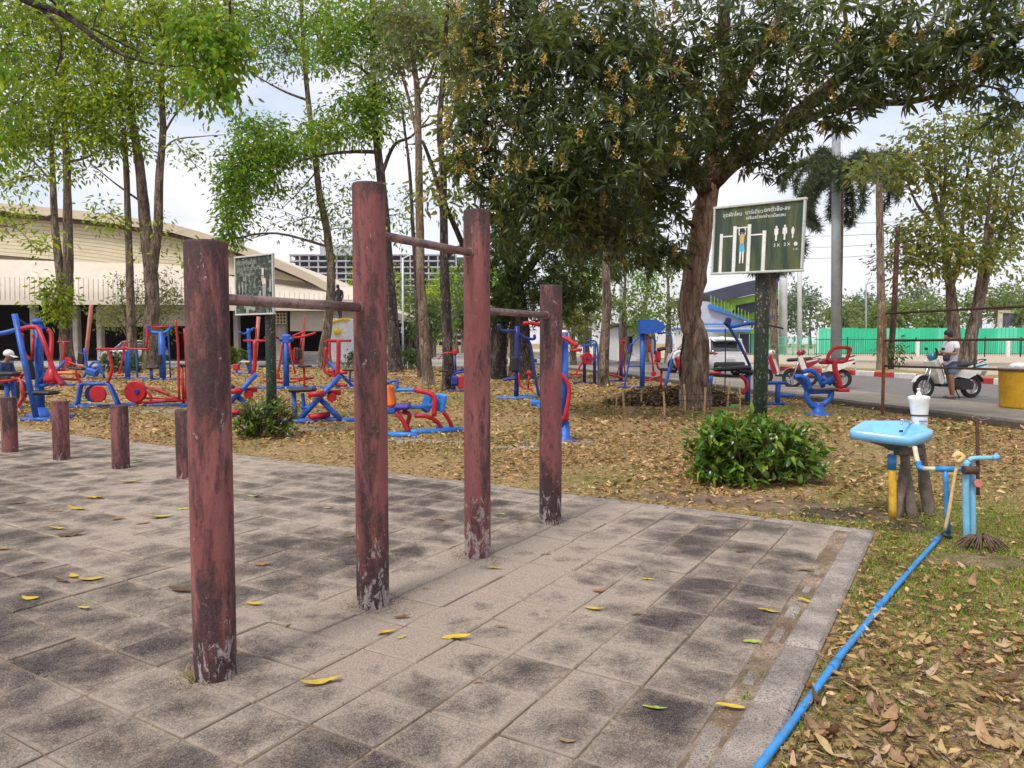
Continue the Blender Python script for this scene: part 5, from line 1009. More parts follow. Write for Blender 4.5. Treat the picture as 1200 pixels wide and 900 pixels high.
# ------------------------------------------------------------------ signs
def text_mesh(s, size):
    cu = bpy.data.curves.new('lettering', 'FONT'); cu.body = s; cu.size = size; cu.align_x = 'LEFT'; cu.extrude = .0015
    o = bpy.data.objects.new('tmp_text', cu); col.objects.link(o); dg = bpy.context.evaluated_depsgraph_get(); me = bpy.data.meshes.new_from_object(o.evaluated_get(dg)); bpy.data.objects.remove(o); return me
def sign(label, px, d, zt, zb, wd, rz, boardmat, pole_r, off=0, tilt=0):
    g = P(px, 410, d); g.z = GZ; t = thing('exercise_sign', label, 'sign', g, rz)
    MB().lathe([(pole_r, -.1), (pole_r, zb + .1 - GZ), (pole_r, zt - .1 - GZ)], (0, .07 + pole_r, 0), (0, 0, 1), 20).build('pole', M['signpole'], t)
    h = zt - zb; c = (zt + zb) / 2 - GZ
    b = MB().box((off, 0, c), (wd, .03, h), bev=.004).build('board', M[boardmat], t); b.rotation_euler = (0, tilt, 0); C0 = Vector((off, 0, c)); b.location = C0 - Euler((0, tilt, 0)).to_matrix() @ C0
    for (cx, cz, sx, sz) in ((off, c + h / 2, wd + .04, .03), (off, c - h / 2, wd + .04, .026), (off - wd / 2, c, .024, h - .029), (off + wd / 2, c, .024, h - .029)):
        MB().box((cx, -.012, cz), (sx, .045, sz), bev=.006).build('frame_bar', M['frameold'], b)
    def pic(name, mat, poly, parent=b):      # flat print: thin raised shapes on the board, coordinates 0..1 across, 0..1 up
        MB().prism([(off + (x - .5) * wd, -.0165, c + (y - .5) * h) for x, y in poly], (0, -.002, 0)).build(name, M['oldprint' if boardmat == 'board2' and mat == 'white' else mat], parent)
    def txt(s, x, y, size, mat=None):
        mat = mat or ('oldprint' if boardmat == 'board2' else 'white')
        me = text_mesh(s, size); o = link('lettering', me, M[mat], b); o.location = (off + (x - .5) * wd, -.0165, c + (y - .5) * h); o.rotation_euler = (R(90), 0, 0)
    return t, pic, txt
def rect(x0, y0, x1, y1): return [(x0, y0), (x1, y0), (x1, y1), (x0, y1)]
def figure(pic, x, y, s, skirt=False, a=.72):      # little pictogram person
    pic('pictogram', 'white', [(x + math.cos(k) * .016 * s * a, y + .105 * s + math.sin(k) * .02 * s) for k in [i * .7 for i in range(9)]])
    w_ = .036 if skirt else .028
    pic('pictogram', 'white', [(x - .03 * s * a, y + .085 * s), (x + .03 * s * a, y + .085 * s), (x + w_ * s * a, y), (x + .014 * s * a, y - .01 * s), (x + .012 * s * a, y - .09 * s), (x - .012 * s * a, y - .09 * s), (x - .014 * s * a, y - .01 * s), (x - w_ * s * a, y)])
a_, b_ = P(831, 280, 8.9), P(935, 280, 8.15); w1 = (Vector((b_.x, b_.y, 0)) - Vector((a_.x, a_.y, 0))).length; rz1 = math.atan2(b_.y - a_.y, b_.x - a_.x)
d1 = 8.5; zt1 = P(883, 239, d1).z; zb1 = P(883, 319, d1).z
t, pic, txt = sign('green sign board with white framed pull up diagram and lettering on a dark pole', 885, d1, zt1, zb1, w1, rz1, 'board', .082, 0, R(1.7))
for (x0, x1, y1) in ((.075, .11, .60), (.23, .27, .70), (.395, .435, .71), (.565, .605, .60)): pic('post_print', 'white', rect(x0, .015, x1, y1))
for (x0, x1, y) in ((.11, .23, .545), (.27, .395, .66), (.435, .565, .54)): pic('bar_print', 'white', rect(x0, y, x1, y + .02))
pic('hair_print', 'dark', [(.31, .575), (.36, .575), (.372, .61), (.36, .65), (.312, .65), (.3, .61)]); pic('face_print', 'pvcwhite', rect(.322, .555, .35, .60)); pic('torso_print', 'skinprint', [(.305, .56), (.366, .56), (.356, .42), (.314, .42)])
for s in (0, 1): pic('arm_print', 'white', [(.296 + .068 * s, .56), (.308 + .068 * s, .56), (.304 + .07 * s, .66), (.290 + .07 * s, .66)]); pic('leg_print', 'white', [(.312 + .03 * s, .32), (.334 + .03 * s, .32), (.326 + .034 * s, .14), (.312 + .036 * s, .14)])
pic('shorts_print', 'bikecyan', [(.310, .43), (.362, .43), (.372, .31), (.304, .31)])
figure(pic, .715, .53, 1.0); figure(pic, .805, .535, 1.0, True); figure(pic, .89, .53, .75)
txt('ชุดฝึกโหน', .10, .85, .062); txt('บาร์เดี่ยว', .36, .86, .062); txt('ยกตัวขึ้น-ลง', .57, .87, .062); txt('เสริมสร้างกล้ามเนื้อแขน', .37, .785, .05)
txt('3 X', .69, .355, .05); txt('2 X', .80, .36, .05); pic('spot_print', 'white', [(.925 + math.cos(k * .7) * .02, .38 + math.sin(k * .7) * .03) for k in range(9)]); txt('1 X', .9, .29, .035)
d2 = 11.75; zt2 = P(295, 299, d2).z; zb2 = P(295, 368, d2).z; a_, b_ = P(273, 330, d2 + .3), P(317, 330, d2 - .25); w2 = (Vector((b_.x, b_.y, 0)) - Vector((a_.x, a_.y, 0))).length; rz2 = math.atan2(b_.y - a_.y, b_.x - a_.x)
t, pic, txt = sign('black mouldy exercise sign on a green pole behind the shorter front pull up bar', 308, d2, zt2, zb2, w2, rz2, 'board2', .08, -.17)
txt('ยืดเหยียดขา', .05, .86, .105); txt('และลำตัวด้านข้าง', .08, .76, .09); txt('ทำสลับกัน', .1, .665, .09)
for x, s in ((.1, .9), (.19, 1), (.275, .8)): figure(pic, x, .44, s * 1.0)
txt('3 X 2 X', .08, .29, .075); pic('post_print', 'white', rect(.475, .06, .52, .28)); pic('post_print', 'white', rect(.635, .17, .68, .40)); pic('post_print', 'white', rect(.9, .37, .95, .58))
pic('torso_print', 'pvcwhite', [(.70, .62), (.80, .6), (.82, .52), (.72, .5)]); pic('face_print', 'pvcwhite', rect(.71, .66, .76, .78)); pic('leg_print', 'white', [(.72, .5), (.82, .52), (.8, .25), (.73, .22)]); pic('leg_print', 'white', [(.27, .16), (.33, .2), (.48, .1), (.46, .06), (.36, .1), (.34, .02), (.28, .02)])
# ------------------------------------------------------------------ wash basin, soap jug, taps and pipes
gs = GL(1048, 608); ds = gs.y
bs = thing('wash_basin', 'pale blue wall basin propped on old timber stakes beside the lawn taps', 'basin', gs, 0); q = lambda x, y, dd=0: P(x, y, ds + dd)
def bas():
    # basin plan: wedge shape seen from its left corner; local metres, x right, y away
    top = [(-.39, .03), (-.36, -.03), (-.06, -.21), (.04, -.22), (.25, -.09), (.27, -.02), (.27, .16), (.24, .21), (-.12, .25), (-.19, .23)]
    zt = q(1040, 497).z; rz_ = []
    def ring(f, z, shift=(0, 0), up=0): return [gs + Vector((x * f + shift[0], y * f + shift[1], z - gs.z + ((.19 * (y - .2) + .03 * x) * up))) for x, y in top]
    def sm(r_): return catmull(r_ + [r_[0]], 3)[:-1]
    R_ = [sm(ring(.16, zt - .235, (.02, .03))), sm(ring(.3, zt - .20, (.02, .03))), sm(ring(.8, zt - .10, (.01, .02), .7)), sm(ring(1.0, zt - .085, up=.9)), sm(ring(1.012, zt - .03, up=1)), sm(ring(1.0, zt - .004, up=1)), sm(ring(.955, zt, up=1)),
          sm(ring(.80, zt - .006, (-.02, -.012), .9)), sm(ring(.74, zt - .03, (-.02, -.012), .8)), sm(ring(.55, zt - .10, (-.02, 0), .7)), sm(ring(.1, zt - .125, (-.01, .02)))]
    n = len(R_[0])
    def band(lo, hi):
        m = MB(gs)
        vs = [p for r_ in R_[lo:hi + 1] for p in r_]; fs = [(i * n + k, i * n + (k + 1) % n, (i + 1) * n + (k + 1) % n, (i + 1) * n + k) for i in range(hi - lo) for k in range(n)]
        m.add(vs, fs, True); return m, vs
    m, vs = band(2, 10); m.f.append(list(range(8 * n, 9 * n))); m.sm.append(True); m.build('bowl', M['sinkblue'], bs)
    m, vs = band(0, 2); m.build('underside', M['sinkgrey'], bs)
bas()
MB(gs).lathe([(.018, 0), (.02, .004), (.006, .006)], q(1049, 508, .02) - Vector((0, 0, .03)), (0, 0, 1), 12).build('drain', M['dark'], bs)
MB(gs).box(q(1056, 505, .12), (.035, .01, .016), bev=.004).build('overflow', M['dark'], bs)
tap = MB(gs).lathe([(.024, 0), (.022, .015), (.014, .025), (.014, .07), (.018, .078)], q(1067, 505, .13), (0, 0, 1), 12).tube([q(1067, 497, .13), q(1064, 494, .10), q(1058, 494, .04), q(1056, 497, .02)], .010, 8, 4).build('tap', M['chrome'], bs)
MB(gs).tube([q(1063, 493.5, .16), q(1055, 491.5, .17)], .007, 8).build('tap_lever', M['chrome'], tap)
MB(gs).tube([q(1045.5, 533, 0), q(1045, 550, 0)], .037, 14).build('drain_sleeve', M['pvc'], bs)
o = MB(gs).tube([q(1045, 548, 0), q(1046, 575, .0), q(1046, 607, 0)], .033, 14, 3).build('drain_pipe', M['pvcyel'], bs)
for pts, r in (([(1061, 535, .04), (1057, 570, .06), (1049, 612, .02)], .04), ([(1060, 533, .05), (1064, 575, .08), (1071, 612, .0)], .045), ([(1078, 520, .14), (1084, 570, .16), (1090, 612, .14)], .05)):
    MB(gs).tube([q(*p) for p in pts], [r * .85, r, r * 1.1], 6, 3, True, .12).build('timber_stake', M['wood'], bs)
MB(gs).box(q(1066, 529, .1), (.3, .07, .07), (0, .05, .3), .008).build('timber_rail', M['wood'], bs)
MB(gs).tube([q(1079, 520, .19), q(1077, 470, .19)], .026, 6, 1, True, .1).build('jug_stake', M['wood'], bs)
# soap jug strapped to the stake
gj = q(1078, 503, .14); jug = thing('soap_jug', 'white plastic soap jug strapped upside down above the basin', 'jug', gj)
MB().lathe([(.055, 0), (.058, .02), (.066, .12), (.082, .255), (.09, .275), (.084, .292), (.05, .30)], (0, 0, 0), (-.06, 0, 1), 24, True, 1.08, .72).build('body', M['jug'], jug)
MB().lathe([(.022, 0), (.022, .02), (.012, .028), (.012, .05), (.016, .052), (.014, .064)], (-.018, 0, .298), (-.06, 0, 1), 12).build('nozzle', M['jug'], jug)
MB().lathe([(.0685, .118), (.0695, .125), (.0705, .132)], (0, 0, 0), (-.06, 0, 1), 24, True, 1.1, .74).build('strap', M['rust'], jug)
MB().lathe([(.058, .008), (.06, .014), (.06, .02)], (0, 0, 0), (-.06, 0, 1), 24, True, 1.1, .74).build('strap', M['rust'], jug)
MB().box((-.005, -.055, .075), (.07, .004, .012)).build('label_mark', M['pvc'], jug)
# standing pipes
gp = GL(1136, 636); dp = gp.y; q = lambda x, y, dd=0: P(x, y, dp + dd)
pp = thing('tap_stand', 'pale blue plastic standpipe with a side tap and rope tied round it', 'standpipe', gp)
MB(gp).tube([q(1133, 645, 0), q(1132, 590, 0), q(1132, 548, 0), q(1135, 541, 0)], .024, 12, 3).build('riser', M['pvcpale'], pp)
MB(gp).tube([q(1140, 645, .03), q(1140, 590, .03), q(1138, 548, .03), q(1136, 540, .02)], .021, 12, 3).build('riser', M['pvcpale'], pp)
sp = MB(gp).tube([q(1135, 540, .0), q(1141, 537, 0), q(1166, 536.5, -.02)], .018, 12, 3).build('spout', M['pvcpale'], pp)
MB(gp).tube([q(1163, 536.5, -.02), q(1170, 535.5, -.02)], .022, 10).tube([q(1168, 536, -.02), q(1167, 531, -.02)], .009, 6).build('tap_knob', M['pvcpale'], sp)
MB(gp).tube([q(1129, 551, -.03), q(1145, 551, -.03)], .031, 12).build('tie', M['rust'], pp)
MB(gp).tube([q(1146, 580, .03), q(1146, 555, .03), q(1145, 500, .05), q(1143, 492, .05)], .013, 8, 3).build('iron_rod', M['rust'], pp)
MB(gp).tube([q(1143, 492, .05), q(1139, 490, .05), q(1143, 487.5, .05), q(1152, 488, .04), q(1160, 490, .02), q(1152, 492, .03), q(1145, 490, .05)], .004, 6, 4).build('wire_loop', M['steel'], pp)
o = MB(gp).lathe([(.03, 0), (.03, .02)], q(1145, 566, -.02), (0, -1, 0), 12).build('red_valve', M['pink'], pp)
MB(gp).tube([q(1118, 538, -.03), q(1123, 533, -.05), q(1128, 535, -.05), q(1126, 542, -.04), q(1121, 548, -.03), q(1116, 575, -.02), q(1112, 600, -.02), q(1107, 622, 0)], .012, 8, 4).build('rope', M['rope'], pp)
MB(gp).tube([q(1117, 537, -.05), q(1122, 541, -.05), q(1129, 536, -.06), q(1122, 531, -.04), q(1117, 537, -.05)], .017, 8, 4).build('rope_knot', M['rope'], pp)
gc = GL(1112, 630); dc = gc.y; q = lambda x, y, dd=0: P(x, y, dc + dd)
cp = thing('supply_pipe', 'bright blue supply pipe with tee joint between basin and standpipe', 'pipe', gc)
MB(gc).tube([q(1072, 524, .25), q(1074, 535, .2), q(1076, 543, .15)], .019, 10, 3).build('cream_riser', M['pvcwhite'], cp)
MB(gc).tube([q(1076, 540, .15), q(1077, 547, .14), q(1082, 549, .12)], .022, 12, 4).build('elbow', M['pvc'], cp)
MB(gc).tube([q(1081, 549, .12), q(1099, 549.5, .04)], .017, 10).build('cream_length', M['pvcwhite'], cp)
MB(gc).tube([q(1096, 549.5, .05), q(1120, 550, -.01)], .022, 12).tube([q(1120, 550, -.01), q(1130, 549, 0)], .016, 10).build('tee', M['pvc'], cp)
MB(gc).tube([q(1108, 552, .02), q(1109, 580, .02), q(1111, 626, 0)], .019, 12, 2).build('down_pipe', M['pvc'], cp)
MB(gc).lathe([(.04, 0), (.044, .02), (.03, .034)], q(1108, 630, -.02), (.5, 0, 1), 14).build('rubber_boot', M['dark'], cp)
# long pipe on the grass
LP = [(1102, 632), (1066, 673), (1033, 712), (1010, 742), (985, 774), (955, 815), (922, 861), (893, 902), (851, 960)]
pl = []
for i, (x, y) in enumerate(LP):
    g = GL(x, y); g.z = GZ + .02 + (.006 if i % 3 == 1 else 0); pl.append(g)
lp = thing('water_pipe', 'long blue plastic water pipe lying on the leafy grass beside the kerb', 'pipe', pl[2]); 
MB(pl[2]).tube(pl, .0165, 14, 5).build('pipe', M['pvc'], lp)
for (x, y, l) in ((1097, 637, 1), (1030, 716, 1), (978, 786, 1)):
    g = GL(x, y); g.z = GZ + .028; dr = (pl[5] - pl[1]).normalized(); MB(pl[2]).tube([g - dr * .045, g + dr * .045], .0205, 14).build('coupling', M['pvc'], lp)
# dead root bundle by the standpipe
gr = GL(1150, 645); rt = MB(gr); r_ = random.Random(4)
for k in range(70):
    a = r_.uniform(0, 6.28); l = r_.uniform(.09, .2); e = gr + Vector((math.cos(a) * l, math.sin(a) * l * .7, r_.uniform(.0, .05))); rt.tube([gr + Vector((math.cos(a) * .02, 0, .11 + r_.uniform(-.02, .02))), gr.lerp(e, .6) + Vector((0, 0, .07)), e], [.006, .006, .003], 5, 3, False)
rt.build('root_bundle', M['stem'], None, 'tangle of dead brown roots at the foot of the standpipe', 'roots', kind=None, loc=gr)
# ------------------------------------------------------------------ bamboo stakes and leaf heap round the mango
dm = dep(478); cen = P(800, 410, dm); cen.z = GZ
k = 0
for (x, yt, yb) in ((722, 452, 478), (731, 458, 483), (751, 457, 476), (779, 459, 490), (803, 450, 484), (825, 454, 487), (852, 452, 480), (867, 454, 482), (735, 455, 472), (765, 452, 470), (838, 446, 470), (856, 447, 470)):
    g = GL(x, yb); tp = P(x + random.uniform(-2, 2), yt, g.y)
    o = MB(g).tube([g - Vector((0, 0, .1)), g.lerp(tp, .5) + Vector((.006, 0, 0)), tp], .022 if yb > 471 else .016, 8, 2).build('bamboo_stake', M['bamboo'], None, 'short bamboo stake in the ring round the mango trunk', 'stake', 'bamboo stakes round the mango', loc=g)
for k_, yy in enumerate((462, 470)):
    pts = [P(x, yy + random.uniform(-1, 1), dep(yb) - .02) for x, yb in ((722, 478), (731, 483), (779, 490), (825, 487), (867, 482))]
    MB(pts[0]).tube(pts, .006, 5, 3).build('wire_strand', M['iron'], None, ('upper' if k_ == 0 else 'lower') + ' wire strung between the bamboo stakes', 'wire', loc=pts[0])
n = 8000; x = rng.uniform(-1, 1, n); y = rng.uniform(-1, 1, n); kk = x * x + y * y < 1; x, y = x[kk], y[kk]; n = len(x); hc = GL(793, 474)
X = np.stack([hc.x + x * 1.75, hc.y + .1 + y * .8, GZ + .40 * (1 - (x * x + y * y) ** 1.5) * rng.random(n) ** .5 + .01], 1); an = rng.uniform(0, 6.28, n)
tag(link('leaf_heap', leafmesh('leaf_heap', X, np.stack([np.cos(an), np.sin(an), rng.normal(0, .5, n)], 1), nrm(rnd_unit(n) * .6 + np.array([0, 0, 1])), rng.uniform(.09, .2, n), rng.uniform(.04, .08, n), .1, .5), M['heap']), 'heap of dry brown leaves raked round the mango trunk', 'leaf heap', kind='stuff')
# ------------------------------------------------------------------ rusty rail frame on the right
fr0 = GL(1034, 487); dr = Vector((1.0, -2.75, 0)).normalized(); fr = thing('rail_frame', 'rusty pipe frame of three long rails beside the pavement', 'frame', fr0)
for i, s in enumerate((0, 2.05, 6.2)):
    p = fr0 + dr * s; top = 2.18 if i != 1 else 2.2; MB(fr0).tube([p + Vector((0, 0, -.2 if i != 1 else 1.03)), p + Vector((0, 0, top))], .033 if i != 1 else .02, 10).build('upright', M['rustor'] if i != 1 else M['steel'], fr)
for z in (2.14, 1.575, 1.045): MB(fr0).tube([fr0 + Vector((0, 0, z)), fr0 + dr * 3 + Vector((0, 0, z + .012)), fr0 + dr * 6.3 + Vector((0, 0, z))], .024, 10, 3).build('rail', M['rust'], fr)
# ------------------------------------------------------------------ yellow bin on the pavement
c = G(1204, 478, ROADZ + .035); yb = thing('concrete_bin', 'yellow painted concrete bin standing on the pavement', 'bin', c)
h = .86; MB().lathe([(.50, 0), (.51, .05), (.54, h - .1), (.55, h - .08)], (0, 0, 0), (0, 0, 1), 28).build('drum', M['bin'], yb)
MB().lathe([(.56, h - .08), (.57, h - .04), (.55, h), (.46, h), (.45, h - .1)], (0, 0, 0), (0, 0, 1), 28).build('rim', M['conc'], yb)
r_ = random.Random(8)
for k in range(5): MB().lathe([(.02, 0), (.12, .05), (.14, .11), (.08, .16), (.01, .17)], (r_.uniform(-.22, .22), r_.uniform(-.22, .22), h - .08), (r_.uniform(-.3, .3), r_.uniform(-.3, .3), 1), 9).build('rubbish_bag', M['white'], yb)
# ------------------------------------------------------------------ the cream hall
HD = 60.0
def interp(tab, x):
    for (x0, y0), (x1, y1) in zip(tab, tab[1:]):
        if x <= x1: return y0 + (y1 - y0) * (x - x0) / (x1 - x0)
    return tab[-1][1]
TOP = [(-420, 262), (-200, 246), (-60, 239), (0, 238), (60, 243), (120, 250), (200, 262), (240, 273), (280, 286), (320, 302), (360, 319), (416, 349), (440, 360)]
hl = thing('sports_hall', 'long cream sports hall with curved falling roofline and dark open ground floor', 'building', P(100, 425, HD)); ho = hl.location.copy(); ho.z = .03; hl.location = ho
def hp(xs, f0, f1, d, ext, name, mat, parent=hl):
    lo = [P(x, f0(x), d) for x in xs]; hi = [P(x, f1(x), d) for x in xs]; return MB(ho).prism(lo + hi[::-1], (0, ext, 0)).build(name, M[mat], parent)
XS = [-420, -300, -200, -100, -30, 0, 40, 80, 120, 160, 200, 230, 260, 290, 320, 345, 365, 390, 416, 438]
rf = hp(XS, lambda x: interp(TOP, x) + 10, lambda x: interp(TOP, x), HD - .9, 44, 'roof', 'hallroof')
XE = [x for x in XS if x <= 345] + [362]
hp(XE, lambda x: interp(TOP, x) + 10.5 + 4.5 * min(1, (362 - x) / 120), lambda x: interp(TOP, x) + 10.2, HD - .6, 1, 'eave_shade_strip', 'shade', rf)  # dark strip standing in for the shade below the roof edge
WB = 357.0
hp(XS, lambda x: WB + (2 if x > 240 else 0), lambda x: interp(TOP, x) + 10.3, HD + .35, .5, 'backing_wall', 'hall')
def lou_bot(x): return 294 + .03 * x
XL = sorted(set([x for x in XS if x < 356] + [20, 60, 105, 140, 180, 215, 245, 275, 305, 330, 350, 358]))
for k in range(11):                              # horizontal louvres fanning out under the eave
    def ly(x, f): return interp(TOP, x) + 12 + 3 * min(1, (362 - x) / 120) + (k + f) * 4.2 * min(1, max(.02, (362 - x) / 170))
    hp(XL, lambda x: ly(x, .92), lambda x: ly(x, 0), HD, .3, 'louvre_slat', 'halllouvre')
rows = []                                         # curved pale apron bulging outwards, then straight ribbed skirt
for k in range(8):
    f = k / 7; rows.append([P(x, (304 + .03 * x + max(0, min(x, 330) - 200) * .16) * (1 - f) + f * (352 + (1 if x > 100 else 0)), HD - 1.6 * math.sin(f * 1.57)) for x in XS if x <= 438])
MB(ho).sheet(rows[::-1]).build('curved_apron', M['hallpale'], hl)
rb = MB(ho)
for i in range(150):
    x = -420 + i * 5.75; f0 = .42; y0 = (304 + .03 * x + max(0, min(x, 330) - 200) * .16); y1 = 353
    pts = [P(x, y0 + (y1 - y0) * f, HD - 1.6 * math.sin(f * 1.57) - .05) for f in (.42, .6, .8, 1.0)]; rb.tube(pts, .026, 4, 1, False)
tag(rb.build('ribs', M['hallpale'], hl), kind='stuff')
hp([-420, 240], lambda x: 357, lambda x: 351.5, HD - 1.7, .4, 'skirt_beam', 'hallpale'); hp([240, 438], lambda x: 364, lambda x: 352, HD - 1.7, .4, 'skirt_beam', 'hallpale')
hp([118, 232], lambda x: 383 - .012 * (x - 118), lambda x: 357.5, HD + 1.5, .4, 'lower_panel', 'hallpale')
hp([340, 438], lambda x: 388, lambda x: 364.5, HD - .5, .5, 'lower_panel', 'hallpale')
MB(ho).prism([P(-420, 356, HD - 1.6), P(438, 356, HD - 1.6), P(438, 356, HD + 25), P(-420, 356, HD + 25)], (0, 0, .3)).build('ceiling', M['interior'], hl)  # overhang slab shaped to keep the ground floor dark
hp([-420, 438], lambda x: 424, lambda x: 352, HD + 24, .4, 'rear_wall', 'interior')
for (x, w_) in ((-90, 1), (-20, .6), (41, .45), (88, .75), (118, .4), (247, .7), (278, .4), (330, .9), (232, .5)): MB(ho).box(P(x, 391, HD + .5) * 1.0, (w_, .6, 4.4), bev=.05).build('column', M['colm'], hl)
lat = hp([312, 336], lambda x: 380, lambda x: 366, HD - .2, .2, 'lattice_window', 'shade')
for i in range(7): MB(ho).box(P(313 + i * 3.7, 373, HD - .3), (.07, .08, .95)).build('lattice_bar', M['halllouvre'], lat)
for i in range(4): MB(ho).box(P(324, 367.5 + i * 3.8, HD - .36), (1.65, .06, .07)).build('lattice_rail', M['halllouvre'], lat)
for k in range(5):
    z = .03 + .17 * k; a = P(330, 410, 51 + k * .8); b = P(440, 410, 51 + k * .8); MB(ho).prism([Vector((a.x, a.y, .02)), Vector((b.x, b.y, .02)), Vector((b.x, b.y + .8, .02)), Vector((a.x, a.y + .8, .02))], (0, 0, z + .15)).build('step', M['plaza'], hl)
for (x0, y0, x1, y1, d, lab) in ((107, 357, 99, 414, 47, 'tall faded pink pole leaning beside the twin stemmed tree'), (303, 371, 298, 408, 46, 'faded pink pole leaning by the mouldy sign'), (357, 369, 352, 406, 46, 'faded pink pole leaning behind the butterfly press')):
    a, b = P(x0, y0, d), P(x1, y1, d); b.z = GZ - .05; MB(b).tube([b, a], .12, 8).build('leaning_pole', M['pink'], None, lab, 'pole', loc=b)
# ------------------------------------------------------------------ unfinished building far behind
CD = 300.; cb = thing('unfinished_building', 'bare grey concrete frame building far behind the trees', 'building', P(430, 406, CD)); cb.location.z = GZ; co = cb.location.copy()
x0, x1 = P(342, 400, CD).x, P(548, 400, CD).x; zt = P(430, 299, CD).z; nf = 15; fh = (zt - 0) / nf
MB(co).box(((x0 + x1) / 2, CD + 9, zt / 2), (x1 - x0 - 2, 12, zt - 1)).build('shaded_void', M['void'], cb)  # dark box standing in for the shaded depth between the open floors
for k in range(1, nf + 1): 
    xr = x1 if k < nf - 1 else x0 + (x1 - x0) * .93
    MB(co).box(((x0 + xr) / 2, CD + 8, k * fh), (xr - x0, 19, .55)).build('floor_slab', M['frame'], cb); pass
for i in range(20): MB(co).box((x0 + (x1 - x0) * (i + .1) / 19.3, CD - 1.0, zt / 2), (.55, .55, zt)).build('column', M['frame'], cb)
MB(co).box((P(395, 400, CD).x, CD + 6, zt + 2.2), (14, 8, 4.4)).build('roof_house', M['frame'], cb)
# ------------------------------------------------------------------ statue
gs_ = P(398, 412, 53); gs_.z = .02; st = thing('monument', 'dark bronze statue on a white pedestal hung with yellow garlands', 'statue', gs_)
zp = P(398, 374, 53).z
MB().box((0, 0, .2), (2.6, 2.6, .4), bev=.05).build('plinth', M['white'], st); MB().box((0, 0, zp / 2), (1.75, 1.6, zp), bev=.06).build('pedestal', M['white'], st)
for k in range(9): MB().lathe([(.02, 0), (.11, .06), (.12, .16), (.03, .24)], (-.85 + k * .21, -.84, zp - .28 - .1 * math.sin(k * .7)), (0, 0, 1), 9).build('garland', M['garland'], st)
MB().lathe([(.02, 0), (.24, .05), (.26, .3), (.05, .5)], (.05, -.86, zp - 1.15), (0, 0, 1), 12).build('flower_wreath', M['garland'], st)
# ------------------------------------------------------------------ people (one continuous skinned body)
def skinned(name, V, E, Rr, mat, parent, sub=2):
    me = bpy.data.meshes.new(name); me.from_pydata(V, E, []); o = bpy.data.objects.new('tmp_skin', me); col.objects.link(o)
    md = o.modifiers.new('s', 'SKIN'); md.use_smooth_shade = True; sv = me.skin_vertices[0].data
    for i, r_ in enumerate(Rr): sv[i].radius = (r_, r_) if not isinstance(r_, tuple) else r_; sv[i].use_root = (i == 0)
    s2 = o.modifiers.new('u', 'SUBSURF'); s2.levels = sub; s2.render_levels = sub
    dg = bpy.context.evaluated_depsgraph_get(); m2 = bpy.data.meshes.new_from_object(o.evaluated_get(dg)); m2.name = name; bpy.data.objects.remove(o); m2.materials.clear(); m2.polygons.foreach_set('use_smooth', [True] * len(m2.polygons))
    return link(name, m2, M[mat], parent)
def chain(pts, rads, V, E, Rr, start=None):
    prev = start
    for p, r_ in zip(pts, rads):
        V.append(p); Rr.append(r_); i = len(V) - 1
        if prev is not None: E.append((prev, i))
        prev = i
    return prev
def body(parent, J, mat='skin', fingers=True):
    V, E, Rr = [], [], []
    c = chain([J['pelvis'], J['waist'], J['chest'], J['neck0'], J['neck'], J['head0'], J['head'], J['crown']], [(.11, .14), (.1, .125), (.12, .15), .075, .055, .07, (.088, .078), .06], V, E, Rr)
    nv = Vector(J['face']); hd = Vector(J['head']); chain([tuple(hd + nv * .095 + Vector((0, 0, -.02))), tuple(hd + nv * .115 + Vector((0, 0, -.03)))], [.03, .014], V, E, Rr, 6)
    for s in ('l', 'r'):
        e = chain([J['sh' + s], J['el' + s], J['wr' + s], J['ha' + s]], [.055, .042, .028, .036], V, E, Rr, 2)
        if fingers:
            d_ = (Vector(J['ha' + s]) - Vector(J['wr' + s])).normalized(); sd = Vector((0, 1, 0)); b = Vector(J['ha' + s])
            for k in range(4): chain([tuple(b + d_ * .05 + sd * (.024 - .016 * k)), tuple(b + d_ * (.085 - .006 * abs(k - 1)) + sd * (.024 - .016 * k) + Vector((0, 0, -.015)))], [.0095, .008], V, E, Rr, e)
            chain([tuple(b + d_ * .02 + Vector((0, 0, .035))), tuple(b + d_ * .05 + Vector((0, 0, .045)))], [.011, .009], V, E, Rr, e)
        chain([J['hip' + s], J['kn' + s], J['an' + s], J['he' + s], J['to' + s]], [.085, .058, .038, .036, .03], V, E, Rr, 0)
    return skinned('body', V, E, Rr, mat, parent)
def garment(name, parent, segs, mat):
    V, E, Rr = [], [], []
    for pts, rads, st_ in segs: chain(pts, rads, V, E, Rr, st_)
    return skinned(name, V, E, Rr, mat, parent)
STAND = dict(pelvis=(0, 0, .93), waist=(.01, 0, 1.06), chest=(.02, 0, 1.24), neck0=(.01, 0, 1.37), neck=(-.02, 0, 1.43), head0=(-.05, 0, 1.5), head=(-.085, 0, 1.555), crown=(-.085, 0, 1.64), face=(-.9, 0, -.43),
  shl=(.02, -.17, 1.35), ell=(-.02, -.23, 1.1), wrl=(-.25, -.15, 1.12), hal=(-.33, -.11, 1.15), shr=(.02, .17, 1.35), elr=(-.02, .23, 1.1), wrr=(-.25, .15, 1.1), har=(-.32, .10, 1.13),
  hipl=(0, -.09, .86), knl=(-.03, -.11, .48), anl=(.03, -.11, .1), hel=(.05, -.11, .045), tol=(-.14, -.12, .03), hipr=(0, .09, .86), knr=(.05, .1, .48), anr=(.14, .1, .1), her=(.16, .1, .045), tor=(-.03, .11, .03))
gp_ = G(1112, 466, ROADZ + .035)
pe = thing('person', 'person in white shirt and denim shorts looking at a phone beside the cream scooter', 'person', gp_, R(8)); pe.scale = (1.0, 1.0, 1.0)
body(pe, STAND)
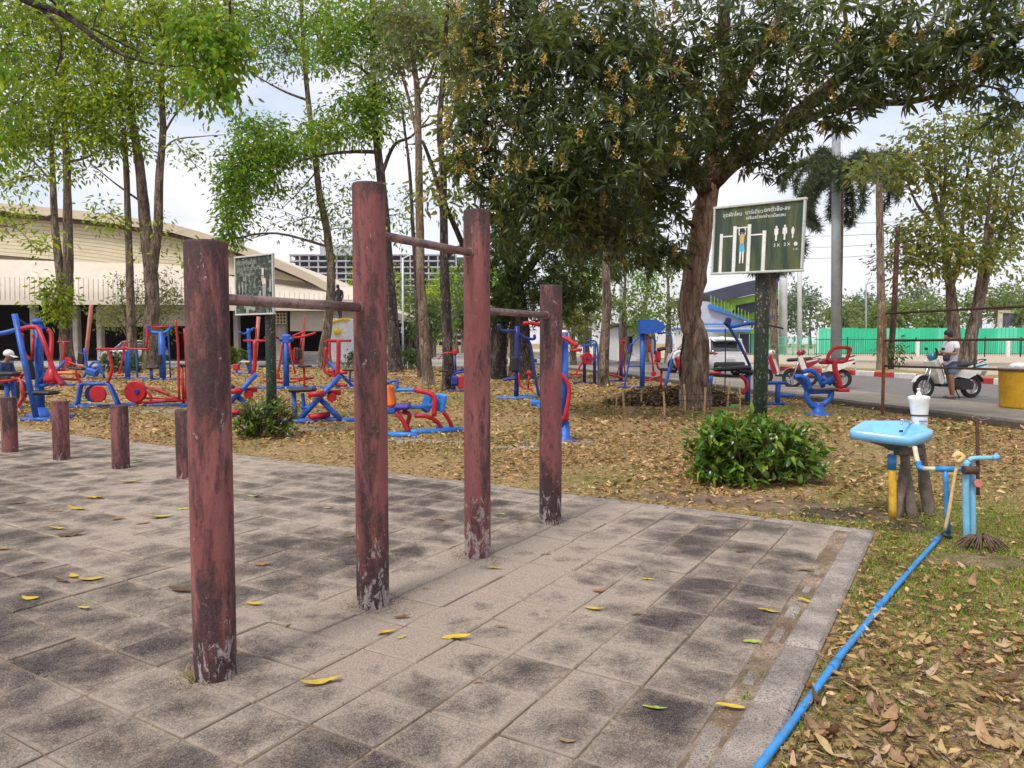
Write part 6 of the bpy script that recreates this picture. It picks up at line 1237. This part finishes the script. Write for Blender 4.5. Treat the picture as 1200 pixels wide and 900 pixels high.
garment('shirt', pe, [([(0, 0, .76), (0, 0, .86), (.01, 0, 1.0), (.02, 0, 1.22), (.015, 0, 1.36)], [(.13, .17), (.145, .185), (.135, .17), (.145, .18), .10], None), ([(.02, -.18, 1.35), (-.0, -.215, 1.2)], [.078, .07], 3), ([(.02, .18, 1.35), (-.0, .215, 1.2)], [.078, .07], 3)], 'tshirt')
garment('shorts', pe, [([(0, 0, .93)], [(.14, .175)], None), ([(0, -.09, .82), (-.02, -.11, .56)], [.105, .088], 0), ([(.01, .09, .82), (.035, .1, .56)], [.105, .088], 0)], 'denim')
MB().lathe([(.03, -.09), (.085, -.07), (.103, -.01), (.10, .05), (.07, .095), (.02, .115)], (-.06, 0, 1.585), (-.12, 0, 1), 18, True, 1.08, .95).build('hair', M['hair'], pe)
MB().box((-.39, -.02, 1.175), (.012, .075, .15), (0, -.5, 0), .005).build('phone', M['dark'], pe)
MB().tube([(-.16, -.14, 1.02), (-.07, -.2, 1.16), (.03, -.2, 1.3), (.06, -.1, 1.4), (.1, .02, 1.38), (.15, .12, 1.2)], .014, 6, 4).build('bag_strap', M['dark'], pe)
MB().box((-.2, -.12, 1.0), (.14, .18, .17), (0, .2, .1), .05).build('shoulder_bag', M['dark'], pe)
for s, (x, y) in enumerate(((-.04, -.115), (.07, .105))): MB().box((x, y, .012), (.25, .09, .025), bev=.01).build('sandal', M['dark'], pe)
SIT = dict(STAND); 
for k_, v_ in dict(pelvis=(0, 0, .52), waist=(-.02, 0, .64), chest=(.06, 0, .84), neck0=(.12, 0, .97), neck=(.15, 0, 1.03), head0=(.18, 0, 1.09), head=(.2, 0, 1.14), crown=(.19, 0, 1.22), face=(.9, 0, -.42), shl=(.08, -.18, .94), ell=(.12, -.24, .7), wrl=(.36, -.14, .62), hal=(.44, -.12, .6), shr=(.08, .18, .94), elr=(.12, .24, .7), wrr=(.36, .14, .62), har=(.44, .12, .6),
  hipl=(.05, -.1, .5), knl=(.42, -.13, .5), anl=(.44, -.13, .1), hel=(.42, -.13, .05), tol=(.6, -.13, .03), hipr=(.05, .1, .5), knr=(.42, .13, .5), anr=(.44, .13, .1), her=(.42, .13, .05), tor=(.6, .13, .03)).items(): SIT[k_] = v_
ge = GL(-2, 474); se = thing('person', 'seated person in white cap and navy jacket bending over a phone', 'person', ge + Vector((0, .15, 0)), 0); se.scale = (1.06,) * 3
body(se, SIT)
garment('jacket', se, [([(0, 0, .5), (-.02, 0, .64), (.06, 0, .84), (.11, 0, .95)], [(.14, .18), (.14, .175), (.15, .19), .1], None), ([(.08, -.19, .94), (.12, -.25, .7), (.34, -.15, .63)], [.085, .07, .05], 2), ([(.08, .19, .94), (.12, .25, .7), (.34, .15, .63)], [.085, .07, .05], 2)], 'navy')
garment('trousers', se, [([(0, 0, .5)], [(.14, .17)], None), ([(.08, -.1, .5), (.42, -.13, .5), (.44, -.13, .12)], [.1, .08, .06], 0), ([(.08, .1, .5), (.42, .13, .5), (.44, .13, .12)], [.1, .08, .06], 0)], 'dark')
MB().lathe([(.105, -.03), (.115, .0), (.108, .05), (.07, .1), (.01, .12)], (.19, 0, 1.17), (.25, 0, 1), 18).build('cap', M['white'], se); MB().box((.31, 0, 1.13), (.13, .16, .012), (0, .45, 0), .005).build('cap_brim', M['white'], se)
MB().box((.49, -.02, .64), (.02, .08, .15), (0, .7, 0), .005).build('phone', M['dark'], se)
SJ = {k_: (v_ if isinstance(v_, tuple) else v_) for k_, v_ in STAND.items()}
for s in 'lr':
    sg = -1 if s == 'l' else 1; SJ['el' + s] = (.02, .24 * sg, 1.1); SJ['wr' + s] = (-.03, .22 * sg, .9); SJ['ha' + s] = (-.04, .2 * sg, .83)
sb = body(st, SJ, 'bronze', False); sb.name = 'figure'; sb.location = (0, 0, zp); sb.scale = (1.5,) * 3; sb.rotation_euler = (0, 0, R(60))
# ------------------------------------------------------------------ white car
def wheel(parent, c, r, w_, axis=(0, 1, 0), rim='alloy', spokes=6, name='wheel'):
    t = MB().lathe([(r * .66, -w_ / 2), (r * .9, -w_ / 2), (r, -w_ * .28), (r, w_ * .28), (r * .9, w_ / 2), (r * .66, w_ / 2), (r * .62, 0), (r * .66, -w_ / 2)], (0, 0, 0), axis, 28, cap=False).build(name, M['rubber'], parent); t.location = c
    rm = MB().lathe([(r * .67, -w_ * .35), (r * .62, -w_ * .3), (r * .62, w_ * .3), (r * .67, w_ * .35)], (0, 0, 0), axis, 24, cap=False).lathe([(r * .14, -w_ * .4), (r * .16, 0), (r * .14, w_ * .4)], (0, 0, 0), axis, 12)
    ax = Vector(axis).normalized(); u = ax.orthogonal().normalized(); v = ax.cross(u)
    for k in range(spokes):
        a = 6.283 * k / spokes; dr_ = u * math.cos(a) + v * math.sin(a); rm.tube([dr_ * r * .12, dr_ * r * .65], r * .05 if spokes > 4 else r * .09, 6)
    rm.build('rim', M[rim], t); return t
def car(name, label, loc, rz, paintm, L_=4.35, group=None):
    t = thing(name, label, 'car', loc, rz, group)       # +x is forwards
    lo = [(-2.12, .78, .34, .98), (-2.15, .84, .4, 1.02), (-1.9, .9, .3, 1.04), (-1.3, .92, .26, 1.05), (-.4, .93, .25, 1.03), (.6, .93, .25, 1.01), (1.2, .92, .26, .98), (1.8, .88, .3, .9), (2.12, .76, .36, .76), (2.2, .6, .42, .62)]
    rows = []
    for (x, hw, zb, zt_) in lo: rows.append([Vector((x, y * hw, z)) for y, z in ((-.3, zb), (-.92, zb + .03), (-1, zb + .22), (-1.0, (zb + zt_) / 2), (-.97, zt_ - .12), (-.9, zt_), (0, zt_ + .015), (.9, zt_), (.97, zt_ - .12), (1.0, (zb + zt_) / 2), (1, zb + .22), (.92, zb + .03), (.3, zb))])
    b = MB().sheet(rows); b.f.append(list(range(12, -1, -1))); b.sm.append(False); b.f.append([len(b.v) - 13 + i for i in range(13)]); b.sm.append(False); bo = b.build('body', M[paintm], t)
    up = [(-2.06, .74, .98, 1.0), (-1.78, .76, 1.0, 1.52), (-1.2, .76, 1.0, 1.63), (-.3, .77, 1.0, 1.66), (.35, .76, 1.0, 1.58), (1.0, .74, .97, 1.05), (1.12, .72, .95, .97)]
    rows = [[Vector((x, y * hw, z)) for y, z in ((-1.12, zb), (-1.02, zb + (zt_ - zb) * .5), (-.86, zt_ - .05), (-.7, zt_), (.7, zt_), (.86, zt_ - .05), (1.02, zb + (zt_ - zb) * .5), (1.12, zb))] for (x, hw, zb, zt_) in up]
    MB().sheet(rows).build('glasshouse', M['glass'], t)
    rows = [[Vector((x, y * .68, z + .012 * (1 - abs(y)))) for y in (-1, -.5, 0, .5, 1)] for x, z in ((-2.02, 1.47), (-1.75, 1.555), (-1.2, 1.645), (-.3, 1.675), (.38, 1.59))]; MB().sheet(rows).build('roof', M[paintm], t)
    for s in (-1, 1):
        for pts in ([(-1.98, .83 * s, 1.0), (-1.74, .72 * s, 1.50)], [(-.35, .86 * s, 1.02), (-.3, .70 * s, 1.63)], [(.36, .68 * s, 1.58), (1.02, .83 * s, 1.02)], [(-1.76, .68 * s, 1.54), (-.3, .69 * s, 1.66), (.36, .68 * s, 1.58)]): MB().tube(pts, .045, 6).build('pillar', M[paintm], t)
        MB().box((-2.02, .70 * s, .97), (.26, .3, .15), (0, .1, .25 * s), .05).build('tail_light', M['redlens'], t); MB().box((.75, .98 * s, 1.05), (.14, .2, .12), (0, 0, 0), .04).build('mirror', M[paintm], t); MB().box((2.02, .58 * s, .72), (.2, .34, .13), (0, 0, -.35 * s), .05).build('headlight', M['chrome'], t)
        for x in (-1.3, 1.32): wheel(t, (x, .82 * s, .34), .34, .22)
        for x in (-.9, .15): MB().box((x, .945 * s, .9), (.16, .03, .03), bev=.01).build('door_handle', M[paintm], t)
    MB().box((-2.1, 0, .5), (.16, 1.5, .22), bev=.06).build('bumper', M['dark'], t); MB().box((-2.165, 0, .78), (.02, .46, .13), bev=.005).build('number_plate', M['white'], t); MB().box((-1.95, 0, 1.56), (.22, 1.25, .035), (0, -.12, 0), .012).build('spoiler', M[paintm], t)
    MB().tube([(-2.0, -.25, 1.07), (-1.9, .2, 1.15)], .012, 5).build('rear_wiper', M['dark'], t); return t
c_ = G(848, 441, ROADZ); rdir = math.atan2(RU.y, RU.x); car('car', 'white hatchback seen from behind on the road beyond the mango tree', c_ + RU * 1.9, rdir + R(4), 'carpaint')
car('car', 'pale silver car parked by the hall between the forked tree stems', Vector((P(157, 410, 53).x, 53, .03)), R(175), 'alloy')
# ------------------------------------------------------------------ motorbikes
def bike(label, loc, rz, c1, c2, seat='dark', lean=0, big=1.0):
    t = thing('motorbike', label, 'motorbike', loc, rz, 'motorbikes parked along the road'); t.scale = (big,) * 3       # +x is forwards
    for x in (-.62, .64): wheel(t, (x, 0, .27), .27, .09, spokes=5)
    def pan(name, mat, poly, hw, parent=t): MB().prism([(x, -hw, z) for x, z in poly], (0, 2 * hw, 0)).build(name, M[mat], parent)
    pan('tail_fairing', c1, [(-.22, .5), (-.3, .68), (-.55, .78), (-.92, .84), (-.96, .76), (-.7, .58), (-.45, .46)], .13); pan('tail_stripe', c2, [(-.5, .73), (-.9, .82), (-.94, .79), (-.55, .69)], .137)
    pan('leg_shield', c1, [(.3, .34), (.36, .36), (.52, .86), (.42, .92), (.34, .72), (.24, .4)], .19); pan('inner_shield', c2, [(.2, .33), (.3, .34), (.40, .80), (.32, .8), (.22, .5)], .16); pan('floorboard', 'dark', [(-.25, .26), (.3, .28), (.3, .35), (-.25, .34)], .15)
    pan('engine', 'dark', [(-.6, .2), (-.15, .2), (-.1, .42), (-.4, .5), (-.62, .36)], .1); MB().box((-.36, 0, .79), (.72, .25, .1), (0, .08, 0), .045).build('seat', M[seat], t); MB().tube([(-.72, -.13, .84), (-.92, -.1, .9), (-.95, 0, .91), (-.92, .1, .9), (-.72, .13, .84)], .014, 6, 3).build('grab_rail', M['dark'], t)
    fd = MB()
    for (cx, a0, a1) in ((.64, .4, 2.7),): fd.sheet([[Vector((cx + math.cos(a0 + (a1 - a0) * k / 8) * .3, y, .27 + math.sin(a0 + (a1 - a0) * k / 8) * .3)) for y in (-.065, 0, .065)] for k in range(9)])
    fd.build('front_mudguard', M[c1], t); MB().sheet([[Vector((-.62 + math.cos(.9 + 1.9 * k / 6) * .32, y, .27 + math.sin(.9 + 1.9 * k / 6) * .32)) for y in (-.07, 0, .07)] for k in range(7)]).build('rear_mudguard', M['dark'], t)
    for s in (-1, 1): MB().tube([(.64, .075 * s, .27), (.56, .075 * s, .5), (.46, .05 * s, .85)], .02, 6).build('fork', M['chrome'], t)
    MB().lathe([(.02, 0), (.1, .03), (.12, .1), (.08, .16), (.02, .18)], (.40, 0, .9), (.35, 0, 1), 14).build('head_cowl', M[c2], t); hb = MB().tube([(.33, -.33, 1.0), (.38, -.15, 1.02), (.41, 0, .99), (.38, .15, 1.02), (.33, .33, 1.0)], .014, 8, 3).build('handlebar', M['dark'], t)
    for s in (-1, 1): MB().tube([(.37, .2 * s, 1.02), (.38, .25 * s, 1.13)], .007, 5).build('mirror_stem', M['dark'], hb); MB().box((.38, .27 * s, 1.16), (.02, .11, .065), (0, 0, 0), .02).build('mirror', M['dark'], hb)
    MB().tube([(-.2, -.14, .26), (-.5, -.16, .28), (-.82, -.16, .4)], [.03, .045, .05], 10, 3).build('exhaust', M['chrome'], t); MB().box((-.93, 0, .7), (.07, .12, .07), (0, .3, 0), .02).build('tail_light', M['redlens'], t); MB().box((-.98, 0, .58), (.012, .2, .12), (0, -.4, 0), .004).build('number_plate', M['white'], t)
    MB().tube([(-.1, .08, .28), (-.16, .2, .01)], .014, 6).build('side_stand', M['dark'], t); return t
def bikeat(px, py, rz, *a, **k): return bike(a[0], G(px, py, ROADZ), rz, *a[1:], **k)
bikeat(1110, 466.5, R(180 + 10), 'cream and teal scooter parked beside the standing person', 'bikewhite', 'biketeal', big=1.08)
bikeat(957, 455, R(180 - 16), 'maroon and white motorbike behind the rider machine', 'bikewhite', 'bikered', big=1.12)
bikeat(921, 452, R(180 - 25), 'maroon scooter with dark basket just past the sign pole', 'bikered', 'bikewhite', big=1.1)
# ------------------------------------------------------------------ grandstand and structures beyond the road on the right
SD = 85.; sg = thing('grandstand', 'stadium stand with swooping navy and lime roof and blue staircase', 'building', P(865, 412, SD)); sg.location.z = ROADZ; so = sg.location.copy()
def sp_(poly, dd, ext, name, mat, parent=sg): return MB(so).prism([P(x, y, SD + dd) for x, y in poly], (0, ext, 0)).build(name, M[mat], parent)
sp_([(826, 344), (845, 338), (863, 333), (880, 329), (912, 324), (912, 339), (895, 341), (878, 346), (860, 349), (846, 353), (836, 352)], 0, 20, 'roof', 'roofnavy')
sp_([(836, 352.5), (860, 349.5), (880, 346.5), (912, 339.5), (912, 350), (890, 353), (872, 356), (862, 358), (858, 366), (850, 366)], .6, 16, 'roof_band', 'lime')
sp_([(860, 358), (875, 356), (912, 350.5), (912, 358), (890, 362), (878, 368), (866, 366)], 1.2, 14, 'lower_roof', 'roofnavy'); sp_([(858, 366), (878, 368), (890, 362), (912, 358), (912, 366), (886, 374), (866, 374)], 1.8, 12, 'lower_band', 'lime')
sp_([(812, 352), (830, 353.5), (846, 361), (872, 374), (872, 379), (812, 379)], -1.0, .8, 'end_wall', 'wallgrey'); sp_([(812, 389), (866, 389), (866, 413), (812, 413)], 3, 1, 'ground_floor_wall', 'pylon')
sp_([(831, 357), (834, 355.5), (880, 376), (886, 380), (831, 361)], -1.6, .5, 'stair_stringer', 'stairblue')
for k in range(12): sp_([(833 + k * 4, 346 + k * 1.8), (833.7 + k * 4, 346 + k * 1.8), (833.7 + k * 4, 358 + k * 1.7), (833 + k * 4, 358 + k * 1.7)], -1.7, .12, 'baluster', 'lime')
sp_([(818, 379), (880, 379), (880, 381), (818, 381)], -1.4, .4, 'rail', 'stairblue'); sp_([(818, 386), (880, 386), (880, 389), (818, 389)], -1.4, .4, 'rail', 'stairblue'); sp_([(818, 381.5), (880, 381.5), (880, 385.8), (818, 385.8)], -1.2, .3, 'banner', 'pylon')
sp_([(864, 386), (912, 386), (912, 391), (864, 391)], -1, 4, 'awning', 'lime'); sp_([(868, 391), (878, 391), (878, 414), (868, 414)], 1, .5, 'shopfront', 'roofnavy'); sp_([(880, 391), (912, 391), (912, 414), (880, 414)], 1, .5, 'shutter', 'hoard2')
for (x, w_, yt, lab) in ((918, 9, 250, 'thick white stadium column beside the lime awning'), (937, 5.5, 246, 'slim white stadium column behind the sign board edge')):
    b = P(x, 412, 88); b.z = ROADZ; tp = P(x, yt, 88); MB(b).tube([b, tp], w_ / 2 * 88 / FPX, 14).build('stadium_column', M['pylon'], None, lab, 'column', loc=b)
lt = thing('lattice_tower', 'thin steel lattice ladder tower beside the thick white column', 'tower', Vector((P(909, 412, 90).x, 90, ROADZ))); lo_ = lt.location.copy()
for x in (904, 913): MB(lo_).tube([Vector((P(x, 400, 90).x, 90, ROADZ)), P(x, 318, 90)], .06, 6).build('leg', M['pylon'], lt)
for k in range(16): MB(lo_).tube([P(904, 408 - k * 5.6, 90), P(913, 408 - k * 5.6, 90)], .035, 5).build('rung', M['pylon'], lt)
# mast and lamp posts
def mast(px, d, w_, yt, name, label, mat, gz=ROADZ, arm=None, taper=.8):
    b = P(px, 410, d); b.z = gz; tp = P(px, yt, d); t = thing(name, label, 'lamp post', b); r_ = w_ / 2 * d / FPX; MB(b).tube([b, b.lerp(tp, .5), tp], [r_, r_ * (1 + taper) / 2, r_ * taper], 14).build('pole', M[mat], t); MB(b).lathe([(r_ * 1.6, 0), (r_ * 1.6, .12), (r_ * 1.1, .2)], b, (0, 0, 1), 14).build('base', M[mat], t)
    if arm: MB(b).tube([tp - Vector((0, 0, .1)), tp + Vector((arm * .5, 0, .25)), tp + Vector((arm, 0, .3))], r_ * .6, 6, 3).build('arm', M[mat], t); MB(b).box(tp + Vector((arm, 0, .28)), (.7, .25, .14), bev=.05).build('lamp_head', M['white'], t)
    return t
mast(980, 46, 11.5, 95, 'light_mast', 'thick grey light mast rising through the palm fronds', 'mast', arm=2.0)
mast(1015, 100, 2.2, 333, 'lamp_post', 'thin far lamp post above the green fence', 'mast', arm=1.2); mast(472, 66, 2.6, 302, 'lamp_post', 'thin white street lamp between the dark and pale trunks', 'pylon', .03, arm=1.4); mast(728, 52, 5, 330, 'lamp_post', 'grey street lamp post among the roadside trees', 'mast', arm=-1.5)
# green hoarding with iron fence in front
FD = 90.; xa, xb = P(959, 400, FD).x, P(1262, 400, FD).x; zt_ = P(1080, 384.5, FD).z; hd_ = thing('site_fence', 'long turquoise green sheet metal fence around the building site', 'fence', ((xa + xb) / 2, FD, ROADZ + .06)); n_ = 13
for i in range(n_):
    w_ = (xb - xa) / n_; x = xa + (i + .5) * w_; zz = zt_ + random.uniform(-.06, .06); MB(hd_.location).box((x, FD + (.03 if i % 2 else 0), (ROADZ + zz) / 2), (w_ - .02, .05, zz - ROADZ)).build('panel', M['hoard' if i % 3 else 'hoard2'], hd_)
    for k in range(1, 5): MB(hd_.location).box((x - w_ / 2 + k * w_ / 5, FD - .04, (ROADZ + zz) / 2), (.06, .04, zz - ROADZ - .1)).build('panel_rib', M['hoard'], hd_)
wp = MB(hd_.location).box((xa - .12, FD, 1.5), (.24, .24, 2.9), bev=.02).build('end_post', M['white'], hd_)
ID = 72.; xa2, xb2 = P(955, 400, ID).x, P(1262, 400, ID).x; inf = thing('iron_fence', 'low black iron railing with pale posts before the green fence', 'fence', ((xa2 + xb2) / 2, ID, ROADZ + .06)); pk = MB(inf.location)
for z in (.35, 1.75): MB(inf.location).tube([(xa2, ID, z + .1), (xb2, ID, z + .1)], .03, 5).build('rail', M['iron'], inf)
for i in range(120): x = xa2 + (xb2 - xa2) * i / 119; pk.box((x, ID, 1.1), (.022, .022, 1.7))
tag(pk.build('pickets', M['iron'], inf), kind='stuff')
for px in (993, 1073, 1112, 1154, 1196): MB(inf.location).box((P(px, 400, ID).x, ID - .05, 1.1), (.1, .1, 2.0), bev=.02).build('post', M['iron'], inf)
for px in (1074, 1180): MB(inf.location).box((P(px, 400, ID).x, ID - .2, .9), (.3, .3, 1.6), bev=.03).build('pale_post', M['white'], inf)
mf = thing('mesh_fence', 'green wire mesh fence under the white stadium columns', 'fence', (P(935, 410, 80).x, 80, ROADZ + .06)); mo = mf.location.copy(); xm0, xm1 = P(911, 400, 80).x, P(957, 400, 80).x
for z in (.3, 1.2, 2.1): MB(mo).tube([(xm0, 80, z), (xm1, 80, z)], .035, 5).build('rail', M['hoard'], mf)
for i in range(6): MB(mo).tube([(xm0 + (xm1 - xm0) * i / 5, 80, .1), (xm0 + (xm1 - xm0) * i / 5, 80, 2.2)], .045, 6).build('post', M['hoard'], mf)
ws = MB(mo)
for i in range(60): ws.box((xm0 + (xm1 - xm0) * i / 59, 80, 1.15), (.012, .012, 1.9))
tag(ws.build('mesh_wires', M['hoard'], mf), kind='stuff')
sbd = thing('scoreboard', 'dark scoreboard in a cream frame beyond the green fence', 'scoreboard', (P(1184, 400, 110).x, 110, 0)); z0, z1 = P(1184, 383, 110).z, P(1184, 366.5, 110).z; xw = P(1198, 400, 110).x - P(1170, 400, 110).x
MB().box((0, 0, (z0 + z1) / 2), (xw * .82, .3, z1 - z0 - .3)).build('screen', M['void'], sbd)
for s in (-1, 1): MB().box((s * xw * .46, 0, z1 / 2), (.4, .5, z1)).build('leg', M['hallpale'], sbd)
MB().box((0, 0, z1 + .15), (xw, .6, .4)).build('header', M['hallpale'], sbd)
# low walls and sheds in the gaps
def shed(px0, px1, yt, d, mat, roof, label, yb=412, gz=.02, name='shed'):
    x0, x1 = P(px0, 400, d).x, P(px1, 400, d).x; zt = P(0, yt, d).z; t = thing(name, label, 'building', ((x0 + x1) / 2, d, gz)); w_ = x1 - x0
    MB().box((0, 2.5, zt / 2), (w_, 5, zt), bev=.03).build('wall', M[mat], t); MB().box((0, 2.2, zt + .12), (w_ + .8, 6.4, .25), bev=.05).build('roof', M[roof], t)
    n = max(2, int(w_ / 2.2))
    for i in range(n): o = MB().box((-w_ / 2 + (i + .5) * w_ / n, -.02, zt * .5), (w_ / n * .55, .08, zt * .45)).build('window', M['glass'], t); MB().box((-w_ / 2 + (i + .5) * w_ / n, -.05, zt * .26), (w_ / n * .62, .1, .06)).build('sill', M['white'], o)
    return t
shed(724, 768, 383, 58, 'white', 'shade', 'small white booth with dark overhanging roof behind the roadside trees'); shed(463, 497, 393, 92, 'tan', 'stairblue', 'low tan shed with blue roof beyond the plaza'); shed(540, 600, 388, 105, 'tan', 'hallroof', 'long low terracotta wall building behind the dark lichened trunk')
shed(800, 850, 386, 98, 'white', 'stairblue', 'low white building behind the car'); shed(640, 700, 372, 90, 'pylon', 'conc', 'pale two storey block behind the roadside mango')
shed(985, 1010, 374, 150, 'hallpale', 'tan', 'distant tan roofed house beyond the green fence')
sk_ = thing('striped_kerb', 'short black and white striped kerb behind the lat machine', 'kerb', (P(595, 413, 52).x, 52, .03))
for i in range(14): MB().box((-2.2 + i * .34, 0, .18), (.33, .3, .34), bev=.03).build('block', M['kerbwhite' if i % 2 else 'iron'], sk_)
for i, (y0, y1) in enumerate(((255, 240), (268, 256), (280, 270), (292, 284))):
    a, b = P(1050, y0, 70), P(880, y1 + 14, 120); m_ = a.lerp(b, .5) - Vector((0, 0, .8)); MB(a).tube([a + (a - b) * .3, m_, b + (b - a) * .6], .022, 4, 6).build('overhead_cable', M['iron'], None, ['topmost', 'second', 'third', 'lowest'][i] + ' overhead cable strung behind the palms', 'cable', loc=a)

# ------------------------------------------------------------------ humid air
ht = NT('humid_air'); hv = ht.n('ShaderNodeVolumePrincipled', {'Color': (.86, .9, .97, 1), 'Density': .00012, 'Anisotropy': .2}); ht.t.links.new(hv.outputs[0], ht.out.inputs['Volume'])
MB().box((0, 130, 22), (760, 500, 47)).build('haze', ht.m, kind='stuff', label='thin humid haze over the park', cat='haze')
